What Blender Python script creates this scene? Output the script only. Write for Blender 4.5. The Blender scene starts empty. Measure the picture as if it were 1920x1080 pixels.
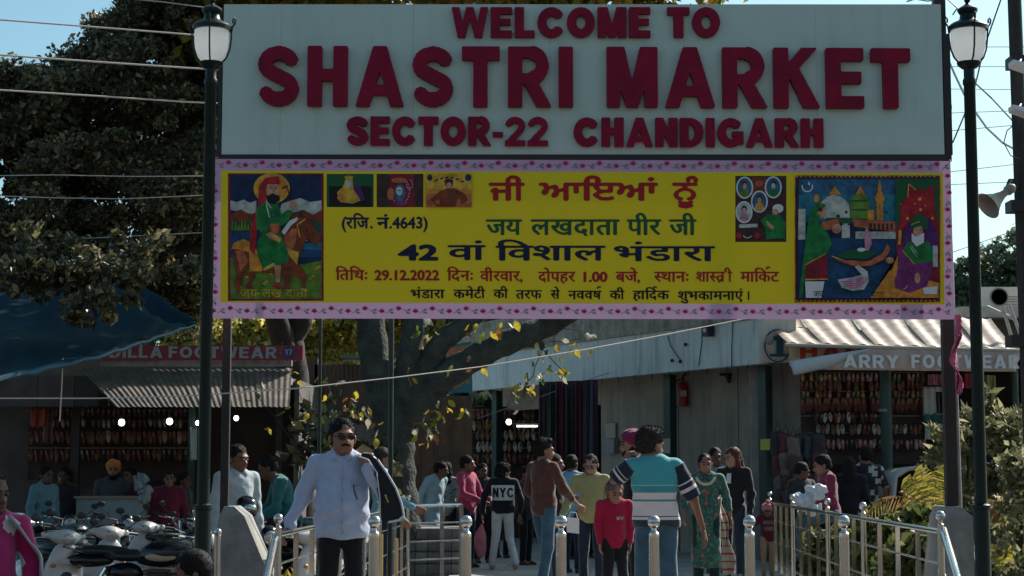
import bpy, bmesh, math, random
import numpy as np
from mathutils import Vector, Matrix
random.seed(7); RNG = np.random.default_rng(7)
R = math.radians
SC = bpy.context.scene
COL = SC.collection

# ---------------------------------------------------------------- camera, sky, sun, exposure
EYE = 1.36; FPX = 3300.0; TILT = math.atan(342 / FPX)
cam = bpy.data.cameras.new('camera'); camo = bpy.data.objects.new('camera', cam); COL.objects.link(camo)
cam.sensor_width = 36; cam.lens = FPX / 1920 * 36; cam.clip_end = 2000; cam.clip_start = .1
camo.location = (0, 0, EYE); camo.rotation_euler = (math.pi / 2 + TILT, 0, 0)
SC.camera = camo
cam.dof.use_dof = True; cam.dof.focus_distance = 13.0; cam.dof.aperture_fstop = 9.0

SUN_EL, SUN_AZ = R(39), R(45)          # azimuth measured clockwise from +Y (the view direction)
W = bpy.data.worlds.new('World'); SC.world = W; W.use_nodes = True
wn = W.node_tree.nodes; wl = W.node_tree.links
sky = wn.new('ShaderNodeTexSky'); sky.sky_type = 'NISHITA'; sky.sun_disc = False
sky.sun_elevation = SUN_EL; sky.sun_rotation = SUN_AZ
sky.air_density = 1.0; sky.dust_density = 2.0; sky.ozone_density = 1.6
tint = wn.new('ShaderNodeMix'); tint.data_type = 'RGBA'; tint.blend_type = 'MULTIPLY'; tint.inputs[0].default_value = 1
tint.inputs[7].default_value = (.78, 1.03, .98, 1)
wl.new(sky.outputs[0], tint.inputs[6]); wl.new(tint.outputs[2], wn['Background'].inputs[0])
wn['Background'].inputs[1].default_value = .1
sl = bpy.data.lights.new('sun', 'SUN'); sl.energy = 5.0; sl.angle = R(.53); sl.color = (1, .93, .85)
so = bpy.data.objects.new('sun', sl); COL.objects.link(so)
sd = Vector((math.sin(SUN_AZ) * math.cos(SUN_EL), math.cos(SUN_AZ) * math.cos(SUN_EL), math.sin(SUN_EL)))
so.rotation_euler = sd.to_track_quat('Z', 'Y').to_euler(); so.location = (0, 0, 30)
SC.view_settings.view_transform = 'Standard'; SC.view_settings.look = 'None'
SC.view_settings.gamma = 1; SC.view_settings.exposure = 0.55
SC.view_settings.use_curve_mapping = False
SC.cycles.max_bounces = 6; SC.cycles.diffuse_bounces = 3; SC.cycles.transparent_max_bounces = 6
SC.cycles.use_denoising = True

# ---------------------------------------------------------------- helpers
CT, ST = math.cos(TILT), math.sin(TILT)
def P(u, v, d):
    """point of the place at distance d (world Y) seen at photo position u, v"""
    x = (u - 960) / FPX; y = -(v - 540) / FPX
    fy = CT - y * ST; fz = ST + y * CT
    return Vector((x / fy * d, d, EYE + fz / fy * d))
def PZ(u, v, z):
    """point on the level z seen at photo position u, v"""
    x = (u - 960) / FPX; y = -(v - 540) / FPX
    fy = CT - y * ST; fz = ST + y * CT
    k = (z - EYE) / fz
    return Vector((x * k, fy * k, z))

ORG = {}
def tag(o, label=None, cat=None, group=None, kind=None):
    if label: o['label'] = label
    if cat: o['category'] = cat
    if group: o['group'] = group
    if kind: o['kind'] = kind
    return o
def thing(name, label, cat, loc=(0, 0, 0), group=None, local=False, rz=0):
    o = bpy.data.objects.new(name, None); COL.objects.link(o); o.location = loc; o.empty_display_size = .1
    o.rotation_euler.z = rz
    tag(o, label, cat, group)
    ORG[o.name] = Vector((0, 0, 0)) if local else Vector(loc)
    return o
def link(name, me, parent=None, org=None):
    o = bpy.data.objects.new(name, me); COL.objects.link(o)
    if parent is not None:
        o.parent = parent; ORG[o.name] = ORG[parent.name]
    else: ORG[o.name] = Vector(org or (0, 0, 0)); o.location = ORG[o.name]
    return o
def np_mesh(name, V, F, mats, smooth=False, midx=None):
    """V (n,3) array, F list of faces or (m,k) int array"""
    me = bpy.data.meshes.new(name)
    V = np.asarray(V, dtype=np.float32)
    me.vertices.add(len(V)); me.vertices.foreach_set('co', V.ravel())
    if isinstance(F, np.ndarray):
        m, k = F.shape
        me.loops.add(m * k); me.loops.foreach_set('vertex_index', F.astype(np.int32).ravel())
        me.polygons.add(m); me.polygons.foreach_set('loop_start', np.arange(0, m * k, k, dtype=np.int32))
        me.polygons.foreach_set('loop_total', np.full(m, k, dtype=np.int32))
    else:
        n = sum(len(f) for f in F); idx = np.empty(n, np.int32); st = np.empty(len(F), np.int32); tt = np.empty(len(F), np.int32); c = 0
        for i, f in enumerate(F):
            st[i] = c; tt[i] = len(f); idx[c:c + len(f)] = f; c += len(f)
        me.loops.add(n); me.loops.foreach_set('vertex_index', idx)
        me.polygons.add(len(F)); me.polygons.foreach_set('loop_start', st); me.polygons.foreach_set('loop_total', tt)
    for m_ in (mats if isinstance(mats, (list, tuple)) else [mats]): me.materials.append(m_)
    if midx is not None: me.polygons.foreach_set('material_index', np.asarray(midx, dtype=np.int32))
    me.polygons.foreach_set('use_smooth', np.full(len(me.polygons), smooth, dtype=bool))
    me.update(calc_edges=True); me.validate()
    return me
class G:
    """collects shapes that become ONE mesh object"""
    def __init__(s): s.V = []; s.F = []; s.M = []; s.m = 0
    def add(s, vs, fs):
        n = len(s.V); s.V += [tuple(v) for v in vs]
        for f in fs: s.F.append([n + i for i in f]); s.M.append(s.m)
        return s
    def box(s, a, b, bev=0):
        x0, y0, z0 = a; x1, y1, z1 = b
        v = [(x0, y0, z0), (x1, y0, z0), (x1, y1, z0), (x0, y1, z0), (x0, y0, z1), (x1, y0, z1), (x1, y1, z1), (x0, y1, z1)]
        return s.add(v, [(0, 3, 2, 1), (4, 5, 6, 7), (0, 1, 5, 4), (1, 2, 6, 5), (2, 3, 7, 6), (3, 0, 4, 7)])
    def hexa(s, bot, top):
        n = len(bot); v = list(bot) + list(top)
        f = [tuple(range(n))[::-1], tuple(range(n, 2 * n))] + [(i, (i + 1) % n, n + (i + 1) % n, n + i) for i in range(n)]
        return s.add(v, f)
    def prism(s, pts, d):
        """closed polygon pts (3d) thickened by the vector d"""
        d = Vector(d); return s.hexa([Vector(p) for p in pts], [Vector(p) + d for p in pts])
    def tube(s, pts, r, n=8, caps=True, r2=None):
        pts = [Vector(p) for p in pts]; N = len(pts)
        rr = r if isinstance(r, (list, tuple)) else [r + ((r2 if r2 is not None else r) - r) * i / max(1, N - 1) for i in range(N)]
        V = []; up = None
        for i, p in enumerate(pts):
            t = (pts[min(i + 1, N - 1)] - pts[max(i - 1, 0)])
            if t.length < 1e-9: t = Vector((0, 0, 1))
            t.normalize()
            if up is None: up = Vector((1, 0, 0)) if abs(t.x) < .8 else Vector((0, 1, 0))
            a = t.cross(up); a.normalize(); b = a.cross(t); b.normalize(); up = b
            for k in range(n):
                q = 2 * math.pi * k / n; V.append(p + (a * math.cos(q) + b * math.sin(q)) * rr[i])
        F = [(i * n + k, i * n + (k + 1) % n, (i + 1) * n + (k + 1) % n, (i + 1) * n + k) for i in range(N - 1) for k in range(n)]
        if caps: F += [tuple(range(n))[::-1], tuple(range((N - 1) * n, N * n))]
        return s.add(V, F)
    def lathe(s, prof, c=(0, 0, 0), n=20, sx=1, sy=1):
        V = []; c = Vector(c)
        for r, z in prof:
            for k in range(n):
                q = 2 * math.pi * k / n; V.append((c.x + r * math.cos(q) * sx, c.y + r * math.sin(q) * sy, c.z + z))
        N = len(prof)
        F = [(i * n + k, i * n + (k + 1) % n, (i + 1) * n + (k + 1) % n, (i + 1) * n + k) for i in range(N - 1) for k in range(n)]
        F += [tuple(range(n))[::-1], tuple(range((N - 1) * n, N * n))]
        return s.add(V, F)
    def ball(s, c, r, n=14, m=9, sc=(1, 1, 1)):
        c = Vector(c); V = []
        for i in range(m + 1):
            th = math.pi * i / m
            for k in range(n):
                q = 2 * math.pi * k / n
                V.append((c.x + r * sc[0] * math.sin(th) * math.cos(q), c.y + r * sc[1] * math.sin(th) * math.sin(q), c.z - r * sc[2] * math.cos(th)))
        F = [(i * n + k, i * n + (k + 1) % n, (i + 1) * n + (k + 1) % n, (i + 1) * n + k) for i in range(m) for k in range(n)]
        return s.add(V, F)
    def grid(s, fn, nu, nv):
        V = [fn(i / nu, j / nv) for j in range(nv + 1) for i in range(nu + 1)]
        F = [(j * (nu + 1) + i, j * (nu + 1) + i + 1, (j + 1) * (nu + 1) + i + 1, (j + 1) * (nu + 1) + i) for j in range(nv) for i in range(nu)]
        return s.add(V, F)
    def mesh(s, name, mats, off=(0, 0, 0), smooth=False):
        V = np.array(s.V, dtype=np.float32) - np.array(off, dtype=np.float32)
        return np_mesh(name, V, s.F, mats, smooth, s.M)
    def build(s, name, mats, parent=None, smooth=False, label=None, kind=None, org=None):
        off = ORG[parent.name] if parent is not None else Vector(org or (0, 0, 0))
        me = s.mesh(name, mats, off, smooth)
        if smooth: auto_smooth(me)
        o = link(name, me, parent, org)
        if label: o['label'] = label
        if kind: o['kind'] = kind
        return o
def auto_smooth(me, ang=.7):
    bm = bmesh.new(); bm.from_mesh(me); bmesh.ops.recalc_face_normals(bm, faces=bm.faces)
    for e in bm.edges:
        e.smooth = not (len(e.link_faces) == 2 and e.calc_face_angle(0) > ang)
    bm.to_mesh(me); bm.free()
def copy_tree(o, parent=None):
    c = o.copy(); COL.objects.link(c); ORG[c.name] = Vector((0, 0, 0))
    if parent is not None: c.parent = parent
    for ch in [k for k in o.children]: copy_tree(ch, c)
    return c

# ---------------------------------------------------------------- materials
MC = {}
def mat(name, col, rough=.7, metal=0, noise=0, nscale=8, bump=0, bscale=40, spec=.5, sheen=0, bdist=.01, trans=0, emit=None, estr=0, col2=None, dirt=0, alpha=1):
    key = name
    if key in MC: return MC[key]
    m = bpy.data.materials.new(name); m.use_nodes = True; N = m.node_tree.nodes; L = m.node_tree.links
    b = N['Principled BSDF']; b.inputs['Base Color'].default_value = (*col, 1); b.inputs['Roughness'].default_value = rough
    b.inputs['Metallic'].default_value = metal; b.inputs['Specular IOR Level'].default_value = spec
    tc = N.new('ShaderNodeTexCoord')
    if sheen: b.inputs['Sheen Weight'].default_value = sheen; b.inputs['Sheen Roughness'].default_value = .4
    out = b.inputs['Base Color']
    if noise or col2:
        t = N.new('ShaderNodeTexNoise'); t.inputs['Scale'].default_value = nscale; t.inputs['Detail'].default_value = 5; t.inputs['Roughness'].default_value = .65
        L.new(tc.outputs['Object'], t.inputs['Vector'])
        rp = N.new('ShaderNodeValToRGB'); c2 = col2 or tuple(max(0, c * (1 - noise)) for c in col)
        c1 = col if col2 else tuple(min(1, c * (1 + noise * .6)) for c in col)
        rp.color_ramp.elements[0].position = .34; rp.color_ramp.elements[1].position = .66
        rp.color_ramp.elements[0].color = (*c2, 1); rp.color_ramp.elements[1].color = (*c1, 1)
        L.new(t.outputs['Fac'], rp.inputs[0]); src = rp.outputs[0]
        if dirt:
            t2 = N.new('ShaderNodeTexNoise'); t2.inputs['Scale'].default_value = 1.0; t2.inputs['Detail'].default_value = 8
            mp = N.new('ShaderNodeMapping'); mp.inputs['Scale'].default_value = (9, 9, .9)
            L.new(tc.outputs['Object'], mp.inputs[0]); L.new(mp.outputs[0], t2.inputs['Vector'])
            r2 = N.new('ShaderNodeValToRGB'); r2.color_ramp.elements[0].position = .5; r2.color_ramp.elements[1].position = .72
            r2.color_ramp.elements[0].color = (1, 1, 1, 1); r2.color_ramp.elements[1].color = (1 - dirt, 1 - dirt * 1.02, 1 - dirt * 1.05, 1)
            L.new(t2.outputs['Fac'], r2.inputs[0])
            mx = N.new('ShaderNodeMix'); mx.data_type = 'RGBA'; mx.blend_type = 'MULTIPLY'; mx.inputs[0].default_value = 1
            L.new(src, mx.inputs[6]); L.new(r2.outputs[0], mx.inputs[7]); src = mx.outputs[2]
        L.new(src, out)
    if bump:
        t = N.new('ShaderNodeTexNoise'); t.inputs['Scale'].default_value = bscale; t.inputs['Detail'].default_value = 4
        L.new(tc.outputs['Object'], t.inputs['Vector'])
        bp = N.new('ShaderNodeBump'); bp.inputs['Strength'].default_value = bump; bp.inputs['Distance'].default_value = bdist
        L.new(t.outputs['Fac'], bp.inputs['Height']); L.new(bp.outputs[0], b.inputs['Normal'])
    if emit: b.inputs['Emission Color'].default_value = (*emit, 1); b.inputs['Emission Strength'].default_value = estr
    if trans:
        tr = N.new('ShaderNodeBsdfTranslucent'); mx = N.new('ShaderNodeMixShader'); mx.inputs[0].default_value = trans
        o = N['Material Output']
        if out.is_linked: L.new(out.links[0].from_socket, tr.inputs[0])
        else: tr.inputs[0].default_value = (*col, 1)
        L.new(b.outputs[0], mx.inputs[1]); L.new(tr.outputs[0], mx.inputs[2]); L.new(mx.outputs[0], o.inputs[0])
    if alpha < 1: b.inputs['Alpha'].default_value = alpha
    MC[key] = m; return m
def leaf_mat(name, cols, trans=.35, rough=.5):
    """cols: list of (pos, rgb) chosen by the per-leaf random 'tint' attribute"""
    m = bpy.data.materials.new(name); m.use_nodes = True; N = m.node_tree.nodes; L = m.node_tree.links
    b = N['Principled BSDF']; b.inputs['Roughness'].default_value = rough; b.inputs['Specular IOR Level'].default_value = .4
    a = N.new('ShaderNodeAttribute'); a.attribute_name = 'tint'
    rp = N.new('ShaderNodeValToRGB'); el = rp.color_ramp.elements
    el[0].position = cols[0][0]; el[0].color = (*cols[0][1], 1); el[1].position = cols[-1][0]; el[1].color = (*cols[-1][1], 1)
    for p, c in cols[1:-1]: e = el.new(p); e.color = (*c, 1)
    L.new(a.outputs['Fac'], rp.inputs[0]); L.new(rp.outputs[0], b.inputs['Base Color'])
    tr = N.new('ShaderNodeBsdfTranslucent'); L.new(rp.outputs[0], tr.inputs[0])
    mx = N.new('ShaderNodeMixShader'); mx.inputs[0].default_value = trans
    L.new(b.outputs[0], mx.inputs[1]); L.new(tr.outputs[0], mx.inputs[2]); L.new(mx.outputs[0], N['Material Output'].inputs[0])
    return m
def leaves_mesh(name, C, size, m, n_per=1, elong=1.6, droop=.3, jitter=.35):
    """C (n,3) leaf positions -> rhombic folded leaves with a random tint"""
    n = len(C); C = np.asarray(C, dtype=np.float32)
    d = RNG.normal(size=(n, 3)); d[:, 2] -= droop; d /= np.linalg.norm(d, axis=1)[:, None]
    w = RNG.normal(size=(n, 3)); w -= (w * d).sum(1)[:, None] * d; w /= np.linalg.norm(w, axis=1)[:, None]
    s = size * (1 + jitter * RNG.normal(size=n)).clip(.4, 2)
    L_ = d * (s * elong * .5)[:, None]; Wd = w * (s * .5)[:, None]; nn = np.cross(d, w) * (s * .12)[:, None]
    V = np.stack([C - L_, C + Wd + nn - L_ * .1, C + L_, C - Wd + nn - L_ * .1], 1).reshape(-1, 3)
    F = np.arange(n * 4).reshape(n, 4)
    me = np_mesh(name, V, F, m)
    at = me.attributes.new('tint', 'FLOAT', 'FACE'); at.data.foreach_set('value', RNG.random(n).astype(np.float32))
    return me
def clumps(boxes, total, k=260, spread=.45, hollow=0):
    """leaf positions gathered in clumps scattered through ellipsoids; boxes: (centre, radii, weight)"""
    out = []; tw = sum(b[2] for b in boxes)
    for c, r, w in boxes:
        n = int(total * w / tw); nc = max(4, int(k * w / tw))
        q = RNG.normal(size=(nc, 3)); q /= np.linalg.norm(q, axis=1)[:, None]; q *= (hollow + (1 - hollow) * RNG.random(nc) ** .33)[:, None]
        cc = np.array(c) + q * np.array(r)
        sp = spread * (.5 + RNG.random(nc))
        i = RNG.integers(0, nc, n)
        p = RNG.normal(size=(n, 3)); p /= np.linalg.norm(p, axis=1)[:, None]; p *= (RNG.random(n) ** .45)[:, None]
        p[:, 2] *= .7
        out.append(cc[i] + p * sp[i][:, None])
    return np.concatenate(out)

# ---------------------------------------------------------------- signed distance bodies -> smooth meshes
def smin(a, b, k):
    h = np.clip(.5 + .5 * (b - a) / k, 0, 1); return b * (1 - h) + a * h - k * h * (1 - h)
def prim(p, X):
    if p[0] == 'c':                                    # capsule a b ra rb (flat factors)
        a = np.array(p[1], np.float32); b = np.array(p[2], np.float32); ra, rb = p[3], p[4]
        ab = b - a; t = np.clip(((X - a) @ ab) / max(1e-9, float(ab @ ab)), 0, 1)
        D = X - a - t[:, None] * ab
        if len(p) > 5: D = D / np.array(p[5], np.float32)
        return np.sqrt((D * D).sum(1)) - (ra + (rb - ra) * t)
    if p[0] == 'e':
        c = np.array(p[1], np.float32); r = np.array(p[2], np.float32)
        Q = X - c
        if len(p) > 3: Q = Q @ np.array(p[3], np.float32)
        k0 = np.sqrt(((Q / r) ** 2).sum(1)); k1 = np.sqrt(((Q / (r * r)) ** 2).sum(1)) + 1e-6
        return k0 * (k0 - 1) / k1
    if p[0] == 'b':                                    # rounded box centre half round
        c = np.array(p[1], np.float32); hh = np.array(p[2], np.float32) - p[3]
        Q = np.abs(X - c) - hh
        return np.sqrt((np.maximum(Q, 0) ** 2).sum(1)) + np.minimum(Q.max(1), 0) - p[3]
def bounds(ps):
    lo = []; hi = []
    for p in ps:
        if p[0] == 'c':
            r = max(p[3], p[4]) * (max(p[5]) if len(p) > 5 else 1); q = np.array([p[1], p[2]]); lo.append(q.min(0) - r); hi.append(q.max(0) + r)
        elif p[0] == 'e':
            r = max(p[2]) if len(p) > 3 else np.array(p[2]); lo.append(np.array(p[1]) - r); hi.append(np.array(p[1]) + r)
        else: lo.append(np.array(p[1]) - np.array(p[2])); hi.append(np.array(p[1]) + np.array(p[2]))
    return np.min(lo, 0), np.max(hi, 0)
def sdf(ps, X, k=.03, sub=(), cuts=(), wr=0, wf=1.0, off=0, seed=0):
    d = None
    for p in ps:
        q = prim(p, X)
        d = q if d is None else smin(d, q, k)
    d = d - off
    if wr:
        x, y, z = X[:, 0] * wf, X[:, 1] * wf, X[:, 2] * wf; s = seed * 1.7
        d = d + wr * (np.sin(17 * z + 9 * x + 2.5 * np.sin(7 * x + s) + s) * .55 + np.sin(29 * z - 19 * x + 3 * np.sin(9 * z + 2 * s)) * .35 + np.sin(23 * x + 13 * y + 2 * np.sin(11 * z + s)) * .45)
    for p in sub: d = -smin(-d, prim(p, X), .008)
    for c, n in cuts:
        n = np.array(n, np.float32); n = n / np.linalg.norm(n)
        d = np.maximum(d, (X - np.array(c, np.float32)) @ n)
    return d
CORN = np.array([(i, j, k) for i in (0, 1) for j in (0, 1) for k in (0, 1)])
EDG = [(a, b) for a in range(8) for b in range(a + 1, 8) if np.abs(CORN[a] - CORN[b]).sum() == 1]
def surfnet(F, org, h):
    S = F < 0; nx, ny, nz = F.shape
    cs = [S[i:nx - 1 + i, j:ny - 1 + j, k:nz - 1 + k] for i, j, k in CORN]
    cnt = sum(c.astype(np.int8) for c in cs); mix = (cnt > 0) & (cnt < 8)
    I = np.argwhere(mix); idm = np.full(mix.shape, -1, np.int64); idm[mix] = np.arange(len(I))
    cv = [F[I[:, 0] + i, I[:, 1] + j, I[:, 2] + k] for i, j, k in CORN]
    pos = np.zeros((len(I), 3)); n = np.zeros(len(I))
    for a, b in EDG:
        m = (cv[a] < 0) != (cv[b] < 0)
        t = np.where(m, cv[a] / np.where(m, cv[a] - cv[b], 1), 0)
        q = CORN[a] + t[:, None] * (CORN[b] - CORN[a]); pos += q * m[:, None]; n += m
    V = (I + pos / n[:, None]) * h + np.array(org)
    Fs = []
    for ax in range(3):
        o1, o2 = [(1, 2), (2, 0), (0, 1)][ax]
        sl0 = [slice(None)] * 3; sl1 = [slice(None)] * 3
        sl0[ax] = slice(0, -1); sl1[ax] = slice(1, None)
        A = S[tuple(sl0)]; B = S[tuple(sl1)]
        J = np.argwhere(A != B); J = J[(J[:, o1] > 0) & (J[:, o2] > 0) & (J[:, o1] < F.shape[o1] - 1) & (J[:, o2] < F.shape[o2] - 1)]
        if not len(J): continue
        e1 = np.zeros(3, int); e1[o1] = 1; e2 = np.zeros(3, int); e2[o2] = 1
        g = lambda K: idm[K[:, 0], K[:, 1], K[:, 2]]
        q = np.stack([g(J - e1 - e2), g(J - e2), g(J), g(J - e1)], 1)
        fl = ~A[J[:, 0], J[:, 1], J[:, 2]]
        q[fl] = q[fl][:, ::-1]; Fs.append(q)
    return V, np.concatenate(Fs)
def sdf_geo(ps, h=.012, pad=.03, **kw):
    lo, hi = bounds(ps); o = kw.get('off', 0); lo = lo - pad - o; hi = hi + pad + o
    n = np.ceil((hi - lo) / h).astype(int) + 1
    ax = [lo[i] + h * np.arange(n[i]) for i in range(3)]
    X = np.stack(np.meshgrid(*ax, indexing='ij'), -1).reshape(-1, 3).astype(np.float32)
    F = sdf(ps, X, **kw).reshape(n)
    return surfnet(F, lo, h)
def sdf_obj(name, ps, m, parent, h=.012, xf=None, label=None, **kw):
    V, F = sdf_geo(ps, h, **kw)
    if xf is not None: V = V @ np.array(xf.to_3x3()).T + np.array(xf.translation)
    V = V - np.array(ORG[parent.name] if parent is not None else (0, 0, 0))
    me = np_mesh(name, V, F, m, True); o = link(name, me, parent)
    if label: o['label'] = label
    return o

# ---------------------------------------------------------------- flat lettering from outlines
def bez(sp, n=5):
    pts = sp.bezier_points; N = len(pts); out = []
    for i in range(N):
        a, b = pts[i], pts[(i + 1) % N]; p0, p1, p2, p3 = a.co, a.handle_right, b.handle_left, b.co
        for k in range(n):
            t = k / n; q = p0 * (1 - t) ** 3 + p1 * 3 * t * (1 - t) ** 2 + p2 * 3 * t * t * (1 - t) + p3 * t ** 3
            out.append((q.x, q.y))
    return out
def outlines(txt):
    c = bpy.data.curves.new('tmp_text', 'FONT'); c.body = txt; o = bpy.data.objects.new('tmp_text', c); COL.objects.link(o)
    dg = bpy.context.evaluated_depsgraph_get(); cu = o.to_curve(dg)
    polys = []
    for sp in cu.splines:
        if sp.type == 'BEZIER': polys.append(bez(sp))
        else: polys.append([(p.co.x, p.co.y) for p in sp.points])
    o.to_curve_clear(); bpy.data.objects.remove(o); bpy.data.curves.remove(c)
    return polys
def raster(polys, x0, y0, x1, y1, res):
    w = int((x1 - x0) * res) + 2; h = int((y1 - y0) * res) + 2; A = np.zeros((h, w + 1), np.int16)
    for pl in polys:
        P0 = np.array(pl); P1 = np.roll(P0, -1, 0)
        for (ax, ay), (bx, by) in zip(P0, P1):
            if ay == by: continue
            s = 1
            if ay > by: ax, ay, bx, by = bx, by, ax, ay; s = -1
            r0 = max(0, math.ceil((ay - y0) * res - .5)); r1 = min(h - 1, math.ceil((by - y0) * res - .5) - 1)
            if r1 < r0: continue
            r = np.arange(r0, r1 + 1); yy = (r + .5) / res + y0
            xx = ax + (yy - ay) / (by - ay) * (bx - ax); ci = np.clip(np.ceil((xx - x0) * res - .5).astype(int), 0, w)
            np.add.at(A, (r, ci), s)
    return np.cumsum(A, 1)[:, :w] != 0
def dil(B, rx, ry):
    if rx <= 0 and ry <= 0: return B
    Bp = np.pad(B, ((ry, ry), (rx, rx))); out = np.zeros_like(Bp)
    for dy in range(-ry, ry + 1):
        for dx in range(-rx, rx + 1):
            if (dx / max(rx, .5)) ** 2 + (dy / max(ry, .5)) ** 2 <= 1.15: out |= np.roll(np.roll(Bp, dy, 0), dx, 1)
    return out
def blur(A):
    A = np.pad(A.astype(np.float32), 3)
    for ax in (0, 1): A = (np.roll(A, 1, ax) + 2 * A + np.roll(A, -1, ax)) / 4
    return A
def contour(A, extr=0):
    """bitmap -> (verts2d(+layer), faces) unit: pixels. extr: add a back and walls"""
    F = blur(A) - .5; h, w = F.shape; V = []; FS = []; idx = {}
    def vid(p):
        p = (round(p[0], 3), round(p[1], 3))
        if p not in idx: idx[p] = len(V); V.append(p)
        return idx[p]
    S = F > 0; a, b, c, d = S[:-1, :-1], S[:-1, 1:], S[1:, 1:], S[1:, :-1]
    full = a & b & c & d; mixed = (a | b | c | d) & ~full; walls = []
    for y in range(h - 1):
        row = full[y]
        if row.any():
            e = np.diff(np.concatenate([[0], row.astype(int), [0]])); st = np.where(e == 1)[0]; en = np.where(e == -1)[0]
            for s_, e_ in zip(st, en): FS.append([vid((s_, y)), vid((e_, y)), vid((e_, y + 1)), vid((s_, y + 1))])
    for y, x in np.argwhere(mixed):
        cs = [(x, y), (x + 1, y), (x + 1, y + 1), (x, y + 1)]; vv = [F[y, x], F[y, x + 1], F[y + 1, x + 1], F[y + 1, x]]
        poly = []; ex = None; en = None
        for i in range(4):
            if vv[i] > 0: poly.append(cs[i])
            j = (i + 1) % 4
            if (vv[i] > 0) != (vv[j] > 0):
                t = vv[i] / (vv[i] - vv[j]); q = (cs[i][0] + t * (cs[j][0] - cs[i][0]), cs[i][1] + t * (cs[j][1] - cs[i][1]))
                poly.append(q)
                if vv[i] > 0: ex = q
                else: en = q
        f = [vid(q) for q in poly]; f = [q for i, q in enumerate(f) if q != f[i - 1]]
        if len(f) > 2: FS.append(f)
        if extr and ex and en: walls.append((vid(ex), vid(en)))
    V = [(x - 3, y - 3) for x, y in V]
    return V, FS, walls
def poly_band(pts, t, closed=False):
    """thick line along pts -> list of polygons"""
    out = []; n = len(pts); rng = range(n if closed else n - 1)
    tt = t if isinstance(t, (list, tuple)) else [t] * n
    for i in rng:
        a = pts[i]; b = pts[(i + 1) % n]; dx, dy = b[0] - a[0], b[1] - a[1]; l = math.hypot(dx, dy) or 1
        ta, tb = tt[i] / 2, tt[(i + 1) % n] / 2
        nx, ny = -dy / l, dx / l
        out.append([(a[0] + nx * ta, a[1] + ny * ta), (b[0] + nx * tb, b[1] + ny * tb), (b[0] - nx * tb, b[1] - ny * tb), (a[0] - nx * ta, a[1] - ny * ta)])
        if closed or i > 0:
            out.append([(a[0] + ta * math.cos(q * .785), a[1] + ta * math.sin(q * .785)) for q in range(8)])
    return out
def arc(cx, cy, rx, ry, a0, a1, n=18): return [(cx + rx * math.cos(R(a0 + (a1 - a0) * i / n)), cy + ry * math.sin(R(a0 + (a1 - a0) * i / n))) for i in range(n + 1)]
def rect(x0, y0, x1, y1): return [(x0, y0), (x1, y0), (x1, y1), (x0, y1)]
T_, H_ = .23, .2
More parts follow.
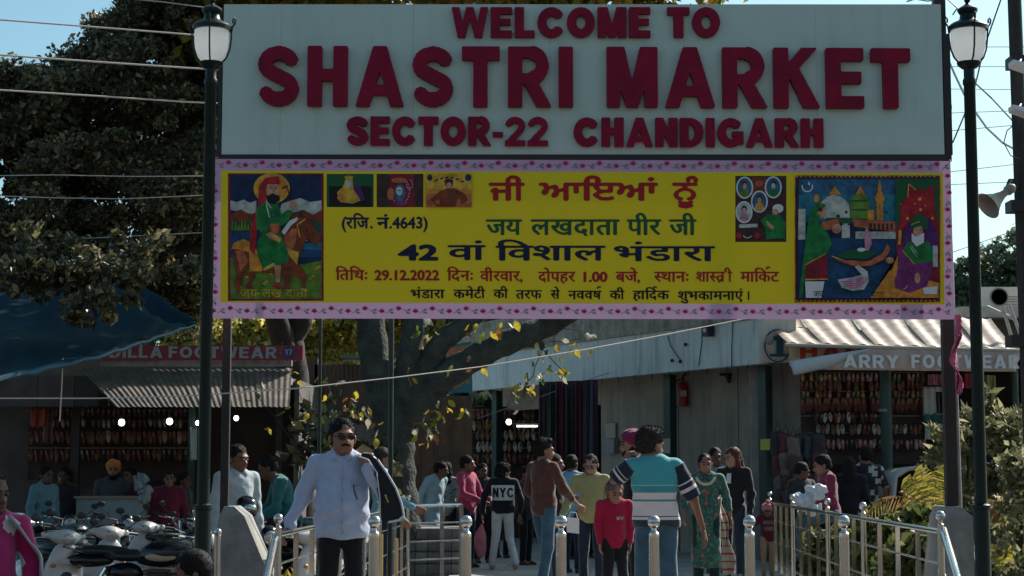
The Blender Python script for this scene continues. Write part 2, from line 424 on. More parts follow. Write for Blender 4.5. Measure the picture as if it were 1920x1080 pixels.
def letter(ch):
    t, h = T_, H_
    if ch == 'I': return t, [rect(0, 0, t, 1)]
    if ch == 'L': return .6, [rect(0, 0, t, 1), rect(0, 0, .6, h)]
    if ch == 'E': return .64, [rect(0, 0, t, 1), rect(0, 0, .64, h), rect(0, 1 - h, .63, 1), rect(0, .41, .59, .41 + h * .95)]
    if ch == 'F': return .6, [rect(0, 0, t, 1), rect(0, 1 - h, .6, 1), rect(0, .4, .53, .4 + h)]
    if ch == 'T': return .66, [rect(0, 1 - h * 1.1, .66, 1), rect(.33 - t / 2, 0, .33 + t / 2, 1)]
    if ch == 'H': return .7, [rect(0, 0, t, 1), rect(.7 - t, 0, .7, 1), rect(0, .42, .7, .42 + h)]
    if ch == 'N': return .7, [rect(0, 0, t * .95, 1), rect(.7 - t * .95, 0, .7, 1), [(0, 1), (.24, 1), (.7, 0), (.46, 0)]]
    if ch == 'M': return .86, [rect(0, 0, t * .9, 1), rect(.86 - t * .9, 0, .86, 1), [(0, 1), (.3, 1), (.53, 0), (.33, 0)], [(.86, 1), (.56, 1), (.33, 0), (.53, 0)]]
    if ch == 'W': return 1.08, [[(0, 1), (.23, 1), (.4, 0), (.18, 0)], [(.43, 1), (.62, 1), (.4, 0), (.21, 0)], [(.46, 1), (.65, 1), (.87, 0), (.68, 0)], [(.85, 1), (1.08, 1), (.9, 0), (.68, 0)]]
    if ch == 'A': return .84, [[(.3, 1), (.54, 1), (.84, 0), (.6, 0)], [(.3, 1), (.54, 1), (.24, 0), (0, 0)], rect(.2, .19, .64, .36)]
    if ch == 'K': return .76, [rect(0, 0, t, 1), [(.1, .3), (.1, .58), (.47, 1), (.74, 1)], [(.24, .56), (.42, .68), (.78, 0), (.5, 0)]]
    if ch == 'V': return .84, [[(0, 1), (.24, 1), (.54, 0), (.3, 0)], [(.84, 1), (.6, 1), (.3, 0), (.54, 0)]]
    if ch == 'Y': return .8, [[(0, 1), (.26, 1), (.5, .5), (.3, .4)], [(.8, 1), (.54, 1), (.3, .5), (.5, .4)], rect(.4 - t / 2, 0, .4 + t / 2, .5)]
    if ch == 'D': return .74, [rect(0, 0, t, 1), rect(0, 0, .34, h), rect(0, 1 - h, .34, 1)] + poly_band(arc(.33, .5, .41 - t / 2, .5 - h / 2, 90, -90), [h] * 5 + [t * .97] * 9 + [h] * 5)
    if ch == 'O': return .84, poly_band(arc(.42, .5, .42 - t / 2, .5 - t * .46, 0, 342, 19), t * .96, True)
    if ch == 'C': return .8, poly_band(arc(.42, .5, .42 - t / 2, .5 - t * .46, 34, 326, 22), t * .96)
    if ch == 'G': return .82, poly_band(arc(.42, .5, .42 - t / 2, .5 - t * .46, 38, 318, 22), t * .96) + [rect(.46, .36, .82, .54), rect(.62, .1, .82, .5)]
    if ch in 'RP':
        q = [rect(0, 0, t, 1), rect(0, .38, .4, .38 + h * .85), rect(0, 1 - h * .9, .4, 1)] + poly_band(arc(.4, .695, .31 - t * .44, .315 - h / 2, 90, -90), t * .9)
        if ch == 'R': q += [[(.24, .46), (.5, .46), (.76, 0), (.5, 0)]]
        return .74, q
    if ch == 'S':
        q = t * .93; return .72, poly_band(arc(.36, .70, .357 - q / 2, .3 - q / 2, 14, 205, 12) + [(.2, .58), (.3, .53), (.42, .475), (.53, .42)] + arc(.36, .3, .352 - q / 2, .3 - q / 2, 28, -166, 14), q)
    if ch == '2': return .68, poly_band(arc(.34, .69, .23, .21, 172, -30, 14) + [(.44, .46), (.24, .24), (.13, .1)], .2) + [rect(.0, 0, .67, .19)]
    if ch == '1': return .42, [rect(.17, 0, .42, 1), [(.0, .72), (.0, .9), (.17, 1), (.3, 1), (.3, .8)]]
    if ch == '7': return .62, [rect(0, .8, .62, 1), [(.4, .85), (.62, .85), (.36, 0), (.12, 0)]]
    if ch == '-': return .34, [rect(0, .3, .34, .48)]
    return .4, []
def letter_geo(ch, res=76):
    w, ps = letter(ch)
    B = np.zeros((int(1.1 * res) + 2, int((w + .1) * res) + 2), bool)
    for p in ps: B |= raster([p], -.05, -.05, w + .05, 1.05, res)[:B.shape[0], :B.shape[1]]
    V, F, Wl = contour(B, 1)
    V = [((x + .5) / res - .05, (y + .5) / res - .05) for x, y in V]
    return w, V, F, Wl
LG = {}
def latin(txt, u0, u1, x_track=.1, space=.34):
    """advance layout: returns list (char, x, width) in unit height, total width"""
    x = 0; out = []
    for c in txt:
        if c == ' ': x += space; continue
        if (c, T_) not in LG: LG[(c, T_)] = letter_geo(c)
        out.append((c, x)); x += LG[(c, T_)][0] + x_track
    return out, x - x_track
def put_letters(txt, a, b, h, m, parent, depth=.03, one=False, name='letter', space=.34, track=.1, up=Vector((0, 0, 1)), nrm=None, fit=None):
    """letters from point a (baseline left) to b (baseline right), height h, standing proud by depth towards the viewer"""
    a = Vector(a); b = Vector(b); lay, tot = latin(txt, 0, 0, track, space)
    ex = (b - a) / tot; up = Vector(up) * h; nrm = nrm or (b - a).normalized().cross(Vector(up).normalized()) 
    g = G(); outs = []
    for c, x in lay:
        w, V, F, Wl = LG[(c, T_)]
        if not one: g = G()
        n = len(V)
        fr = [a + ex * (x + vx) + up * vy + nrm * depth for vx, vy in V]
        if depth > .004:
            bk = [p - nrm * depth for p in fr]
            g.add(fr + bk, F + [(p, q, q + n, p + n) for p, q in Wl])
        else: g.add(fr, F)
        if not one: outs.append(g.build(name, m, parent))
    if one: outs.append(g.build(name, m, parent))
    return outs
REPH = poly_band(arc(.02, .0, .1, .1, 200, 20, 8) , .07)
def indic(tokens, bold=0, boldy=0, res=70):
    """tokens: strings or (string, clip, extra) -> bitmap (y from -0.45 em to 1.15 em)"""
    y0, y1 = -.45, 1.15; parts = []
    for tk in tokens:
        s, clip, extra = (tk, 1, None) if isinstance(tk, str) else tk
        if s == ' ': parts.append(np.zeros((10, int(.3 * res)), bool)); continue
        pl = outlines(s); xs = [p[0] for q in pl for p in q]; a, b = min(xs), max(xs)
        fills = [raster([q], a, y0, b, y1, res) for q in pl]
        # nonzero rule on the signed sum keeps counters open and overlaps solid
        A = raster(pl, a, y0, b, y1, res)
        if clip < 1:
            cut = int(A.shape[1] * clip); A = A[:, :cut]
        if extra == 'reph':
            ext = [[(b - a - .16 + x, .83 + y) for x, y in q] for q in REPH]
            for q in ext: A = A | raster([[(x + a, y) for x, y in q]], a, y0, b, y1, res)[:A.shape[0], :A.shape[1]]
        if extra == 'rakar':
            for q in poly_band([(b - .1, .27), (b - .22, .13), (b - .4, -.04)], .09): A = A | raster([q], a, y0, b, y1, res)
        parts.append(A)
    hh = max(p.shape[0] for p in parts)
    parts = [np.pad(p, ((0, hh - p.shape[0]), (0, 0))) for p in parts]
    B = np.concatenate(parts, 1)
    return dil(B, bold, boldy), res, bold, boldy
def put_indic(tokens, u0, u1, vbase, em, d, m, parent, bold=0, boldy=0, name='lettering', lay=.002):
    B, res, bx, by = indic(tokens, bold, boldy)
    cols = np.where(B.any(0))[0]; B = B[:, cols[0]:cols[-1] + 1]
    V, F, _ = contour(B)
    w = B.shape[1]; g = G(); pts = []
    for x, y in V:
        u = u0 + (x + .5) / w * (u1 - u0); v = vbase - ((y + .5 - by) / res - .45) * em
        p = P(u, v, d); p.y -= lay; pts.append(p)
    g.add(pts, F); return g.build(name, m, parent)
# ---------------------------------------------------------------- materials used widely
M_dark = mat('dark_green_paint', (.005, .016, .015), .4, spec=.3, noise=.25, nscale=6, bump=.15)
M_brownsteel = mat('rusty_brown_steel', (.022, .016, .013), .6, noise=.5, nscale=9, bump=.3)
M_steel = mat('stainless_steel', (.62, .6, .57), .2, 1, noise=.1, nscale=5)
M_white = mat('white_sign_sheet', (.48, .63, .56), .42, noise=.05, nscale=1.3, dirt=.08)
M_red = mat('crimson_letter_acrylic', (.27, .003, .03), .5, spec=.2, noise=.22, nscale=5, col2=(.17, .002, .024), bump=.05)
M_black = mat('matt_black', (.012, .012, .013), .5)
M_conc = mat('weathered_concrete', (.25, .245, .225), .85, noise=.3, nscale=4, bump=.5, bscale=30, dirt=.3)

# ---------------------------------------------------------------- gantry sign
DS = 12.6
def gantry():
    base = P(1092, 882, DS); base.z = 0
    t = thing('gantry_sign', 'wide white market name board with raised crimson capital letters over the entrance', 'sign', base)
    a = P(420, 7, DS); b = P(1764, 9, DS); c = P(1770, 291, DS); d = P(415, 288, DS)
    zt, zb = (a.z + b.z) / 2, (c.z + d.z) / 2
    xs = [a.x, P(527, 100, DS).x, P(775, 100, DS).x, P(1031, 100, DS).x, P(1283, 100, DS).x, P(1530, 100, DS).x, b.x]
    for i in range(6):
        G().box((xs[i] + .0006, DS + .0008 * (i % 2), zb), (xs[i + 1] - .0006, DS + .05, zt)).build('panel', M_white, t)
    G().box((xs[0] - .03, DS + .055, zb - .045), (xs[-1] + .045, DS + .15, zt - .01)).build('backing_box', M_dark, t)
    g = G(); g.box((xs[0] - .035, DS - .006, zb - .05), (xs[-1] + .05, DS + .05, zb - .004))
    g.build('bottom_frame', M_black, t)
    G().box((xs[-1] + .006, DS + .0, zb - .002), (xs[-1] + .06, DS + .052, zt - .22)).build('side_frame', M_black, t)
    G().box((xs[0] - .034, DS + .0, zb - .002), (xs[0] - .004, DS + .052, zt - .1)).build('side_frame', M_black, t)
    for (tx, u0, u1, vt0, vb0, vt1, vb1, sp, tr) in (
            ('WELCOME TO', 847, 1350, 16, 72, 17, 72, .42, .07), ('SHASTRI', 484, 1074, 89, 201, 90, 203, .3, .14), ('MARKET', 1137, 1706, 91, 203, 94, 206, .3, .12),
            ('SECTOR-22', 650, 1028, 220, 274, 222, 275, .3, .06), ('CHANDIGARH', 1075, 1543, 222, 276, 224, 278, .3, .07)):
        globals()['T_'], globals()['H_'] = (.25, .205) if tx in ('SHASTRI', 'MARKET') else (.285, .225)
        A = P(u0, vb0, DS); B = P(u1, vb1, DS); h = P(u0, vt0, DS).z - A.z
        put_letters(tx, A, B, h, M_red, t, depth=.055 if h > .3 else .04, space=sp, track=tr, nrm=Vector((0, -1, 0)))
    globals()['T_'], globals()['H_'] = .23, .2
    # supporting posts
    for (u, w, vtop, mm) in ((422, .028, 293, M_brownsteel), (1783, .04, -20, M_brownsteel)):
        x = P(u, 700, DS + .12).x
        zt_ = P(u, vtop, DS).z
        G().box((x - w, DS + .16, .2), (x + w, DS + .16 + 2 * w, zt_)).build('post', mm, t)
    x = P(1801, 700, DS + .12).x
    G().tube([(x, DS + .2, .15), (x - .03, DS + .2, 3.0), (x - .12, DS + .2, 5.2)], .018, 10).build('post', mat('galvanised_pipe', (.34, .31, .28), .5, noise=.3), t, True, label='thin pale pipe beside the right post')
    for u in (604, 736):
        x = P(u, 700, DS + .9).x
        G().tube([(x, DS + .75, .1), (x, DS + .75, 4.6)], .014 if u == 604 else .02, 8).build('brace_pole', M_dark, t, True)
    # iron boxes / bolt and pink ribbon
    return t
SIGN = gantry()

# ---------------------------------------------------------------- printed banner
DB = 12.47
ORGP = 0
def flatg(items, d, name, parent, step=.00025, lay0=.001, zf=None):
    """items: (polygon in photo units, material) printed one over the other"""
    g = G(); mats = []; k = 0
    for pts, m in items:
        if m not in mats: mats.append(m)
        g.m = mats.index(m); k += 1
        q = []
        for u, v in pts:
            if zf: u, v = zf(u, v)
            p = P(u, v, d); p.y -= lay0 + step * k; q.append(p)
        g.add(q, [list(range(len(q)))])
    return g.build(name, mats, parent)
def el(cx, cy, rx, ry, a0=0, a1=360, n=18): return [(cx + rx * math.cos(R(a0 + (a1 - a0) * i / n)), cy + ry * math.sin(R(a0 + (a1 - a0) * i / n))) for i in range(n + (0 if a1 - a0 == 360 else 1))]
def ln(pts, t): return poly_band(pts, t)[::2] if len(pts) > 2 else poly_band(pts, t)
def ink(name, c, tr=.05): return mat('print_' + name, c, .5, spec=.25, trans=tr, noise=0 if name in ('yellow', 'lilac', 'navytext', 'redtext', 'darkgreen', 'black', 'crimson', 'leaf', 'white') else .45, nscale=16)
I = dict(yellow=ink('yellow', (.9, .74, .02), .17), lilac=ink('lilac', (.6, .38, .58), .1), crim=ink('crimson', (.42, .02, .1)), leaf=ink('leaf', (.2, .22, .2)),
         navy=ink('navy', (.01, .03, .09)), navy2=ink('navytext', (.006, .014, .05), .05), red=ink('red', (.42, .02, .03)), green=ink('green', (.01, .2, .05)), dgreen=ink('darkgreen', (.01, .1, .04)),
         white=ink('white', (.7, .72, .72)), skin=ink('skin', (.6, .3, .18)), orange=ink('orange', (.7, .28, .04)), brown=ink('brown', (.22, .05, .02)), black=ink('black', (.008, .008, .012), .02),
         gold=ink('gold', (.7, .42, .05)), blue=ink('lakeblue', (.01, .07, .17)), teal=ink('teal', (.02, .2, .28)), sky=ink('sky', (.03, .13, .24)), violet=ink('violet', (.2, .03, .16)), purple=ink('purple', (.1, .02, .15)),
         grass=ink('grass', (.13, .25, .03)), pale=ink('pale', (.5, .55, .5)), wine=ink('wine', (.25, .015, .03)), terra=ink('terra', (.5, .14, .06)), dbrown=ink('dbrown', (.06, .03, .03)), pink=ink('pink', (.6, .28, .4)), text=ink('redtext', (.4, .012, .02), .05))
def banner():
    base = P(1088, 598, DB)
    t = thing('printed_banner', 'yellow banner with flowered lilac border and Hindi and Punjabi lettering', 'banner', base)
    c = [P(388, 298, DB), P(1782, 302, DB), P(1790, 599, DB), P(390, 597, DB)]
    def fn(s, q):
        p = c[0].lerp(c[1], s).lerp(c[3].lerp(c[2], s), q)
        return p
    G().grid(fn, 60, 14).build('lilac_sheet', I['lilac'], t)
    flatg([([(415, 320), (1768, 324), (1771, 571), (413, 567)], I['yellow'])], DB, 'yellow_panel', t)
    # lotus border
    it = []
    def lotus(x, y, s=1, rot=0):
        for k in range(-3, 4):
            a = R(-90 + k * 26 + rot); L_ = 8 * s * (1 - .05 * abs(k)); wd = 1.15 * s
            dx, dy = math.cos(a), math.sin(a)
            it.append(([(x, y), (x + dx * L_ * .5 - dy * wd, y + dy * L_ * .5 + dx * wd), (x + dx * L_, y + dy * L_), (x + dx * L_ * .5 + dy * wd, y + dy * L_ * .5 - dx * wd)], I['crim']))
        it.append((el(x, y + .5, 2.2, 1.8, n=8), I['crim']))
    def sprig(x, y, fl=1, vert=False):
        f = (lambda a, b: (x + b * fl, y + a)) if vert else (lambda a, b: (x + a, y + b * fl))
        for q in poly_band([f(-7, 4), f(-2, 1), f(3, 2), f(8, -3)], .9): it.append((q, I['leaf']))
        it.append(([f(-2, 1), f(2, -4.5), f(8, -5), f(3, -1)], I['leaf'])); it.append(([f(1, 2), f(5, 1), f(10, 4), f(4, 4.5)], I['leaf']))
    for i in range(44):
        u = 397 + i * 31.6
        o = (-2.5 if i % 2 else 2.5)
        if u < 1778: lotus(u, 309 + o + i * .08); lotus(u + 3, 582 + o + i * .06)
        if u < 1765: sprig(u + 15, 310 + i * .08, 1 if i % 2 else -1); sprig(u + 17, 583 + i * .06, -1 if i % 2 else 1)
    for i in range(8):
        v = 329 + i * 31.5
        lotus(402 + (2 if i % 2 else -2), v); lotus(1777 + (2 if i % 2 else -1), v + 3)
        if i < 8: sprig(402, v + 15, 1 if i % 2 else -1, True); sprig(1777, v + 18, -1 if i % 2 else 1, True)
    flatg(it, DB, 'floral_border_print', t, step=.00001)
    # ---- left picture: horse rider
    zf = lambda x, y: (x / 3.375 + 380, y / 3.375 + 290)
    A = []
    def add(m, *ps):
        for p in ps: A.append((p, I[m]))
    add('wine', rect(160, 118, 766, 925)); add('navy', rect(176, 126, 752, 912))
    add('pale', [(176, 350), (176, 290), (215, 300), (260, 285), (300, 305), (340, 290), (340, 380)], [(480, 380), (500, 310), (560, 290), (620, 275), (680, 300), (752, 290), (752, 380)])
    add('brown', [(176, 440), (176, 380), (240, 345), (300, 380), (350, 360), (350, 440)], [(520, 440), (560, 370), (640, 350), (700, 380), (752, 350), (752, 440)])
    add('dgreen', rect(176, 425, 752, 490)); add('blue', rect(176, 482, 752, 650)); add('teal', rect(600, 560, 752, 600))
    add('grass', [(176, 650), (176, 912), (752, 912), (752, 670), (600, 700), (420, 690)])
    for k in range(26): x = 190 + (k * 97) % 540; y = 700 + (k * 53) % 190; add('gold' if k % 3 else 'green', [(x, y), (x + 24, y - 12), (x + 34, y + 4)])
    for k in range(8): x = 180 + k * 20; add('grass', [(x, 480), (x + 10, 395 + (k % 3) * 20), (x + 20, 480)])
    add('gold', el(438, 215, 116, 98)); add('orange', el(440, 215, 96, 82, n=20))
    # horse
    add('brown', [(190, 590), (200, 680), (215, 760), (200, 830), (225, 890), (245, 830), (260, 760), (300, 690), (300, 590)], [(270, 740), (300, 790), (270, 830), (300, 870), (320, 860), (310, 820), (340, 750)],
        [(500, 480), (560, 420), (610, 390), (640, 400), (690, 430), (720, 480), (752, 520), (745, 560), (710, 570), (660, 530), (630, 600), (600, 680), (660, 760), (650, 850), (630, 840), (625, 790), (560, 760), (555, 860), (525, 860), (500, 740)],
        [(300, 590), (300, 740), (520, 760), (620, 640), (560, 500), (380, 560)])
    add('terra', [(520, 520), (570, 470), (600, 470), (590, 560), (540, 640)], [(210, 610), (260, 600), (290, 680), (240, 740)])
    add('white', [(500, 490), (550, 420), (605, 395), (600, 420), (560, 450), (520, 510)]); add('dbrown', [(600, 400), (625, 350), (640, 400)], el(662, 480, 12, 8))
    add('gold', *ln([(600, 440), (615, 520), (660, 545), (720, 500)], 9), *ln([(610, 440), (650, 410), (700, 440)], 8))
    add('orange', [(180, 600), (200, 560), (260, 535), (310, 560), (370, 640), (380, 740), (300, 740), (295, 620), (230, 600)])
    add('gold', [(530, 590), (610, 620), (600, 700), (550, 640)])
    # cloak, robe, figure
    add('red', [(350, 330), (360, 200), (400, 150), (470, 140), (490, 170), (480, 210), (410, 190), (400, 300), (350, 420), (340, 560), (330, 640), (300, 600), (300, 480)])
    add('green', [(400, 300), (340, 340), (345, 470), (380, 500), (345, 560), (350, 640), (390, 740), (545, 680), (540, 610), (500, 520), (490, 460), (540, 430), (575, 360), (540, 350), (500, 380), (480, 310)])
    add('gold', *ln([(388, 730), (450, 695), (540, 685)], 18)); add('gold', [(400, 510), (430, 490), (500, 530), (490, 560)])
    add('skin', [(400, 230), (410, 190), (480, 190), (486, 240), (470, 275), (420, 275)], el(572, 320, 22, 26), [(455, 700), (500, 700), (490, 810), (465, 810)], [(400, 510), (440, 500), (470, 530), (450, 545)])
    add('black', [(404, 262), (425, 258), (446, 246), (470, 258), (488, 262), (490, 290), (455, 318), (415, 305)], el(432, 218, 7, 3), el(466, 218, 7, 3), *ln([(422, 208), (442, 206)], 3), *ln([(456, 206), (476, 208)], 3), *ln([(449, 220), (452, 238)], 3), *ln([(505, 215), (535, 200), (550, 225)], 9), *ln([(535, 205), (560, 290)], 5))
    add('white', *ln([(405, 310), (420, 370), (450, 385), (480, 330)], 5), *ln([(405, 320), (425, 400), (460, 410), (482, 345)], 5), *ln([(408, 300), (435, 340), (475, 310)], 5))
    add('red', [(415, 190), (430, 150), (485, 140), (488, 180)], el(460, 470, 38, 16), [(440, 820), (520, 840), (530, 850), (450, 845)]); add('terra', [(430, 440), (490, 440), (480, 500), (440, 500)])
    flatg(A, DB, 'rider_picture', t, zf=zf, lay0=.0014)
    put_indic(['जय', ' ', 'लख', ' ', 'दाता'], 452, 578, 558, 22, DB, I['gold'], t, name='picture_caption', lay=.05)
    # ---- three small pictures
    B = []
    def ad(m, *ps):
        for p in ps: B.append((p, I[m]))
    ad('dgreen', rect(785, 122, 1082, 332)); ad('black', rect(800, 200, 1070, 332))
    ad('purple', [(950, 180), (1000, 200), (1030, 290), (980, 290)]); ad('gold', [(905, 150), (925, 130), (948, 150), (955, 220), (1000, 290), (950, 310), (870, 300), (850, 240), (890, 200)]); ad('pale', [(905, 165), (945, 165), (940, 205), (915, 210)]); ad('orange', el(880, 270, 28, 26)); ad('gold', el(925, 148, 30, 14, 180, 360))
    ad('wine', rect(1102, 122, 1396, 332)); ad('dbrown', rect(1102, 122, 1190, 332), rect(1340, 122, 1396, 332)); ad('teal', el(1248, 240, 34, 56)); ad('pink', *ln(el(1250, 230, 60, 80, -60, 200), 12), *ln(el(1310, 190, 18, 30, -90, 200), 8)); ad('pale', el(1245, 232, 20, 30)); ad('terra', el(1245, 165, 50, 18), el(1190, 250, 22, 40)); ad('black', *ln([(1232, 228), (1258, 228)], 5)); ad('violet', el(1250, 310, 50, 18))
    ad('orange', rect(1415, 122, 1702, 332)); ad('gold', rect(1415, 122, 1702, 220)); ad('terra', rect(1415, 250, 1702, 332)); ad('brown', [(1440, 285), (1500, 235), (1545, 215), (1600, 215), (1660, 250), (1680, 290), (1640, 320), (1620, 270), (1600, 332), (1500, 332), (1500, 280), (1465, 300), (1510, 332), (1480, 332)])
    ad('dbrown', el(1560, 185, 26, 30), el(1558, 172, 28, 18)); ad('navy', el(1438, 148, 16, 20), el(1680, 148, 20, 22)); ad('skin', el(1560, 196, 16, 18))
    ad('black', *[q for k in range(6) for q in poly_band([(1470 + k * 33, 180 - 30 * math.sin((k + .5) / 6 * 3.14)), (1490 + k * 33, 172 - 30 * math.sin((k + 1) / 6 * 3.14))], 9)])
    flatg(B, DB, 'small_pictures', t, zf=zf, lay0=.0014)
    # ---- oval portraits picture, and the large right picture
    zf2 = lambda x, y: (x / 3.3103 + 1340, y / 3.3103 + 290)
    B = []
    ad('dbrown', rect(128, 132, 445, 542)); ad('brown', rect(230, 140, 320, 300)); ad('terra', el(275, 180, 22, 20))
    for cx, cy, m, m2 in ((186, 205, 'grass', 'skin'), (363, 203, 'green', 'pale'), (277, 292, 'gold', 'skin'), (182, 358, 'pink', 'pink')):
        ad('white', el(cx, cy, 53, 69)); ad('pale' if m == 'pink' else 'sky', el(cx, cy, 44, 60)); ad(m, [(cx - 30, cy + 45), (cx - 18, cy + 10), (cx + 18, cy + 10), (cx + 30, cy + 45), (cx, cy + 57)]); ad('dbrown', el(cx, cy - 18, 18, 24)); ad(m2, el(cx, cy - 8, 13, 19))
    ad('green', [(280, 410), (330, 370), (400, 370), (440, 420), (435, 520), (320, 525), (310, 450)]); ad('white', el(392, 335, 34, 28)); ad('skin', el(375, 355, 20, 18), [(320, 410), (370, 450), (360, 470), (325, 440)]); ad('pale', *ln([(150, 445), (265, 440)], 22), *ln(el(203, 495, 28, 22, 20, 160), 8)); ad('red', el(150, 505, 18, 20), el(262, 505, 18, 20))
    flatg(B, DB, 'portraits_picture', t, zf=zf2, lay0=.0014)
    B = []
    ad('gold', rect(495, 126, 1402, 920)); ad('wine', rect(500, 131, 1397, 914)); ad('gold', *[rect(503 + k * 27.5, 134, 515 + k * 27.5, 141) for k in range(32)], *[rect(503 + k * 27.5, 904, 515 + k * 27.5, 911) for k in range(32)]); ad('navy', rect(508, 145, 1388, 900)); ad('sky', rect(520, 155, 1380, 330)); ad('teal', rect(520, 250, 1120, 420)); ad('blue', rect(520, 520, 1380, 890))
    ad('white', *ln(el(572, 200, 32, 32, -20, 200), 9), [(575, 185), (582, 170), (590, 185), (583, 195)])
    ad('pale', [(645, 400), (650, 310), (690, 265), (740, 248), (790, 270), (830, 310), (838, 400)], rect(516, 340, 560, 530), rect(640, 300, 668, 400), rect(785, 440, 835, 520), el(810, 415, 24, 26), rect(870, 480, 1120, 525)); ad('orange', [(705, 250), (740, 200), (780, 250)], el(629, 275, 17, 26), [(870, 250), (900, 195), (930, 250)])
    ad('grass', [(842, 400), (836, 310), (850, 265), (900, 240), (945, 265), (958, 310), (950, 400)]); ad('dgreen', rect(845, 285, 950, 296), rect(845, 340, 950, 350), rect(690, 395, 850, 430))
    ad('orange', rect(1000, 240, 1040, 410), rect(988, 262, 1052, 290), rect(1008, 190, 1030, 245), [(1010, 195), (1019, 160), (1028, 195)], rect(945, 345, 985, 410)); ad('terra', [(660, 425), (760, 400), (780, 470), (660, 470)], [(850, 405), (1120, 420), (1115, 480), (860, 450)]); ad('dbrown', *[rect(955 + k * 26, 430, 970 + k * 26, 470) for k in range(6)], el(762, 385, 12, 10), el(812, 360, 9, 9), el(1060, 360, 8, 8))
    ad('wine', rect(1120, 155, 1385, 890)); ad('red', [(1210, 215), (1350, 180), (1360, 420), (1200, 420), (1140, 480), (1160, 300)]); ad('dgreen', [(1116, 155), (1385, 155), (1350, 190), (1300, 220), (1240, 215), (1200, 180), (1190, 260), (1150, 300), (1140, 420), (1116, 470)], [(1350, 160), (1385, 155), (1385, 440), (1360, 330)]); ad('gold', *ln([(1200, 185), (1240, 222), (1300, 224), (1350, 180)], 7), *ln([(1198, 190), (1192, 265), (1150, 310), (1140, 470)], 7), el(1267, 280, 10, 10), el(1300, 320, 5, 5), el(1235, 310, 5, 5))
    ad('gold', *ln([(1140, 560), (1145, 480), (1190, 400), (1270, 345), (1345, 400), (1385, 470)], 18)); ad('purple', [(1155, 560), (1165, 480), (1200, 420), (1270, 365), (1340, 420), (1375, 490), (1375, 620)])
    ad('orange', [(1060, 780), (1140, 600), (1180, 640), (1160, 850), (960, 892), (1020, 892)], [(960, 892), (1080, 720), (1385, 800), (1385, 892)]); ad('brown', [(1130, 700), (1180, 690), (1160, 820), (1120, 840)])
    ad('violet', [(1130, 590), (1190, 570), (1330, 640), (1350, 700), (1310, 820), (1200, 862), (1110, 830), (1130, 700)]); ad('pink', el(1165, 800, 30, 40)); ad('violet', el(1235, 790, 52, 56), el(1150, 790, 42, 50)); ad('green', [(1165, 600), (1190, 540), (1250, 570), (1320, 540), (1350, 620), (1345, 665), (1230, 680)]); ad('gold', *ln([(1160, 600), (1230, 682), (1350, 665)], 6)); ad('pale', *ln([(1205, 575), (1250, 640), (1300, 575)], 5), *ln([(1215, 570), (1252, 620), (1290, 572)], 4))
    ad('skin', el(1255, 480, 30, 42), el(1250, 770, 18, 34), el(1080, 660, 26, 20)); ad('white', [(1215, 490), (1240, 515), (1260, 505), (1292, 490), (1290, 550), (1245, 575), (1215, 540)]); ad('dgreen', [(1205, 450), (1215, 400), (1262, 370), (1310, 400), (1318, 460), (1290, 470), (1270, 445), (1220, 465)]); ad('gold', *ln([(1212, 440), (1262, 420), (1312, 445)], 6)); ad('dbrown', *ln([(1250, 478), (1256, 492)], 3), *ln([(655, 372), (672, 374)], 4), *ln([(1232, 470), (1250, 468)], 4), *ln([(1262, 468), (1280, 470)], 4)); ad('white', [(1285, 830), (1375, 820), (1370, 870), (1290, 868)]); ad('pale', rect(1345, 570, 1375, 700))
    # standing woman, boat, hand
    ad('white', [(555, 790), (675, 790), (655, 892), (560, 892)]); ad('wine', [(555, 640), (690, 590), (695, 780), (555, 785)]); ad('gold', *ln([(555, 780), (695, 776)], 8)); ad('green', [(590, 350), (640, 300), (685, 320), (660, 345), (640, 380), (640, 420), (700, 500), (720, 560), (690, 620), (560, 690), (540, 890), (515, 890), (545, 640), (560, 520), (575, 420)]); ad('gold', *ln([(655, 320), (630, 380), (630, 430), (580, 500), (553, 690)], 5), *ln([(553, 690), (680, 620), (725, 540)], 5)); ad('skin', el(660, 365, 22, 30), el(750, 465, 30, 30)); ad('dbrown', el(648, 345, 16, 14))
    ad('terra', [(720, 635), (800, 660), (950, 665), (1030, 620), (1065, 560), (1082, 590), (1050, 650), (960, 695), (850, 695), (760, 665)]); ad('gold', *ln([(720, 635), (800, 662), (950, 668), (1035, 622), (1068, 560)], 7)); ad('dgreen', [(750, 635), (790, 600), (870, 590), (960, 600), (1000, 610), (940, 655), (810, 652)]); ad('pink', [(925, 600), (922, 540), (930, 450), (960, 500), (968, 560), (945, 600)]); ad('white', el(902, 595, 26, 12))
    ad('pale', [(755, 780), (850, 765), (905, 750), (860, 700), (885, 690), (940, 730), (950, 790), (920, 840), (850, 850), (780, 830)]); ad('pink', [(775, 790), (850, 775), (910, 760), (935, 790), (900, 830), (830, 838)])
    ad('navy', *[q for k in range(3) for q in poly_band([(765, 795 + k * 13), (850, 790 + k * 13)], 2.5)])
    flatg(B, DB, 'shrine_picture', t, zf=zf2, lay0=.0014)
    put_indic(['जय'], 1523, 1542, 558, 17, DB, I['black'], t, name='picture_caption', lay=.05); put_indic(['दाता'], 1632, 1655, 558, 15, DB, I['black'], t, name='picture_caption', lay=.05)
    # ---- lettering
    tr, nv, gr, bk = I['text'], I['navy2'], I['dgreen'], I['black']
    def w(tok, u0, u1, vb, em, m, b=0, by=0): put_indic(tok, u0, u1, vb, em, DB, m, t, bold=b, boldy=by, lay=.004)
    w(['ਜੀ'], 916, 984, 375, 50, tr, 2, 2); w(['ਆਇਆਂ'], 1010, 1234, 375, 50, tr, 2, 2); w(['ਨੂੰ'], 1260, 1309, 375, 50, tr, 2, 2)
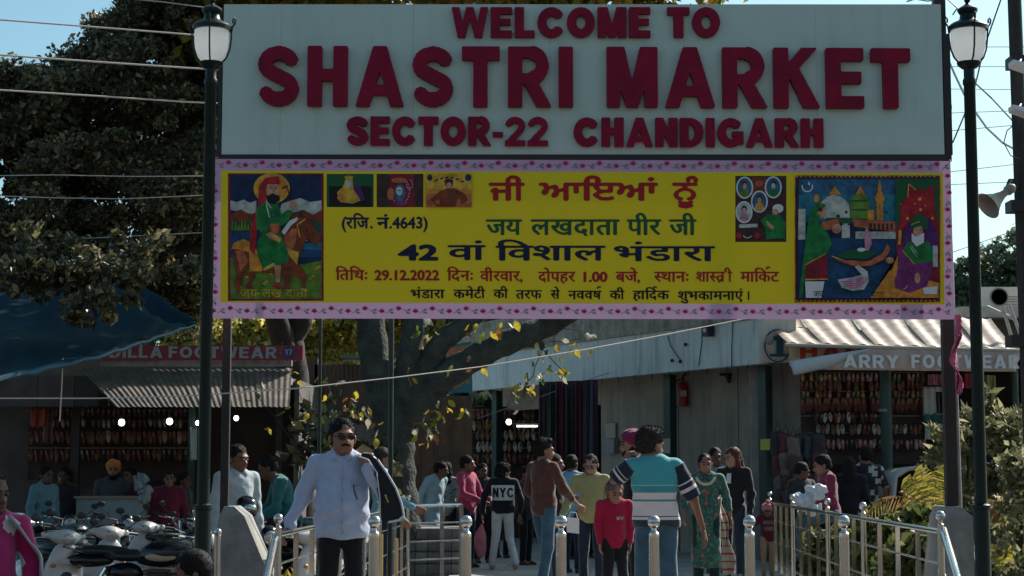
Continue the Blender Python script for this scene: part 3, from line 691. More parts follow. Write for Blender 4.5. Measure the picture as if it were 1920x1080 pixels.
    w(['(र', 'ज', 'ि'][:1] + ['िज'], 641, 692, 428, 31, nv, 2, 2); w(['.'], 694, 699, 428, 31, nv, 2, 2); w(['नं'], 706, 730, 428, 31, nv, 2, 2); w(['.4643)'], 730, 802, 428, 30, nv, 2, 2)
    w(['जय'], 911, 979, 440, 45, gr, 2, 1); w(['ल', 'ख', 'दा', 'ता'], 995, 1162, 440, 45, gr, 2, 1); w(['पी', 'र'], 1175, 1240, 440, 45, gr, 2, 1); w(['जी'], 1254, 1306, 440, 45, gr, 2, 1)
    w(['42'], 746, 822, 487, 39, nv, 3, 3); w(['वां'], 839, 911, 487, 43, nv, 2, 1); w(['िव', 'शा', 'ल'], 929, 1136, 488, 43, nv, 2, 1); w(['भं', 'डा', 'रा'], 1151, 1341, 489, 43, nv, 2, 1)
    w(['ित', 'िथः'], 629, 689, 525, 29, tr, 2, 1); w(['29.12.2022'], 702, 824, 525, 26, tr, 3, 2); w(['िद', 'नः'], 838, 887, 526, 29, tr, 2, 1); w(['वी', 'र', 'वा', 'र,'], 900, 980, 527, 29, tr, 2, 1)
    w(['दो', 'प', 'ह', 'र'], 1009, 1079, 528, 29, tr, 2, 1); w(['1.00'], 1094, 1139, 528, 26, tr, 3, 2); w(['ब', 'जे,'], 1154, 1200, 528, 29, tr, 2, 1)
    w([('स', .66, None), 'था', 'नः'], 1226, 1291, 528, 29, tr, 2, 1); w(['शा', ('स', .66, None), ('त', 1, 'rakar'), 'ी'], 1305, 1373, 528, 29, tr, 2, 1); w(['मा', ('िक', 1, 'reph'), 'ट'], 1388, 1461, 528, 29, tr, 2, 1)
    w(['भं', 'डा', 'रा'], 770, 834, 559, 25, bk, 2, 1); w(['क', 'मे', 'टी'], 850, 910, 559, 25, bk, 2, 1); w(['की'], 925, 953, 559, 25, bk, 2, 1); w(['त', 'र', 'फ'], 967, 1016, 560, 25, bk, 2, 1); w(['से'], 1032, 1050, 560, 25, bk, 2, 1)
    w(['न', 'व', 'व', ('ष', 1, 'reph')], 1065, 1128, 561, 25, bk, 2, 1); w(['की'], 1143, 1171, 561, 25, bk, 2, 1); w(['हा', ('िद', 1, 'reph'), 'क'], 1186, 1255, 561, 25, bk, 2, 1); w(['शु', 'भ', 'का', 'म', 'ना', 'एं'], 1271, 1394, 562, 25, bk, 2, 1); w(['।'], 1402, 1405, 562, 25, bk, 2, 1)
    # tying strings and cloth scrap
    for u, v in ((389, 299), (1783, 303), (390, 596), (1789, 597)):
        a = P(u, v, DB); b = P(u + (32 if u < 900 else -4), v - 6, DB + .2)
        G().tube([a, b], .004, 5).build('tie', I['pink'], t)
    return t
banner()
pk = mat('pink_cloth', (.5, .12, .22), .8, trans=.2)
def scarf():
    base = P(1795, 690, DS); 
    t = G()
    def fn(s, q):
        p = P(1789 + s * 9 + 5 * math.sin(q * 9), 590 + q * 150, DS - .05); p.x += .01 * math.sin(s * 9 + q * 20); p.y += .03 * math.sin(s * 6 + q * 14); return p
    t.grid(fn, 6, 20); o = t.build('cloth_strip', pk, None, True, org=base); md = o.modifiers.new('t', 'SOLIDIFY'); md.thickness = .004
    tag(o, 'faded pink cloth strip tied to the right post below the banner', 'cloth')
scarf()
# ---------------------------------------------------------------- ground
M_asph = mat('asphalt', (.06, .058, .055), .9, noise=.3, nscale=3, bump=.5, bscale=60)
M_pave = mat('pale_concrete_paving', (.3, .29, .27), .8, noise=.25, nscale=2.2, bump=.3, bscale=30)
def struct(o): o['kind'] = 'structure'; return o
g = G(); g.box((-200, -20, -.8), (200, 500, -.3)); struct(g.build('ground', M_asph))
g = G(); g.prism([(-1.75, 11.6, -.35), (3.1, 11.6, -.35), (3.6, 24.2, -.35), (12, 24.2, -.35), (12, 40, -.35), (-14, 40, -.35), (-14, 23.5, -.35), (-1.3, 23.5, -.35)], (0, 0, .35)); struct(g.build('pavement', M_pave))
for i in range(2):
    g = G(); g.box((-1.7, 11.2 - .4 * i, -.3), (3.05, 11.598 - .4 * i, -.12 - .12 * i)); struct(g.build('step', M_pave))
# paving slabs proud of the bed, seen between the legs of the crowd
tl = thing('paving_area', None, None, (1, 23, 0)); tl['kind'] = 'structure'
mtile = [mat('slab_a', (.4, .38, .34), .75, noise=.2, nscale=6, bump=.3), mat('slab_b', (.33, .32, .29), .75, noise=.25, nscale=6, bump=.3)]
tm = [G().box((.005, .005, .0), (.595, .595, .012)).mesh('tile', m) for m in mtile]
for i in range(9):
    for j in range(17):
        o = link('tile', tm[random.randrange(2)], tl); o.location = (-1 + i * .6 - 1 + .037 * j, 19.4 + j * .6 - 23, .001 + random.random() * .002)

# ---------------------------------------------------------------- lamps, bollards, railings
M_glass = mat('frosted_lantern_glass', (.97, .98, .99), .25, trans=.93)
def lamp(name, u, us, label):
    d = 11.5; base = P(u, 900, d); base.z = -.3
    t = thing(name, label, 'street lamp', base, 'twin lantern posts flanking the gate sign')
    x, y = base.x, base.y; zt = P(us, 120, d).z
    tilt = P(us, 120, d).x - P(u, 1000, d).x * 0 - x
    Z = lambda v: P(us, v, d).z
    def L(prof, nm, m, n=20, c=None): return G().lathe(prof, c or (x, y, 0), n).build(nm, m, t, True)
    z1 = P(us, 950, d).z
    L([(.11, -.3), (.11, -.1), (.08, -.05), (.055, .0), (.053, z1 - .02), (.062, z1 - .015), (.062, z1 + .01), (.046, z1 + .02)], 'pole_base', M_dark)
    L([(.041, z1), (.038, Z(160)), (.044, Z(158)), (.044, Z(150)), (.036, Z(146)), (.036, Z(130)), (.05, Z(128)), (.075, Z(122)), (.08, Z(117))], 'pole', M_dark)
    # lantern
    L([(.065, Z(116)), (.09, Z(107)), (.108, Z(92)), (.115, Z(75)), (.114, Z(58))], 'lantern_glass', M_glass, 28)
    L([(.128, Z(57)), (.13, Z(50)), (.118, Z(46)), (.1, Z(43)), (.07, Z(40)), (.055, Z(36)), (.05, Z(28)), (.06, Z(24)), (.068, Z(20)), (.066, Z(17)), (.045, Z(13)), (.02, Z(9)), (.012, Z(6)), (.02, Z(2)), (.022, Z(-2)), (.012, Z(-7)), (.004, Z(-14))], 'lantern_cap', M_dark, 28)
    for k in range(4):
        a = math.pi / 4 * 0 + k * math.pi / 2 + (.06); ca, sa = math.cos(a), math.sin(a)
        pts = [(x + ca * r, y + sa * r, Z(v)) for r, v in ((.07, 118), (.1, 108), (.121, 92), (.129, 75), (.131, 60), (.136, 50), (.152, 44), (.156, 37), (.148, 33), (.138, 37), (.14, 43))]
        G().tube(pts, .006, 6).build('lantern_bracket', M_dark, t, True)
    return t
lamp('street_lamp', 382, 374, 'dark green street lamp with frosted lantern left of the market sign')
lamp('street_lamp', 1838, 1811, 'dark green street lamp with frosted lantern right of the market sign')

DR = 12.2
def bollard_mesh():
    gp = G().lathe([(.037, -.0), (.037, .05), (.037, .9), (.0368, .925), (.036, .93), (.03, .935), (.018, .95), (.018, .965), (.03, .97)], n=18)
    gb = G().ball((0, 0, 1.01), .044, 18, 12)
    gc = G().lathe([(.055, 0), (.055, .012), (.04, .02)], n=18)
    return gp, gb, gc
bx = [702, 874, 1052, 1226, 1405, 1582]
blab = ['steel ball-topped bollard in front of the hip of the pale-shirted man', 'steel ball-topped bollard between the pale-shirted man and the youth in white jeans', 'steel ball-topped bollard in front of the brown-sweater man',
        'steel ball-topped bollard in front of the striped polo back', 'steel ball-topped bollard between the floral kurta woman and the pink-turban child', 'steel ball-topped bollard just left of the right railing corner']
proto = None
for u, lb in zip(bx, blab):
    p = P(u, 980, DR); p.z = 0
    if proto is None:
        proto = thing('bollard', lb, 'bollard', p, 'row of steel bollards across the entrance', local=True); ORG[proto.name] = Vector((0, 0, 0))
        gp, gb, gc = bollard_mesh(); gp.build('post', M_steel, proto, True); gb.build('ball', M_steel, proto, True); gc.build('collar', M_steel, proto, True)
    else:
        c = copy_tree(proto); c.location = p; c['label'] = lb

def rail_post(t, x, y, h, r=.025, rb=.035):
    o = G().lathe([(r, 0), (r, h - .08), (r * .6, h - .07), (r * .6, h - .05)], (x, y, 0), 16).build('post', M_steel, t, True)
    G().ball((x, y, h - .02), rb, 16, 10).build('ball', M_steel, o, True)
def railing(name, label, pts, hs, t=None, nb=3, cols=None, group=None):
    if t is None: t = thing(name, label, 'railing', (*pts[0], 0), group)
    for i, (x, y) in enumerate(pts): rail_post(t, x, y, hs[0])
    for (x0, y0), (x1, y1) in zip(pts, pts[1:]):
        for k, z in enumerate([hs[0] - .13, .72, .46, .2]):
            G().tube([(x0, y0, z), (x1, y1, z)], .02 if k == 0 else .008, 10).build('rail', M_steel, t, True)
        for k in range(1, nb + 1):
            f = k / (nb + 1); x = x0 + (x1 - x0) * f; y = y0 + (y1 - y0) * f
            G().box((x - .018, y - .01, .1), (x + .018, y + .01, hs[0] - .14)).build('baluster', M_steel, t)
    return t
VX = .0373
rx = lambda u, d: P(u, 900, d).x
yr = [12.2, 15.5, 17.7, 20.6, 23.0]; x0r = rx(1761, 12.2)
rr = railing('railing', 'long stainless steel railing with ball-topped posts along the right side', [(x0r + VX * (y - 12.2), y) for y in yr], [1.07])
# sloping handrail at the ramp, right
a = Vector((x0r + .02, 12.2, .95)); b = Vector((rx(1801, 10.9), 10.95, .62))
G().tube([a, b], .028, 12).build('sloping_handrail', M_steel, rr, True); G().tube([a - Vector((0, 0, .3)), b - Vector((0, 0, .3))], .01, 8).build('rail', M_steel, rr, True)
o = G().lathe([(.022, -.3), (.022, b.z - .01)], (b.x, b.y, 0), 14).build('post', M_steel, rr, True); G().ball((b.x, b.y, b.z + .02), .026, 14, 9).build('ball', M_steel, o, True)
yl = [12.2, 15.3, 18.4, 21.5]; x0l = rx(523, 12.2)
rl = railing('railing', 'stainless steel railing with ball-topped posts beside the pale-shirted man', [(x0l + VX * (y - 12.2), y) for y in yl], [1.05])
a = Vector((x0l - .02, 12.2, .9)); b = Vector((rx(487, 10.9), 11.0, .5))
G().tube([a, b], .03, 12).build('sloping_handrail', M_steel, rl, True)
b2 = Vector((rx(410, 11.8), 11.8, .0)); o = G().lathe([(.022, -.3), (.022, .93)], (b2.x, b2.y, 0), 14).build('post', M_steel, rl, True); G().ball((b2.x, b2.y, .95), .028, 14, 9).build('ball', M_steel, o, True)
# painted rods at the far end of the left railing
cl = [(.6, .5, .1), (.05, .3, .12), (.5, .06, .04), (.45, .45, .42)]
for k, u in enumerate((716, 730, 744)):
    d = 14.6 - k * .5; x = rx(u, d); o = G().box((x - .013, d - .01, .05), (x + .013, d + .01, .84)).build('baluster', mat('ochre_rod', (.5, .36, .16), .5), rl, label='painted rod with green and red bands')
    G().box((x - .014, d - .011, .3), (x + .014, d + .011, .47)).build('green_band', mat('rod_green', (.05, .32, .14), .5), o)
    G().box((x - .014, d - .011, .05), (x + .014, d + .011, .298)).build('red_band', mat('rod_red', (.5, .1, .07), .5), o)
# cross railing in front of the tiled steps
p0 = (x0l + VX * 9.3, 21.5); p1 = (rx(865, 22), 22.0)
M_dsteel = mat('dull_grey_steel', (.2, .2, .2), .35, .9)
rc = thing('railing', 'short cross railing in front of the grey tiled steps under the tree', 'railing', (p0[0], p0[1], 0))
for z in (.93, .72, .5, .28):
    G().tube([(p0[0], p0[1], z), (p1[0], p1[1], z)], .02 if z > .9 else .01, 8).build('rail', M_steel if z > .9 else M_dsteel, rc, True)
for u in (829, 865):
    x = rx(u, 21.9); G().box((x - .025, 21.88, 0), (x + .025, 21.93, .94)).build('post', M_dsteel, rc)

# concrete footings of the sign posts
def plinth(name, tops, bots, d0, d1, label):
    base = P((bots[0] + bots[1]) / 2, 1080, d0); base.z = -.3
    t = thing(name, label, 'concrete plinth', base, 'tapering footings of the sign')
    ztop = P(tops[0], 950, d0).z
    X = lambda u: P(u, 1000, d0).x
    zb = -.3; k = (1075 - 950)
    # extrapolate the slope to the ground
    zr = P(0, 1075, d0).z; f = (ztop - zb) / (ztop - zr)
    def side(a, b): return X(a) + (X(b) - X(a)) * f
    g = G(); m = [M_conc]
    bot = [(side(tops[0], bots[0]), d0, zb), (side(tops[1], bots[1]), d0, zb), (side(tops[1], bots[1]), d1, zb), (side(tops[0], bots[0]), d1, zb)]
    mid_z = ztop - .07
    top1 = [(X(tops[0]) - .03, d0 + .05, mid_z), (X(tops[1]) + .06, d0 + .05, mid_z), (X(tops[1]) + .06, d1 - .05, mid_z), (X(tops[0]) - .03, d1 - .05, mid_z)]
    top2 = [(X(tops[0]), d0 + .08, ztop), (X(tops[1]) - .02, d0 + .08, ztop), (X(tops[1]) - .02, d1 - .08, ztop), (X(tops[0]), d1 - .08, ztop)]
    g.hexa(bot, top1); g.hexa([(a, b, c + .0005) for a, b, c in top1], top2)
    g.build('body', M_conc, t)
    z5 = .45
    return t
plinth('footing', (416, 440), (394, 497), 12.62, 13.1, 'tapering grey concrete footing with sunlit edge under the left sign post')
plinth('footing', (1778, 1812), (1762, 1829), 12.62, 13.1, 'tapering grey concrete footing under the right sign post')
# tiled steps under the tree
ts = thing('tiled_steps', 'grey tiled steps rising to the tree platform behind the cross railing', 'steps', (rx(800, 23), 23, 0))
mt = [mat('grey_tile_%d' % k, c, .5, noise=.3, nscale=7, bump=.2) for k, c in enumerate(((.1, .11, .105), (.13, .135, .13), (.08, .09, .09)))]
G().box((rx(690, 23.2), 23.42, 0), (rx(868, 23.2), 24.6, .6)).build('platform', M_conc, ts)
for r in range(4):
    for c in range(8):
        x = rx(690, 23.2) + c * .157; y = 23.1 + r * .08
        G().box((x + .003, y, .15 * r + .004), (x + .152, y + .4, .15 * r + .146)).build('tile', mt[(r * 3 + c) % 3], ts)
# ---------------------------------------------------------------- market building right of centre
M_wall = mat('cream_plaster', (.34, .31, .255), .85, noise=.18, nscale=1.6, bump=.2, dirt=.3)
M_fas = mat('pale_blue_fascia', (.58, .68, .69), .8, noise=.14, nscale=1.3, bump=.25, dirt=.35)
M_ledge = mat('stained_ledge', (.34, .33, .28), .9, noise=.4, nscale=5, bump=.5, dirt=.4)
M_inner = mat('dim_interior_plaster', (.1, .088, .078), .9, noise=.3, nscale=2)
M_pil = mat('green_iron_pillar', (.015, .045, .04), .45, noise=.3, nscale=7)
M_sheet = mat('corrugated_sheet', (.5, .44, .38), .6, .0, noise=.3, nscale=3, bump=.2, dirt=.3)
C0 = Vector((3.66, 26.0, 0)); L0 = Vector((-1.15, 35.6, 0)); dv = (L0 - C0).normalized(); nv_ = Vector((dv.y, -dv.x, 0))     # nv_ points away from the viewer
if nv_.y < 0: nv_ = -nv_
def bp(s, dep, z): return C0 + dv * s + nv_ * dep + Vector((0, 0, z))
LEN = (L0 - C0).length
mb = thing('market_building', 'cream market hall with wide pale blue fascia and green iron pillars behind the crowd', 'building', (C0.x, C0.y, 0))
def slab(name, s0, s1, d0, d1, z0, z1, m, par=mb, **k):
    g = G(); g.hexa([bp(s0, d0, z0), bp(s1, d0, z0), bp(s1, d1, z0), bp(s0, d1, z0)], [bp(s0, d0, z1), bp(s1, d0, z1), bp(s1, d1, z1), bp(s0, d1, z1)]); return g.build(name, m, par, **k)
slab('fascia', 0, LEN, 0, .16, 2.93, 3.6, M_fas); slab('parapet', .0, LEN, -.03, .2, 3.603, 4.25, M_ledge)
slab('roof', 0, LEN, .2, 5, 3.3, 3.5, M_conc)
for i in range(18):
    s = .3 + i * .55; G().tube([bp(s, -.01, 2.93), bp(s, -.012, 2.87 - .05 * random.random())], .008, 5).build('drip_bolt', M_black, mb)
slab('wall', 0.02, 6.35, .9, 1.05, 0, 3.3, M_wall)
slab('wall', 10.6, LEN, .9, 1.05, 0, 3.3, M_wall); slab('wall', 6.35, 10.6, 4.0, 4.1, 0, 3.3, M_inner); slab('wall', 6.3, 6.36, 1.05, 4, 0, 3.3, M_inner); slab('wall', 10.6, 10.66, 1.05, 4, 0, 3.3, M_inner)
slab('header', 6.36, 10.6, .9, 1.0, 2.55, 3.3, mat('header_panel', (.36, .3, .24), .8, noise=.3))
# the shutter guide, seams and pillars
for s in (.42, 3.14, 9.6):
    slab('pillar', s - .1, s + .1, .32, .36, 0, 2.93, M_pil); slab('pillar_web', s - .02, s + .02, .361, .5, 0, 2.93, M_pil)
for s in (1.0, 1.9, 3.7): slab('wall_joint', s, s + .012, .888, .899, 0, 3.3, mat('joint', (.15, .14, .12), .9))
# cables, speaker box, boards and clutter on the fascia
def onf(u, v, dep=0):
    """point on the fascia plane under photo position"""
    a = P(u, v, 20); o = Vector((0, 0, EYE)); d = a - o; k = ((C0 + nv_ * dep) - o).dot(nv_) / d.dot(nv_); return o + d * k
def wire(name, pts, r, m, parent=None, org=None, n=5, label=None):
    return G().tube(pts, r, n).build(name, m, parent, True, label=label, org=org)
M_cable = mat('black_cable', (.02, .02, .02), .5)
M_wire = mat('pale_service_wire', (.55, .5, .42), .5)
for q in ([(1316, 604), (1316, 640), (1310, 686)], [(1374, 602), (1372, 650), (1372, 690)], [(1252, 630), (1258, 650), (1270, 668), (1278, 678)]):
    wire('cable', [onf(u, v, -.02) for u, v in q], .008, M_cable, mb)
o = onf(1328, 620, -.1)
sb = thing('wall_speaker', 'small black box speaker with pale cone on the blue fascia', 'speaker', o)
sw = .075
G().hexa([o + dv * a + nv_ * b + Vector((0, 0, -.09)) for a, b in ((-sw, -.06), (sw, -.06), (sw, .06), (-sw, .06))], [o + dv * a + nv_ * b + Vector((0, 0, .09)) for a, b in ((-sw, -.06), (sw, -.06), (sw, .06), (-sw, .06))]).build('cabinet', M_black, sb)
G().ball(o - nv_ * .06, .035, 10, 6).build('cone', mat('speaker_cone', (.6, .6, .58), .5), sb, True)
# two dark bits on the fascia (broken brackets)
for u, v in ((1260, 676), (1275, 678), (1285, 646)): G().ball(onf(u, v, -.03), .03, 6, 4).build('bracket_stub', M_black, mb)
# fire extinguisher
def onwall(u, v, dep=.88): return onf(u, v, dep)
o = onwall(1280, 762); fe = thing('fire_extinguisher', 'red fire extinguisher hung on the cream wall', 'fire extinguisher', o)
G().lathe([(.02, -.01), (.085, 0), (.09, .04), (.09, .34), (.07, .39), (.03, .41), (.03, .43)], (o.x, o.y - .1, o.z), 16).build('cylinder', mat('extinguisher_red', (.35, .02, .03), .35), fe, True)
G().box((o.x - .05, o.y - .2, o.z + .16), (o.x + .05, o.y - .185, o.z + .26)).build('instruction_label', mat('paper', (.6, .55, .45), .7), fe)
G().tube([(o.x, o.y - .1, o.z + .43), (o.x, o.y - .1, o.z + .5), (o.x + .05, o.y - .1, o.z + .55)], .02, 8).build('valve', M_black, fe)
G().tube([(o.x, o.y - .1, o.z + .47), (o.x - .12, o.y - .1, o.z + .42), (o.x - .17, o.y - .1, o.z + .25), (o.x - .15, o.y - .1, o.z + .05), (o.x - .1, o.y - .1, o.z - .02)], .013, 6).build('hose', M_black, fe)
# ceiling fan box under the soffit, meter boards
o = onwall(1363, 705); cc = thing('wall_fan', 'small dark wall fan under the blue fascia', 'fan', o)
G().box((o.x - .12, o.y - .1, o.z), (o.x + .12, o.y, o.z + .04)).build('bracket', M_black, cc); G().tube([(o.x, o.y - .1, o.z), (o.x + .02, o.y - .12, o.z - .12)], .05, 8, r2=.025).build('motor', M_black, cc)
def flatbox(name, u0, v0, u1, v1, dep, th, m, lab=None, cat=None, par=None):
    a, b, c, d = onf(u0, v1, dep), onf(u1, v1, dep), onf(u1, v0, dep), onf(u0, v0, dep)
    b.z = a.z; d.z = c.z
    o = G().prism([a, b, c, d], nv_ * -th).build(name, m, par, org=None if par else (a + b) * .5)
    if lab: tag(o, lab, cat)
    return o
flatbox('notice_board', 1138, 793, 1156, 822, .88, .03, mat('pale_board', (.4, .38, .3), .8), 'pale framed notice on the cream wall beside the hanging scarves', 'notice')
flatbox('meter_box', 1140, 823, 1160, 850, .88, .1, mat('meter_grey', (.22, .25, .24), .6), 'grey meter box below the framed notice', 'meter box')
flatbox('sticker', 1427, 823, 1444, 844, .3, .012, mat('yellow_sticker', (.5, .5, .08), .6), 'yellow and white sticker on the corner pillar', 'sticker')
flatbox('sticker', 1243, 822, 1257, 850, .3, .012, mat('paper2', (.4, .4, .36), .7), 'small paper notice stuck to the iron pillar behind the striped polo man', 'notice')
# right return of the corner with the shop number
M_cream = mat('cream_panel', (.58, .53, .44), .7, noise=.12, nscale=3, dirt=.3)
G().box((C0.x, 26.0, 2.95), (C0.x + .55, 26.16, 4.25)).build('corner_panel', M_cream, mb)
G().box((C0.x - .02, 26.9, 0), (C0.x + .65, 27.0, 3.3)).build('wall', mat('grey_plaster', (.33, .34, .32), .85, noise=.25, nscale=2, dirt=.35), mb)
g = G(); Z = lambda v: P(1458, v, 25.98).z; xx = P(1458, 650, 25.98).x
g.tube([(xx + .19 * math.cos(R(a)), 25.985, Z(648) + .24 * math.sin(R(a))) for a in range(0, 361, 15)], .011, 6, caps=False); g.build('number_ring', mat('ring_paint', (.03, .06, .07), .6), mb)
T_, H_ = .3, .2
a_ = P(1447, 668, 25.97); put_letters('1', a_, a_ + Vector((.17, 0, 0)), .31, mat('number_paint', (.01, .08, .11), .6), mb, depth=.003, name='shop_number', nrm=Vector((0, -1, 0)))
G().box((a_.x - .03, 25.966, a_.z - .005), (a_.x + .21, 25.969, a_.z + .035)).build('number_serif', mat('number_paint', (), .6), mb)
T_, H_ = .23, .2
o = P(1442, 638, 25.7); G().ball(o, .07, 12, 8, (1, .4, 1)).build('round_fitting', mat('grey_fitting', (.25, .23, .2), .6), mb, True)

# ---------------------------------------------------------------- right shop with awning
DA = 24.9
rs = thing('footwear_shop', 'open footwear shop under a sunlit corrugated awning, right of the number one panel', 'shop', (5.6, 27, 0))
xL, xR = C0.x + .1, 8.6
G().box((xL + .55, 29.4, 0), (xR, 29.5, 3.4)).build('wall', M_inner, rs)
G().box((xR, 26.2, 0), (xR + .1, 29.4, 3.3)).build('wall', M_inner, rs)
G().box((xL + .55, 26.1, 3.22), (xR + .8, 29.5, 3.32)).build('roof', M_conc, rs)
G().box((xL + .55, 26.0, 3.0), (xR + .9, 26.09, 3.3)).build('fascia', M_cream, rs)
# awning sheets
YT = 26.95; Zt = P(1500, 594, YT).z - .02; 
e0 = P(1478, 643, DA); e1 = P(1905, 654, DA)
n = 13
for i in range(n):
    f0, f1 = i / n, (i + 1) / n
    def fn(s, q, f0=f0, f1=f1, i=i):
        f = f0 + (f1 - f0) * s * 1.01
        b = Vector((e0.x + (e1.x - e0.x) * f, DA, e0.z + (e1.z - e0.z) * f)); t = Vector((e0.x - .05 + (e1.x - e0.x) * 1.08 * f, YT, Zt))
        p = b.lerp(t, q); p.z += .016 * math.sin(s * 2 * math.pi) + .002 * (i % 2) - .05 * math.sin(q * 3.1) * (.4 + .3 * math.sin(i * 2.1)); return p
    o = G().grid(fn, 24, 8).build('awning_sheet', mat('cream_awning_sheet', (.40, .31, .245), .65, noise=.22, nscale=3, bump=.2, dirt=.25), rs)
    md = o.modifiers.new('thick', 'SOLIDIFY'); md.thickness = .004
G().tube([e0 + Vector((-.05, -.02, -.03)), e1 + Vector((.05, -.02, -.03))], .028, 10).build('awning_edge_pipe', mat('edge_pipe', (.4, .36, .3), .5), rs, True)
for u in (1662, 1905):
    x = P(u, 800, DA + .5).x; G().tube([(x, DA + .5, 0), (x, DA + .5, 2.95)], .085 if u == 1662 else .05, 14).build('pillar', M_pil, rs, True)
x = P(1662, 800, DA + .4).x
G().tube([(x, DA + .5, 2.24), (x, DA + .5, 2.2)], .088, 14).build('pillar_tape', mat('grey_tape', (.15, .2, .19), .5), rs, True)
# signboard behind (red letters) and canvas banner in front with pale letters, its left corner curled down
sb_ = thing('shop_signboard', 'cream shop board with red letters half hidden by the hanging canvas', 'sign', P(1570, 680, 25.3))
zz = lambda v, d=25.3: P(1600, v, d).z
G().box((P(1480, 650, 25.3).x, 25.3, zz(686)), (P(1640, 650, 25.3).x, 25.33, zz(646))).build('board', mat('board_cream', (.55, .42, .3), .7, noise=.2), sb_)
a_ = P(1500, 673, 25.29); b_ = P(1620, 673, 25.29)
put_letters('HAR', a_, b_, .2, mat('red_paint', (.42, .03, .02), .6), sb_, depth=.003, track=.16, nrm=Vector((0, -1, 0)), one=True, name='lettering')
cb = thing('canvas_banner', 'faded pinkish canvas with pale footwear shop lettering hanging under the awning edge', 'banner', P(1700, 692, DA))
M_canv = mat('faded_canvas', (.58, .45, .38), .8, noise=.1, nscale=3, trans=.12, dirt=.2)
top0, top1 = P(1640, 652, DA - .03), P(1905, 655, DA - .03); bot0, bot1 = P(1530, 693, DA - .03), P(1905, 697, DA - .03)
def fn(s, q):
    t = top0.lerp(top1, s); b = bot0.lerp(bot1, s); p = t.lerp(b, q); p.y += .02 * math.sin(s * 17) * q; return p
o = G().grid(fn, 40, 6).build('canvas', M_canv, cb, True); md = o.modifiers.new('t', 'SOLIDIFY'); md.thickness = .004
def fn(s, q):
    A = P(1640, 652, DA - .035); B = P(1478, 677, DA - .14); Cc = P(1545, 692, DA - .035); D = P(1488, 704, DA - .16)
    p = A.lerp(B, s).lerp(Cc.lerp(D, s), q); p.y -= .06 * math.sin(q * 3.14) * s; return p
o = G().grid(fn, 16, 6).build('curled_corner', mat('canvas_back', (.5, .55, .56), .7, trans=.1), cb, True); md = o.modifiers.new('t', 'SOLIDIFY'); md.thickness = .004
M_pl = mat('pale_lettering', (.66, .68, .66), .6)
for tx, u0, u1 in (('HARRY', 1556, 1686), ('FOOTWEAR', 1709, 1912)):
    a_ = P(u0, 690 if u0 < 1600 else 690, DA - .075); b_ = P(u1, 691, DA - .075)
    if tx == 'HARRY': put_letters('ARRY', P(1582, 689, DA - .075), b_, .185, M_pl, cb, depth=.003, track=.12, nrm=Vector((0, -1, 0)), one=True, name='lettering')
    else: put_letters(tx, a_, b_, .19, M_pl, cb, depth=.003, track=.16, nrm=Vector((0, -1, 0)), one=True, name='lettering')

# ---------------------------------------------------------------- shoes
def shoe_geo(m_out, m_sole, w=.075, L=.22, pointy=.6):
    g = G(); g.m = 0; n = 8; V = []
    def prof(t): return w * .5 * (1 - .25 * math.cos(t * 6.28)) * (1 if t < 1 - .3 * pointy else max(.12, (1 - t) / (.3 * pointy))) * (min(1, .55 + t * 3))
    rows = 6
    for i in range(rows + 1):
        t = i / rows; r = prof(t); z = -L * t; dd = .05 * (1 - .4 * t)
        V += [(-r, 0, z), (r, 0, z), (r * .75, -dd, z), (-r * .75, -dd, z)]
    F = []
    for i in range(rows):
        for k in range(4): F.append((i * 4 + k, i * 4 + (k + 1) % 4, (i + 1) * 4 + (k + 1) % 4, (i + 1) * 4 + k))
    F += [(0, 3, 2, 1), (rows * 4, rows * 4 + 1, rows * 4 + 2, rows * 4 + 3)]
    g.add(V, F)
    g.m = 1; g.add([(-w * .3, -.052, -.02), (w * .3, -.052, -.02), (w * .22, -.05, -L * .42), (-w * .22, -.05, -L * .42)], [(0, 1, 2, 3)])
    return g
def C_(n, c): return mat('shoe_' + n, c, .55, noise=.2, nscale=40)
SH = {}
for n, c1, c2 in (('maroon', (.11, .02, .016), (.2, .1, .06)), ('tan', (.2, .1, .055), (.08, .035, .02)), ('cream', (.42, .36, .28), (.3, .12, .06)), ('black', (.03, .025, .025), (.3, .2, .12)),
                  ('gold', (.5, .33, .08), (.2, .05, .04)), ('green', (.06, .16, .1), (.4, .3, .1)), ('pink', (.45, .12, .2), (.5, .4, .3)), ('silver', (.5, .5, .48), (.15, .1, .1))):
    SH[n] = shoe_geo(None, None).mesh('shoe', [C_(n, c1), C_(n + '_lining', c2)])
def shoes(u0, u1, v, d0, cols, lab, grp, d1=None, sc=1.0, du=8.6, jit=.8):
    k = 0; u = u0; ordn = lambda n: str(n) + ('th' if 10 < n % 100 < 20 else {1: 'st', 2: 'nd', 3: 'rd'}.get(n % 10, 'th'))
    while u < u1:
        f = (u - u0) / max(1, u1 - u0); d = d0 + ((d1 or d0) - d0) * f
        if random.random() < .07: u += du; continue
        c = cols[int(random.random() * len(cols))]
        p = P(u + random.uniform(-jit, jit), v + random.uniform(-1.2, 1.2), d)
        o = bpy.data.objects.new('shoe', SH[c]); COL.objects.link(o); o.location = p; o.scale = (sc, sc, sc * random.uniform(.9, 1.08)); o.rotation_euler = (R(8), R(random.uniform(-9, 9)), R(random.uniform(-25, 25)))
        tag(o, lab.replace('@', {'maroon': 'dark red', 'tan': 'tan', 'cream': 'cream', 'black': 'black', 'gold': 'golden', 'green': 'green', 'pink': 'pink', 'silver': 'silver'}[c]).replace(' shoe ', ' shoe, %s from the left ' % ordn(k + 1)), 'shoe', grp)
        u += du; k += 1
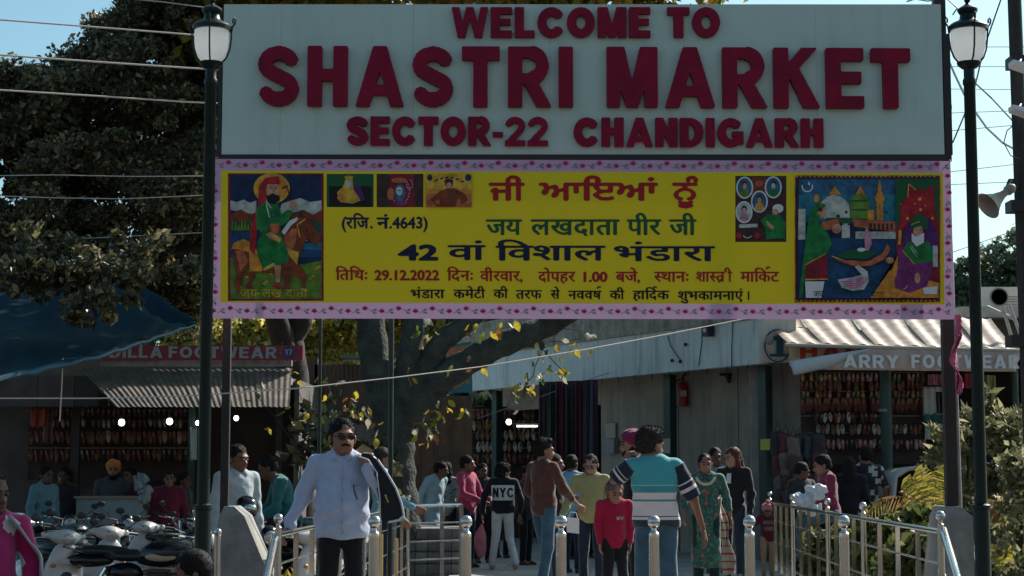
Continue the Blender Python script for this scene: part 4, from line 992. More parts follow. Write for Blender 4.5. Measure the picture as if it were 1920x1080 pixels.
def rack(name, label, u0, v0, u1, v1, d, m, rails=()):
    a = P(u0, v0, d); b = P(u1, v1, d); base = Vector(((a.x + b.x) / 2, d, b.z)); t = thing(name, label, 'display rack', base)
    G().box((a.x, d, b.z), (b.x, d + .02, a.z)).build('back_board', m, t)
    for v in rails:
        z = P(u0, v, d).z; G().tube([(a.x, d - .02, z), (b.x, d - .02, z)], .008, 6).build('rail', M_dsteel, t, True)
    return t
M_back = mat('rack_backing', (.04, .025, .02), .8, noise=.4, nscale=6)
rack('shoe_rack', 'tall board of hanging shoes in the shop under the corrugated awning', 1500, 694, 1738, 870, 26.2, M_back, (699, 714, 734, 746, 780, 812))
grp = 'shoes hung in the awning shop'
shoes(1505, 1735, 700, 26.1, ['cream', 'green', 'gold', 'tan', 'pink'], '@ shoe hung in the top row under the awning canvas', grp, sc=.62)
shoes(1504, 1735, 714, 26.1, ['maroon', 'maroon', 'tan'], '@ shoe in the second hanging row under the awning', grp, sc=.8)
shoes(1505, 1735, 733, 26.1, ['gold', 'cream', 'tan', 'green'], '@ shoe in the third hanging row under the awning', grp, sc=.62)
shoes(1504, 1732, 745, 26.1, ['maroon'], '@ shoe in the long reddish row of the awning shop', grp, sc=1.05, du=8.2)
shoes(1530, 1650, 774, 26.08, ['black', 'cream', 'maroon', 'silver'], '@ shoe hung below the long reddish row', grp, sc=.7)
shoes(1535, 1735, 796, 26.06, ['cream', 'green', 'silver', 'tan', 'maroon'], '@ shoe in the low mixed row behind the shoppers', grp, sc=.7)
shoes(1545, 1735, 824, 26.04, ['pink', 'cream', 'tan', 'black', 'pink'], '@ shoe in the lowest row behind the printed-shirt man', grp, sc=.66)

# hanging goods right of the rack
def cloth_item(name, u0, v0, u1, v1, d, m, label, cat='garment', wav=.03, slv=False, grp=None, th=.02):
    a = P(u0, v0, d); b = P(u1, v1, d); w = abs(b.x - a.x); h = a.z - b.z
    def fn(s, q):
        nar = 1 - (.25 * (1 - q) if slv else 0)
        return Vector((a.x + w * (.5 + (s - .5) * nar), d + wav * math.sin(s * 9 + u0) * (.3 + q) - .02 * math.sin(s * 21 + u1), a.z - h * q))
    o = G().grid(fn, 14, 8).build(name, m, None, True, org=((a.x + b.x) / 2, d, b.z)); md = o.modifiers.new('t', 'SOLIDIFY'); md.thickness = th
    tag(o, label, cat, grp); return o
M_wc = mat('white_cotton', (.55, .57, .56), .8, noise=.1); M_pc = mat('pink_cotton', (.5, .2, .26), .8, noise=.3, nscale=12); M_rc = mat('red_cotton', (.4, .05, .06), .8); M_tc = mat('teal_cotton', (.03, .12, .12), .8)
cloth_item('hanging_dress', 1730, 725, 1772, 780, 26.0, M_wc, 'white dress hanging beside the shoe boards')
cloth_item('hanging_shirt', 1742, 702, 1768, 722, 25.9, M_pc, 'pink shirt hanging at the top right of the awning shop')
cloth_item('hanging_trousers', 1757, 735, 1771, 775, 25.7, M_black, 'dark trousers hanging in front of the white dress')
cloth_item('display_cushion', 1732, 778, 1776, 791, 25.9, M_tc, 'dark teal cloth roll under the white dress', 'cloth', th=.1)
cloth_item('hanging_cloth', 1735, 792, 1770, 824, 26.0, M_wc, 'white cloth hanging below the teal roll', 'cloth')
cloth_item('tunic', 1808, 700, 1826, 728, 25.8, M_rc, 'red patterned top hanging near the right lamp post')
cloth_item('tunic', 1842, 704, 1866, 728, 25.9, mat('olive_cotton', (.3, .28, .1), .8), 'olive top hanging right of the lamp post')
cloth_item('hanging_bag', 1848, 738, 1862, 754, 25.6, M_rc, 'small red bag hanging above the leafy shrub', 'bag')
# bags and jackets hung in the corner beside the boards
bagc = [((.02, .022, .025), 'black'), ((.06, .035, .03), 'dark brown'), ((.1, .02, .03), 'dark maroon'), ((.05, .06, .06), 'dark grey'), ((.16, .12, .1), 'taupe')]
for k in range(26):
    c, nm = bagc[(k * 7) % 5]; u = 1458 + (k % 6) * 15 + (k // 6) * 3; v = 808 + (k // 6) * 34 + (k * 5) % 11; d = 25.2 - .1 * (k % 3)
    p = P(u, v, d); w_ = .09 + .03 * random.random(); h_ = .13 + .08 * random.random()
    o = sdf_obj('hanging_bag', [('b', (p.x, p.y, p.z - h_), (w_, .07, h_), .05)], mat('bag_' + nm.replace(' ', '_'), c, .6, noise=.4, nscale=15), None, h=.03, wr=.012, seed=k)
    G().tube([(p.x - w_ * .6, p.y, p.z - .05), (p.x, p.y, p.z + .14), (p.x + w_ * .6, p.y, p.z - .05)], .01, 5).build('strap', M_black, o)
    tag(o, nm + ' bag, %s from the left in %s' % (['first', 'second', 'third', 'fourth', 'fifth', 'sixth'][k % 6], ['the top row of corner bags', 'the second row of corner bags', 'the third row of corner bags', 'the fourth row of corner bags', 'the lowest row of corner bags'][k // 6]), 'bag', 'bags hung at the corner of the awning shop')

# ---------------------------------------------------------------- middle shop (bulb, tube light, hanging scarves)
def lampbulb(u, v, d, r, label, warm=(1, .95, .85), st=22):
    o = P(u, v, d); t = thing('light_bulb', label, 'light bulb', o, 'lit bulbs in the shops')
    G().ball(o, r, 14, 9, (1, 1, 1.1)).build('bulb', mat('lit_bulb', (.9, .9, .85), .4, emit=warm, estr=st * .3), t, True)
    G().tube([o + Vector((0, 0, r * .9)), o + Vector((0, 0, r * .9 + .05))], r * .5, 8).build('holder', M_black, t); G().tube([o + Vector((0, 0, r)), o + Vector((0, 0, .35))], .004, 5).build('cord', M_cable, t)
lampbulb(954, 791, 31.5, .048, 'round lit bulb hanging in the middle shoe shop')
p0_, p1_ = P(969, 799, 33), P(1008, 799, 33)
tl_ = thing('tube_light', 'lit white tube light in the middle shoe shop', 'light', p0_)
G().tube([p0_, p1_], .016, 10).build('tube', mat('lit_tube', (.9, .9, .9), .4, emit=(.85, .93, 1), estr=3), tl_, True); G().tube([p0_ + Vector((-.03, .03, .04)), p1_ + Vector((.03, .03, .04))], .02, 6).build('fitting', M_dsteel, tl_)
rack('shoe_rack', 'rows of hanging shoes in the middle shop behind the round bulb', 868, 762, 1012, 900, 35.5, M_back, (768, 790, 812, 840))
grp = 'shoes hung in the middle shop'
for r_, (v, c) in enumerate(((768, ['maroon', 'tan']), (788, ['gold', 'cream', 'tan']), (806, ['cream', 'silver', 'tan']), (828, ['cream', 'tan', 'silver']), (850, ['maroon', 'black', 'tan']))):
    shoes(872, 1008, v, 35.3, c, '@ shoe in the ' + ['top', 'second', 'third', 'fourth', 'lowest'][r_] + ' row behind the round bulb', grp, sc=1.0, du=8.5)
cols = [((.07, .05, .06), 'dark brown'), ((.03, .06, .06), 'dark teal'), ((.1, .03, .05), 'dark maroon'), ((.03, .04, .04), 'near black'), ((.1, .015, .035), 'dull crimson'), ((.02, .02, .025), 'black'), ((.04, .03, .05), 'dusky violet')]
for k, ((c, nm), (u0, u1)) in enumerate(zip(cols, ((1010, 1026), (1026, 1044), (1042, 1062), (1060, 1082), (1081, 1096), (1094, 1110), (1108, 1122)))):
    d = 30.5 - k * .35; cloth_item('hanging_scarf', u0, 716 - k * .6, u1, 872, d, mat('scarf_' + nm.replace(' ', '_'), c, .8, noise=.4, nscale=6), nm + ' scarf in the curtain of scarves under the blue fascia', 'scarf', .05, grp='scarves hanging under the fascia', th=.03)

# brown wall panel and orange shop board behind the tree
lb = thing('shack', 'brown weathered shack wall beside the tree trunk', 'shed', (P(800, 900, 30).x, 30, 0))
G().box((P(770, 800, 30).x, 30, 0), (P(885, 800, 30).x, 30.1, 2.62)).build('wall', mat('brown_board', (.17, .1, .065), .8, noise=.35, nscale=3, dirt=.3), lb)
G().box((P(590, 700, 29).x, 29, 2.2), (P(690, 700, 29).x, 29.1, 3.1)).build('wall', mat('shack_sheet', (.2, .15, .12), .8, noise=.5, nscale=2, dirt=.4), lb)
for k in range(12): x = P(600 + k * 8, 700, 28.98).x; G().box((x, 28.97, 2.2), (x + .03, 28.995, 3.1)).build('batten', mat('batten', (.12, .09, .075), .8), lb)
for k in range(3): x = P(786 + k * 30, 700, 29.98).x; G().box((x, 29.97, 0), (x + .03, 29.995, 2.62)).build('batten', mat('batten', (), .8), lb)
G().box((P(640, 700, 28.9).x, 28.6, P(640, 668, 28.6).z - .03), (P(700, 700, 28.9).x, 29.4, P(640, 668, 28.6).z + .02)).build('roof_sheet', mat('green_sheet', (.12, .2, .18), .6), lb)
ob = thing('orange_shop_board', 'orange board with dark welcome lettering and blue edge half hidden behind the tree limbs', 'sign', P(820, 735, 28))
Q = [P(764, 660, 28), P(884, 640, 28), P(886, 736, 28), P(760, 738, 28)]
G().prism([Q[3], Q[2], Q[1], Q[0]], (0, .05, 0)).build('board', mat('blue_edge', (.03, .2, .26), .6), ob)
Q2 = [P(769, 665, 27.99), P(880, 646, 27.99), P(881, 727, 27.99), P(766, 730, 27.99)]
G().prism([Q2[3], Q2[2], Q2[1], Q2[0]], (0, .008, 0)).build('face', mat('orange_face', (.5, .2, .07), .6, noise=.2, nscale=5), ob)
a_ = P(770, 689, 27.985); put_letters('WE', a_, P(800, 688, 27.985), .16, mat('olive_ink', (.12, .1, .04), .6), ob, depth=.003, one=True, name='lettering', nrm=Vector((0, -1, 0)))
a_ = P(764, 706, 27.985); put_letters('S', a_, P(775, 706, 27.985), .15, mat('red_ink', (.4, .03, .02), .6), ob, depth=.003, one=True, name='lettering', nrm=Vector((0, -1, 0)))
G().prism([P(850, 736, 27.9), P(886, 736, 27.9), P(886, 712, 27.9), P(878, 722, 27.9), P(872, 716, 27.9), P(862, 726, 27.9)], (0, .01, 0)).build('blue_scallop', mat('blue_edge', (), .6), ob)

# ---------------------------------------------------------------- left shops
ls = thing('footwear_stall', 'dim footwear shop with red name board at the left behind the parked scooters', 'shop', (P(300, 900, 26.5).x, 26.5, -.3))
X = lambda u, d=26.5: P(u, 800, d).x
Zv = lambda v, d=26.5: P(300, v, d).z
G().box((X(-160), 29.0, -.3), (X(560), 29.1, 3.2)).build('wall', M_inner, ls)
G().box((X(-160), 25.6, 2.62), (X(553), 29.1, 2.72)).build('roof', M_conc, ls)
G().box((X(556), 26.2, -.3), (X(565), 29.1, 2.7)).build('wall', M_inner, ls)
G().box((X(-160), 25.55, Zv(762, 25.55)), (X(190), 25.65, Zv(705, 25.55))).build('wall', mat('grey_brown_plaster', (.09, .075, .065), .85, noise=.3, nscale=3), ls)
G().box((X(138, 25.5), 25.5, Zv(760, 25.5)), (X(182, 25.5), 25.54, Zv(706, 25.5))).build('shutter', M_black, ls)
for u in (62, 133, 200, 262): G().box((X(u, 25.5), 25.53, Zv(762, 25.5)), (X(u, 25.5) + .02, 25.548, Zv(700, 25.5))).build('wall_batten', mat('batten', (), .8), ls)
for u, w_ in ((140, .12), (358, .1), (520, .1)): G().box((X(u), 26.3, -.3), (X(u) + w_, 26.4, 2.65)).build('pillar', M_black if u != 358 else M_pil, ls)
nb_ = thing('name_board', 'red shop name board with pale footwear lettering and a blue number disc', 'sign', P(380, 675, 25.4))
G().box((X(185, 25.4), 25.4, Zv(675, 25.4)), (X(566, 25.4), 25.46, Zv(648, 25.4))).build('board', mat('red_board', (.26, .02, .035), .5, noise=.2), nb_)
M_lt = mat('grey_lettering', (.34, .36, .35), .6)
G().box((X(185, 25.45), 25.47, Zv(686, 25.45)), (X(545, 25.45), 25.56, Zv(675.4, 25.45))).build('ledge', M_conc, nb_)
put_letters('DILLA', P(205, 671, 25.39), P(305, 671, 25.39), .165, M_lt, nb_, depth=.003, track=.12, one=True, name='lettering', nrm=Vector((0, -1, 0)))
put_letters('FOOTWEAR', P(316, 671, 25.39), P(519, 672, 25.39), .165, M_lt, nb_, depth=.003, track=.13, one=True, name='lettering', nrm=Vector((0, -1, 0)))
c_ = P(541, 661, 25.39); G().add([c_ + Vector((.085 * math.cos(R(a)), 0, .085 * math.sin(R(a)))) for a in range(0, 360, 20)], [list(range(18))]).build('number_disc', mat('blue_disc', (.03, .05, .16), .5), nb_)
put_letters('17', P(534, 665.5, 25.38), P(548, 665.5, 25.38), .08, M_lt, nb_, depth=.002, one=True, name='lettering', nrm=Vector((0, -1, 0)))
# corrugated awning of the left shop
aw = thing('corrugated_awning', 'dull corrugated awning with leaf shadows below the red name board', 'awning', P(380, 762, 24.3))
n = 11
for i in range(n):
    def fn(s, q, i=i):
        f = (i + s * .985) / n
        t = P(150 + f * (548 - 150), 690, 25.4); b = P(218 + f * (542 - 218), 763, 24.3)
        p = b.lerp(t, q); p.z += .006 * math.sin(s * 2 * math.pi * 3) + .004 * (i % 2); return p
    o = G().grid(fn, 18, 4).build('sheet', mat('dull_brown_sheet', (.17, .145, .12), .8, noise=.35, nscale=3, bump=.3, dirt=.3), aw); md = o.modifiers.new('t', 'SOLIDIFY'); md.thickness = .004
for k in range(3): G().tube([P(222 + k * 155, 765, 24.35), P(200 + k * 160, 700, 25.3)], .012, 6).build('strut', M_black, aw)
rack('shoe_rack', 'wide dim board of hanging shoes in the left shop', 55, 764, 368, 900, 28.2, M_back, (770, 790, 812, 840))
grp = 'shoes hung in the left shop'
for r_, (v, c, s_) in enumerate(((766, ['tan', 'maroon', 'black'], .8), (786, ['maroon', 'tan', 'cream'], .8), (808, ['tan', 'cream', 'maroon', 'tan'], 1.2), (842, ['maroon', 'black', 'tan'], 1.1))):
    shoes(60, 366, v, 28.0, c, '@ shoe in the ' + ['top', 'second', 'third', 'lowest'][r_] + ' row of the dim left shop', grp, sc=s_ * .78, du=9.6)
for u, v, r_, lb_ in ((228, 792, .046, 'left of the two large lit bulbs in the left shoe shop'), (318, 790, .046, 'right of the two large lit bulbs in the left shoe shop'), (371, 793, .035, 'small lit bulb just left of the lamp post base'), (443, 784, .036, 'lit small bulb right of the left sign post')):
    lampbulb(u, v, 26.2, r_, lb_, st=30)
o = P(210, 950, 25.0); ct = thing('sales_counter', 'pale blue sales counter behind the white scooter', 'counter', (X(210, 25), 25, -.3))
G().box((X(150, 25), 24.9, -.3), (X(268, 25), 25.4, Zv(934, 25))).build('body', mat('pale_blue_laminate', (.2, .29, .31), .5, noise=.1), ct); G().box((X(146, 25), 24.86, Zv(934, 25)), (X(272, 25), 25.44, Zv(930, 25))).build('top', M_dsteel, ct)
cloth_item('hanging_garment', 60, 765, 84, 800, 25.9, mat('orange_red_cloth', (.35, .07, .03), .8), 'orange red garment hanging at the left shop front')
cloth_item('hanging_garment', 84, 764, 100, 830, 26.0, mat('brown_cloth', (.14, .07, .04), .8), 'brown long garment hanging beside the orange red one')
cloth_item('packet_strip', 358, 800, 368, 862, 25.9, mat('pale_packets', (.35, .42, .42), .4), 'strip of pale packets hanging behind the left lamp post', 'packets')
# far right: roofs, air conditioner
rb = thing('flat_roof_block', 'low flat-roofed building with sunlit concrete edge behind the right lamp post', 'building', (9.5, 31, 0))
G().box((7.7, 30.2, 0), (16, 36, 3.95)).build('wall', M_inner, rb)
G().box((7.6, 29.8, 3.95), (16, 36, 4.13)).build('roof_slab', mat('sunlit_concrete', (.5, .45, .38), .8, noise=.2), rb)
o = P(1880, 575, 31); ac = thing('air_conditioner', 'white air conditioner outdoor unit standing on the flat roof', 'air conditioner', (o.x, 31, 4.13))
x0, z0 = P(1842, 575, 31).x, 4.13; x1 = P(1925, 575, 31).x; z1 = P(1880, 538, 31).z
G().box((x0, 31, z0 + .05), (x1, 31.4, z1)).build('casing', mat('ac_white', (.6, .58, .52), .5, noise=.1), ac)
cx = P(1873, 556, 31).x; cz = P(1873, 557, 31).z
g = G(); g.lathe([(.16, 0), (.16, .012), (.14, .012), (.14, .0)], n=24); g.V = [(cx + a, 30.99 - c, cz + b) for a, b, c in g.V]; g.build('fan_ring', M_dsteel, ac, True)
g = G(); g.add([(cx + .14 * math.cos(R(a)), 30.995, cz + .14 * math.sin(R(a))) for a in range(0, 360, 20)], [list(range(18))]); g.build('fan_grille', M_black, ac)
for k in range(5): G().box((x0 + .38, 30.992, z0 + .1 + k * .045), (x1 - .04, 31.0, z0 + .115 + k * .045)).build('louvre', M_dsteel, ac)
# unseen block added behind the viewer to cut off low sky light
fb = thing('sky_screen_block', 'unseen plain brown block added behind the viewer to screen the low sky', 'building', (0, -24, -.3))
G().box((-60, -34, -.3), (60, -24, 13)).build('wall', mat('brown_screen_wall', (.2, .14, .1), .85, noise=.2, nscale=.5), fb)

G().box((-9, 39, 0), (0.4, 39.2, 2.6)).build('wall', M_inner, thing('added_back_wall', 'added dark wall hiding the bright ground behind the fig tree', 'wall', (-4, 39, 0)))  # dark wall added to cover the bright sunlit ground in the gap
# ---------------------------------------------------------------- trees
M_bark = mat('grey_green_bark', (.05, .058, .048), .9, noise=.5, nscale=5, bump=1, bscale=22, bdist=.04)
M_bark2 = mat('dark_bark', (.03, .022, .017), .9, noise=.4, nscale=6, bump=.8, bscale=14)
LM_dark = leaf_mat('dark_evergreen_leaf', [(0, (.038, .044, .028)), (.5, (.08, .084, .044)), (.8, (.17, .15, .065)), (1, (.42, .35, .18))], .42, .28)
LM_yel = leaf_mat('autumn_leaf', [(0, (.06, .09, .02)), (.45, (.2, .2, .04)), (.8, (.38, .27, .04)), (1, (.3, .12, .03))], .45)
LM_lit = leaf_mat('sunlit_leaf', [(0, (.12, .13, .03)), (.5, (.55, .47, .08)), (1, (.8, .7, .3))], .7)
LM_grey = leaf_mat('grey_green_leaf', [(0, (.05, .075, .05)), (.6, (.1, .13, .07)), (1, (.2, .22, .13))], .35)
def limb(g, pts, r0, r1, n=12):
    """smooth tapered limb through control points (Catmull-Rom) with slight irregularity"""
    pts = [Vector(p) for p in pts]; out = []
    q = [pts[0] * 2 - pts[1]] + pts + [pts[-1] * 2 - pts[-2]]
    for i in range(1, len(q) - 2):
        for k in range(5):
            t = k / 5; a, b, c, d = q[i - 1:i + 3]
            out.append(.5 * ((2 * b) + (c - a) * t + (2 * a - 5 * b + 4 * c - d) * t * t + (3 * b - a - 3 * c + d) * t ** 3))
    out.append(pts[-1]); N = len(out)
    rr = [(r0 + (r1 - r0) * i / (N - 1)) * (1 + .07 * math.sin(i * 1.9 + r0 * 40)) for i in range(N)]
    g.tube(out, rr, n)
def tree(name, label, base, limbs, crown_boxes, nleaf, size, lm, bark, k=260, spread=.5, hollow=0, elong=1.7, droop=.3):
    t = thing(name, label, 'tree', base)
    for i, (pts, r0, r1) in enumerate(limbs):
        g = G(); limb(g, pts, r0, r1, 14 if r0 > .15 else 8); g.build('trunk' if i == 0 else 'limb', bark, t, True)
    if nleaf:
        C = clumps(crown_boxes, nleaf, k, spread, hollow) - np.array(base)
        o = link('crown', leaves_mesh('crown', C, size, lm, elong=elong, droop=droop), t)
    return t
# centre tree: forked trunk behind the banner
d = 23.5; Q = lambda u, v, dd=d: P(u, v, dd)
b = Q(745, 1060); b.z = 0
ct_ = tree('fig_tree', 'large fork-trunked tree with yellowing leaves behind the middle of the banner', b,
     [([b, Q(748, 980), Q(742, 900), Q(741, 830), Q(738, 780)], .3, .24), ([Q(741, 840), Q(722, 760), Q(704, 690), Q(695, 600), Q(690, 500), Q(700, 300)], .22, .18),
      ([Q(742, 830), Q(762, 780), Q(800, 735), Q(850, 695), Q(920, 655), Q(985, 628), Q(1045, 600), Q(1120, 540, 22.5), Q(1200, 430, 22)], .24, .12),
      ([Q(750, 800), Q(775, 730), Q(800, 690), Q(830, 640), Q(880, 600), Q(950, 520), Q(1000, 300)], .2, .1),
      ([Q(742, 830), Q(757, 740), Q(768, 660), Q(782, 590), Q(800, 480), Q(810, 250)], .2, .12),
      ([Q(870, 600), Q(905, 590), Q(960, 560)], .06, .03),
      ([Q(975, 635), Q(1010, 645), Q(1018, 655)], .09, .05)],
     [(Q(600, -130, 24), (2.2, 2.6, 1.5), 1), (Q(900, -150, 24), (2.4, 2.6, 1.3), 1), (Q(1190, -120, 24), (1.9, 2.2, 1.05), .8), (Q(480, 30, 25), (.8, 1.2, 1.3), .3), (Q(800, -40, 27), (3.6, 1.0, .7), .5), (Q(760, 300, 25), (2.0, 1.0, 1.3), .3)],
     26000, .12, LM_yel, M_bark, k=330, spread=.42)
# twigs with single large leaves hanging in front of the limbs
LCOL = [mat('leaf_yellow', (.5, .38, .04), .5, trans=.45, noise=.3, nscale=30), mat('leaf_green', (.12, .17, .03), .5, trans=.4, noise=.3, nscale=30), mat('leaf_pale', (.5, .45, .33), .5, trans=.3), mat('leaf_rust', (.36, .13, .03), .6, trans=.3, noise=.3, nscale=30), mat('leaf_dark', (.04, .06, .03), .5, trans=.25)]
def bigleaf(m):
    g = G(); L_ = .15; w = .05
    V = [(0, 0, 0)] + [(s * w * math.sin(t * 3.14) ** .8 * (1.1 - t * .5), .012 * math.sin(t * 6) - .015 * abs(s), -L_ * t) for t in (.15, .35, .6, .82) for s in (-1, 0, 1)] + [(0, 0, -L_ * 1.08)]
    F = [(0, 1, 2), (0, 2, 3)]
    for i in range(3):
        a = 1 + i * 3; F += [(a, a + 3, a + 4, a + 1), (a + 1, a + 4, a + 5, a + 2)]
    F += [(10, 13, 11), (11, 13, 12)]
    g.add(V, F); return g.mesh('leaf', m, smooth=True)
BL = [bigleaf(m) for m in LCOL]
def hang_leaves(par, spots, d, wts, sc=(.6, 1.1)):
    for u, v, n, r in spots:
        for k in range(n):
            p = P(u + random.gauss(0, r), v + random.gauss(0, r * 1.1), d + random.uniform(-.4, .4))
            o = link('leaf', random.choices(BL, wts)[0], par); o.location = p - ORG[par.name]; s = random.uniform(*sc); o.scale = (s, s, s)
            o.rotation_euler = (R(random.gauss(0, 38)), R(random.gauss(0, 32)), R(random.uniform(0, 360)))
def twigs(par, d, paths, r=.006, m=None):
    for pts in paths: wire('twig', [P(u, v, d) for u, v in pts], r, m or M_bark2, par)
hang_leaves(ct_, [(985, 725, 10, 13), (968, 722, 4, 6), (997, 700, 5, 7), (1030, 665, 6, 12), (1040, 690, 5, 9), (1012, 650, 4, 8), (1092, 640, 6, 12), (1070, 650, 4, 7), (1058, 690, 3, 9), (866, 768, 3, 5), (815, 775, 8, 9), (806, 795, 6, 8), (838, 752, 4, 7), (804, 815, 4, 6), (782, 800, 4, 8), (890, 690, 3, 12), (770, 700, 3, 10), (800, 612, 7, 12), (935, 608, 5, 12), (900, 615, 5, 14), (835, 690, 3, 9)], 22.6, (5, 2.5, 2.5, 1.2, 2))
twigs(ct_, 22.6, [[(1018, 655), (1002, 690), (1000, 705), (985, 720), (982, 745)], [(1018, 655), (1040, 680), (1060, 700)], [(1030, 640), (1060, 640), (1090, 635)], [(1040, 615), (1095, 620), (1110, 640)], [(800, 735), (815, 765), (806, 790), (803, 830)], [(840, 735), (860, 745), (868, 765)]])
hang_leaves(ct_, [(625, 705, 3, 14), (640, 762, 7, 20), (606, 742, 5, 16), (655, 745, 6, 12), (632, 775, 7, 16), (600, 790, 4, 14), (668, 735, 4, 8), (640, 810, 6, 22), (618, 830, 4, 18), (560, 700, 2, 8), (536, 775, 2, 8), (508, 808, 2, 4), (690, 760, 5, 14), (700, 800, 5, 14), (660, 850, 6, 20), (480, 715, 3, 8), (475, 740, 3, 12)], 21.5, (3, 2.5, .8, 2, 5), (.5, 1.0))
twigs(ct_, 21.5, [[(480, 740), (530, 800), (560, 850), (600, 880)], [(545, 700), (575, 770), (600, 840)], [(560, 850), (620, 780), (640, 740)], [(600, 880), (640, 800), (660, 740)], [(500, 745), (520, 690), (530, 640)], [(640, 900), (645, 820), (620, 740), (610, 700)]], .004)
# dark bushes of the sapling
o = link('undergrowth', leaves_mesh('undergrowth', clumps([(P(640, 830, 22.6), (.75, .4, .65), 1), (P(690, 900, 22.8), (.5, .3, .5), .6)], 520, 40, .16), .1, LM_dark)); tag(o, 'dark leafy undergrowth at the foot of the forked tree behind the pale-shirted man', 'bush', kind='stuff')

# dark tree at the left
d = 25.5; b = P(560, 900, 27.5); b.z = 0
Q = lambda u, v, dd=27.5: P(u, v, dd)
tree('evergreen_tree', 'huge dark evergreen tree filling the left side behind the street lamp', b,
     [([b, Q(545, 700), Q(538, 640), Q(560, 590), Q(530, 480), Q(430, 300)], .3, .16), ([Q(548, 720), Q(500, 560, 27), Q(350, 400, 26.5), Q(230, 250, 26)], .2, .08), ([Q(400, 450, 26), Q(250, 480, 25), Q(120, 420, 24)], .13, .05), ([Q(430, 300), Q(330, 150, 26), Q(300, 60, 26)], .14, .05)],
     [(P(230, 330, 25), (2.6, 2.2, 2.0), 2.2), (P(60, 420, 24.5), (2.0, 2.0, 1.6), 1.3), (P(330, 120, 26), (1.15, 1.8, 1.1), .9), (P(275, 40, 26), (.75, 1.4, .6), .45), (P(190, 225, 25.5), (1.35, 1.6, 1.0), .8), (P(395, 260, 26.5), (.9, 1.5, 1.9), 1.0), (P(90, 230, 25), (1.15, 1.4, .75), .5), (P(20, 215, 24), (1.0, 1.0, .55), .35), (P(270, 540, 26.5), (1.1, 1.2, .7), .6), (P(140, 570, 26), (2.3, .9, .6), .6), (P(-150, 350, 24), (1.6, 2, 2.2), .7), (P(400, 60, 27), (.6, 1, .9), .35)],
     230000, .05, LM_dark, M_bark2, k=620, spread=.29, hollow=.3)
def lo_crown(name, label, base, boxes, n, size, lm, k=160, spread=.8, trunk=True, bark=None, cat='tree', nm='crown'):
    base = Vector(base); t = thing(name, label, cat, base)
    if trunk: k_ = .22 if cat == 'tree' else .02; g = G(); limb(g, [base, (base + Vector(boxes[0][0])) * .5 + Vector((.02, 0, 0)), Vector(boxes[0][0])], k_, k_ * .4, 8); g.build('trunk' if cat == 'tree' else 'stem', bark or M_bark2, t, True)
    link(nm, leaves_mesh(nm, clumps(boxes, n, k, spread) - np.array(base), size, lm), t); return t
# leaves hanging in front of the tarpaulin
fr = lo_crown('tree_branch', 'leafy branch hanging in front of the blue tarpaulin', P(60, 470, 17.5), [(P(150, 525, 17), (.75, .4, .25), 1), (P(190, 580, 17), (.36, .3, .22), .5), (P(60, 520, 17.2), (.4, .3, .12), .3), (P(40, 470, 17.6), (.8, .6, .3), .9), (P(250, 490, 17.6), (.8, .6, .25), .9)], 6500, .05, LM_dark, k=85, spread=.14, trunk=False, cat='branch', nm='foliage')
wire('limb', [P(-60, 430, 19), P(60, 480, 17.6), P(150, 530, 17.1), P(180, 590, 17.0), P(176, 620, 17)], .012, M_bark2, fr); wire('limb', [P(60, 480, 17.6), P(170, 500, 17.6), P(290, 480, 17.7)], .01, M_bark2, fr)
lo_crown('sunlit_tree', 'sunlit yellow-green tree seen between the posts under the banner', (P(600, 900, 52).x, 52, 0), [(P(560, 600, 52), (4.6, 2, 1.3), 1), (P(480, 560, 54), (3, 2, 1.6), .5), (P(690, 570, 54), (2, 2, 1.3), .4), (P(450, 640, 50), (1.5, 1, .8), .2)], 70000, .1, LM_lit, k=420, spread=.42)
lo_crown('distant_tree', 'hazy grey-green tree beyond the flat roof at the right edge', (P(1880, 900, 62).x, 62, 0), [(P(1880, 530, 62), (1.6, 1.5, 1.4), 1), (P(1815, 540, 62), (.6, 1, 1.2), .4), (P(1940, 500, 62), (1, 1.5, 1.6), .6)], 9000, .13, LM_grey, k=120, spread=.42)
lo_crown('distant_tree', 'dark tree mass behind the shack between the trunk and the banner', (P(760, 900, 44).x, 44, 0), [(P(760, 560, 44), (2.2, 1.5, 1.1), 1), (P(900, 590, 44), (1.4, 1, .5), .5)], 9000, .15, LM_yel, k=120, spread=.42)
lo_crown('distant_tree', 'far tree line filling the gap behind the shops', (P(500, 900, 60).x, 60, 0), [(P(560, 760, 60), (8, 2, 2.2), 1), (P(100, 640, 62), (9, 2, 3), 1)], 26000, .3, LM_grey, k=260, spread=.8)

# ---------------------------------------------------------------- plants near the railings
def strap_plant(name, label, base, n, L_, w, lm, arch=.5, cat='plant', el0=40):
    t = thing(name, label, cat, base); V = []; F = []; tt = []
    for k in range(n):
        a = random.uniform(0, 6.28); e = R(random.uniform(el0, 85)); l = L_ * random.uniform(.6, 1.1); p = Vector((random.gauss(0, .06), random.gauss(0, .06), random.uniform(0, .1)))
        hd = Vector((math.cos(a), math.sin(a), 0)); sd_ = Vector((-math.sin(a), math.cos(a), 0)); N = 5; b0 = len(V)
        for i in range(N + 1):
            f = i / N; q = p + hd * (math.cos(e) * l * f + arch * .3 * l * f * f) + Vector((0, 0, math.sin(e) * l * f - arch * l * f * f * .7)); ww = w * math.sin(max(.08, f) * 3.0) ** .7
            V += [q - sd_ * ww, q + sd_ * ww]
        for i in range(N): F.append((b0 + 2 * i, b0 + 2 * i + 1, b0 + 2 * i + 3, b0 + 2 * i + 2)); tt.append(k)
    me = np_mesh('blades', V, np.array(F), lm); at = me.attributes.new('tint', 'FLOAT', 'FACE'); rv = RNG.random(n); at.data.foreach_set('value', np.array([rv[i] for i in tt], dtype=np.float32))
    o = link('blades', me, t); return t
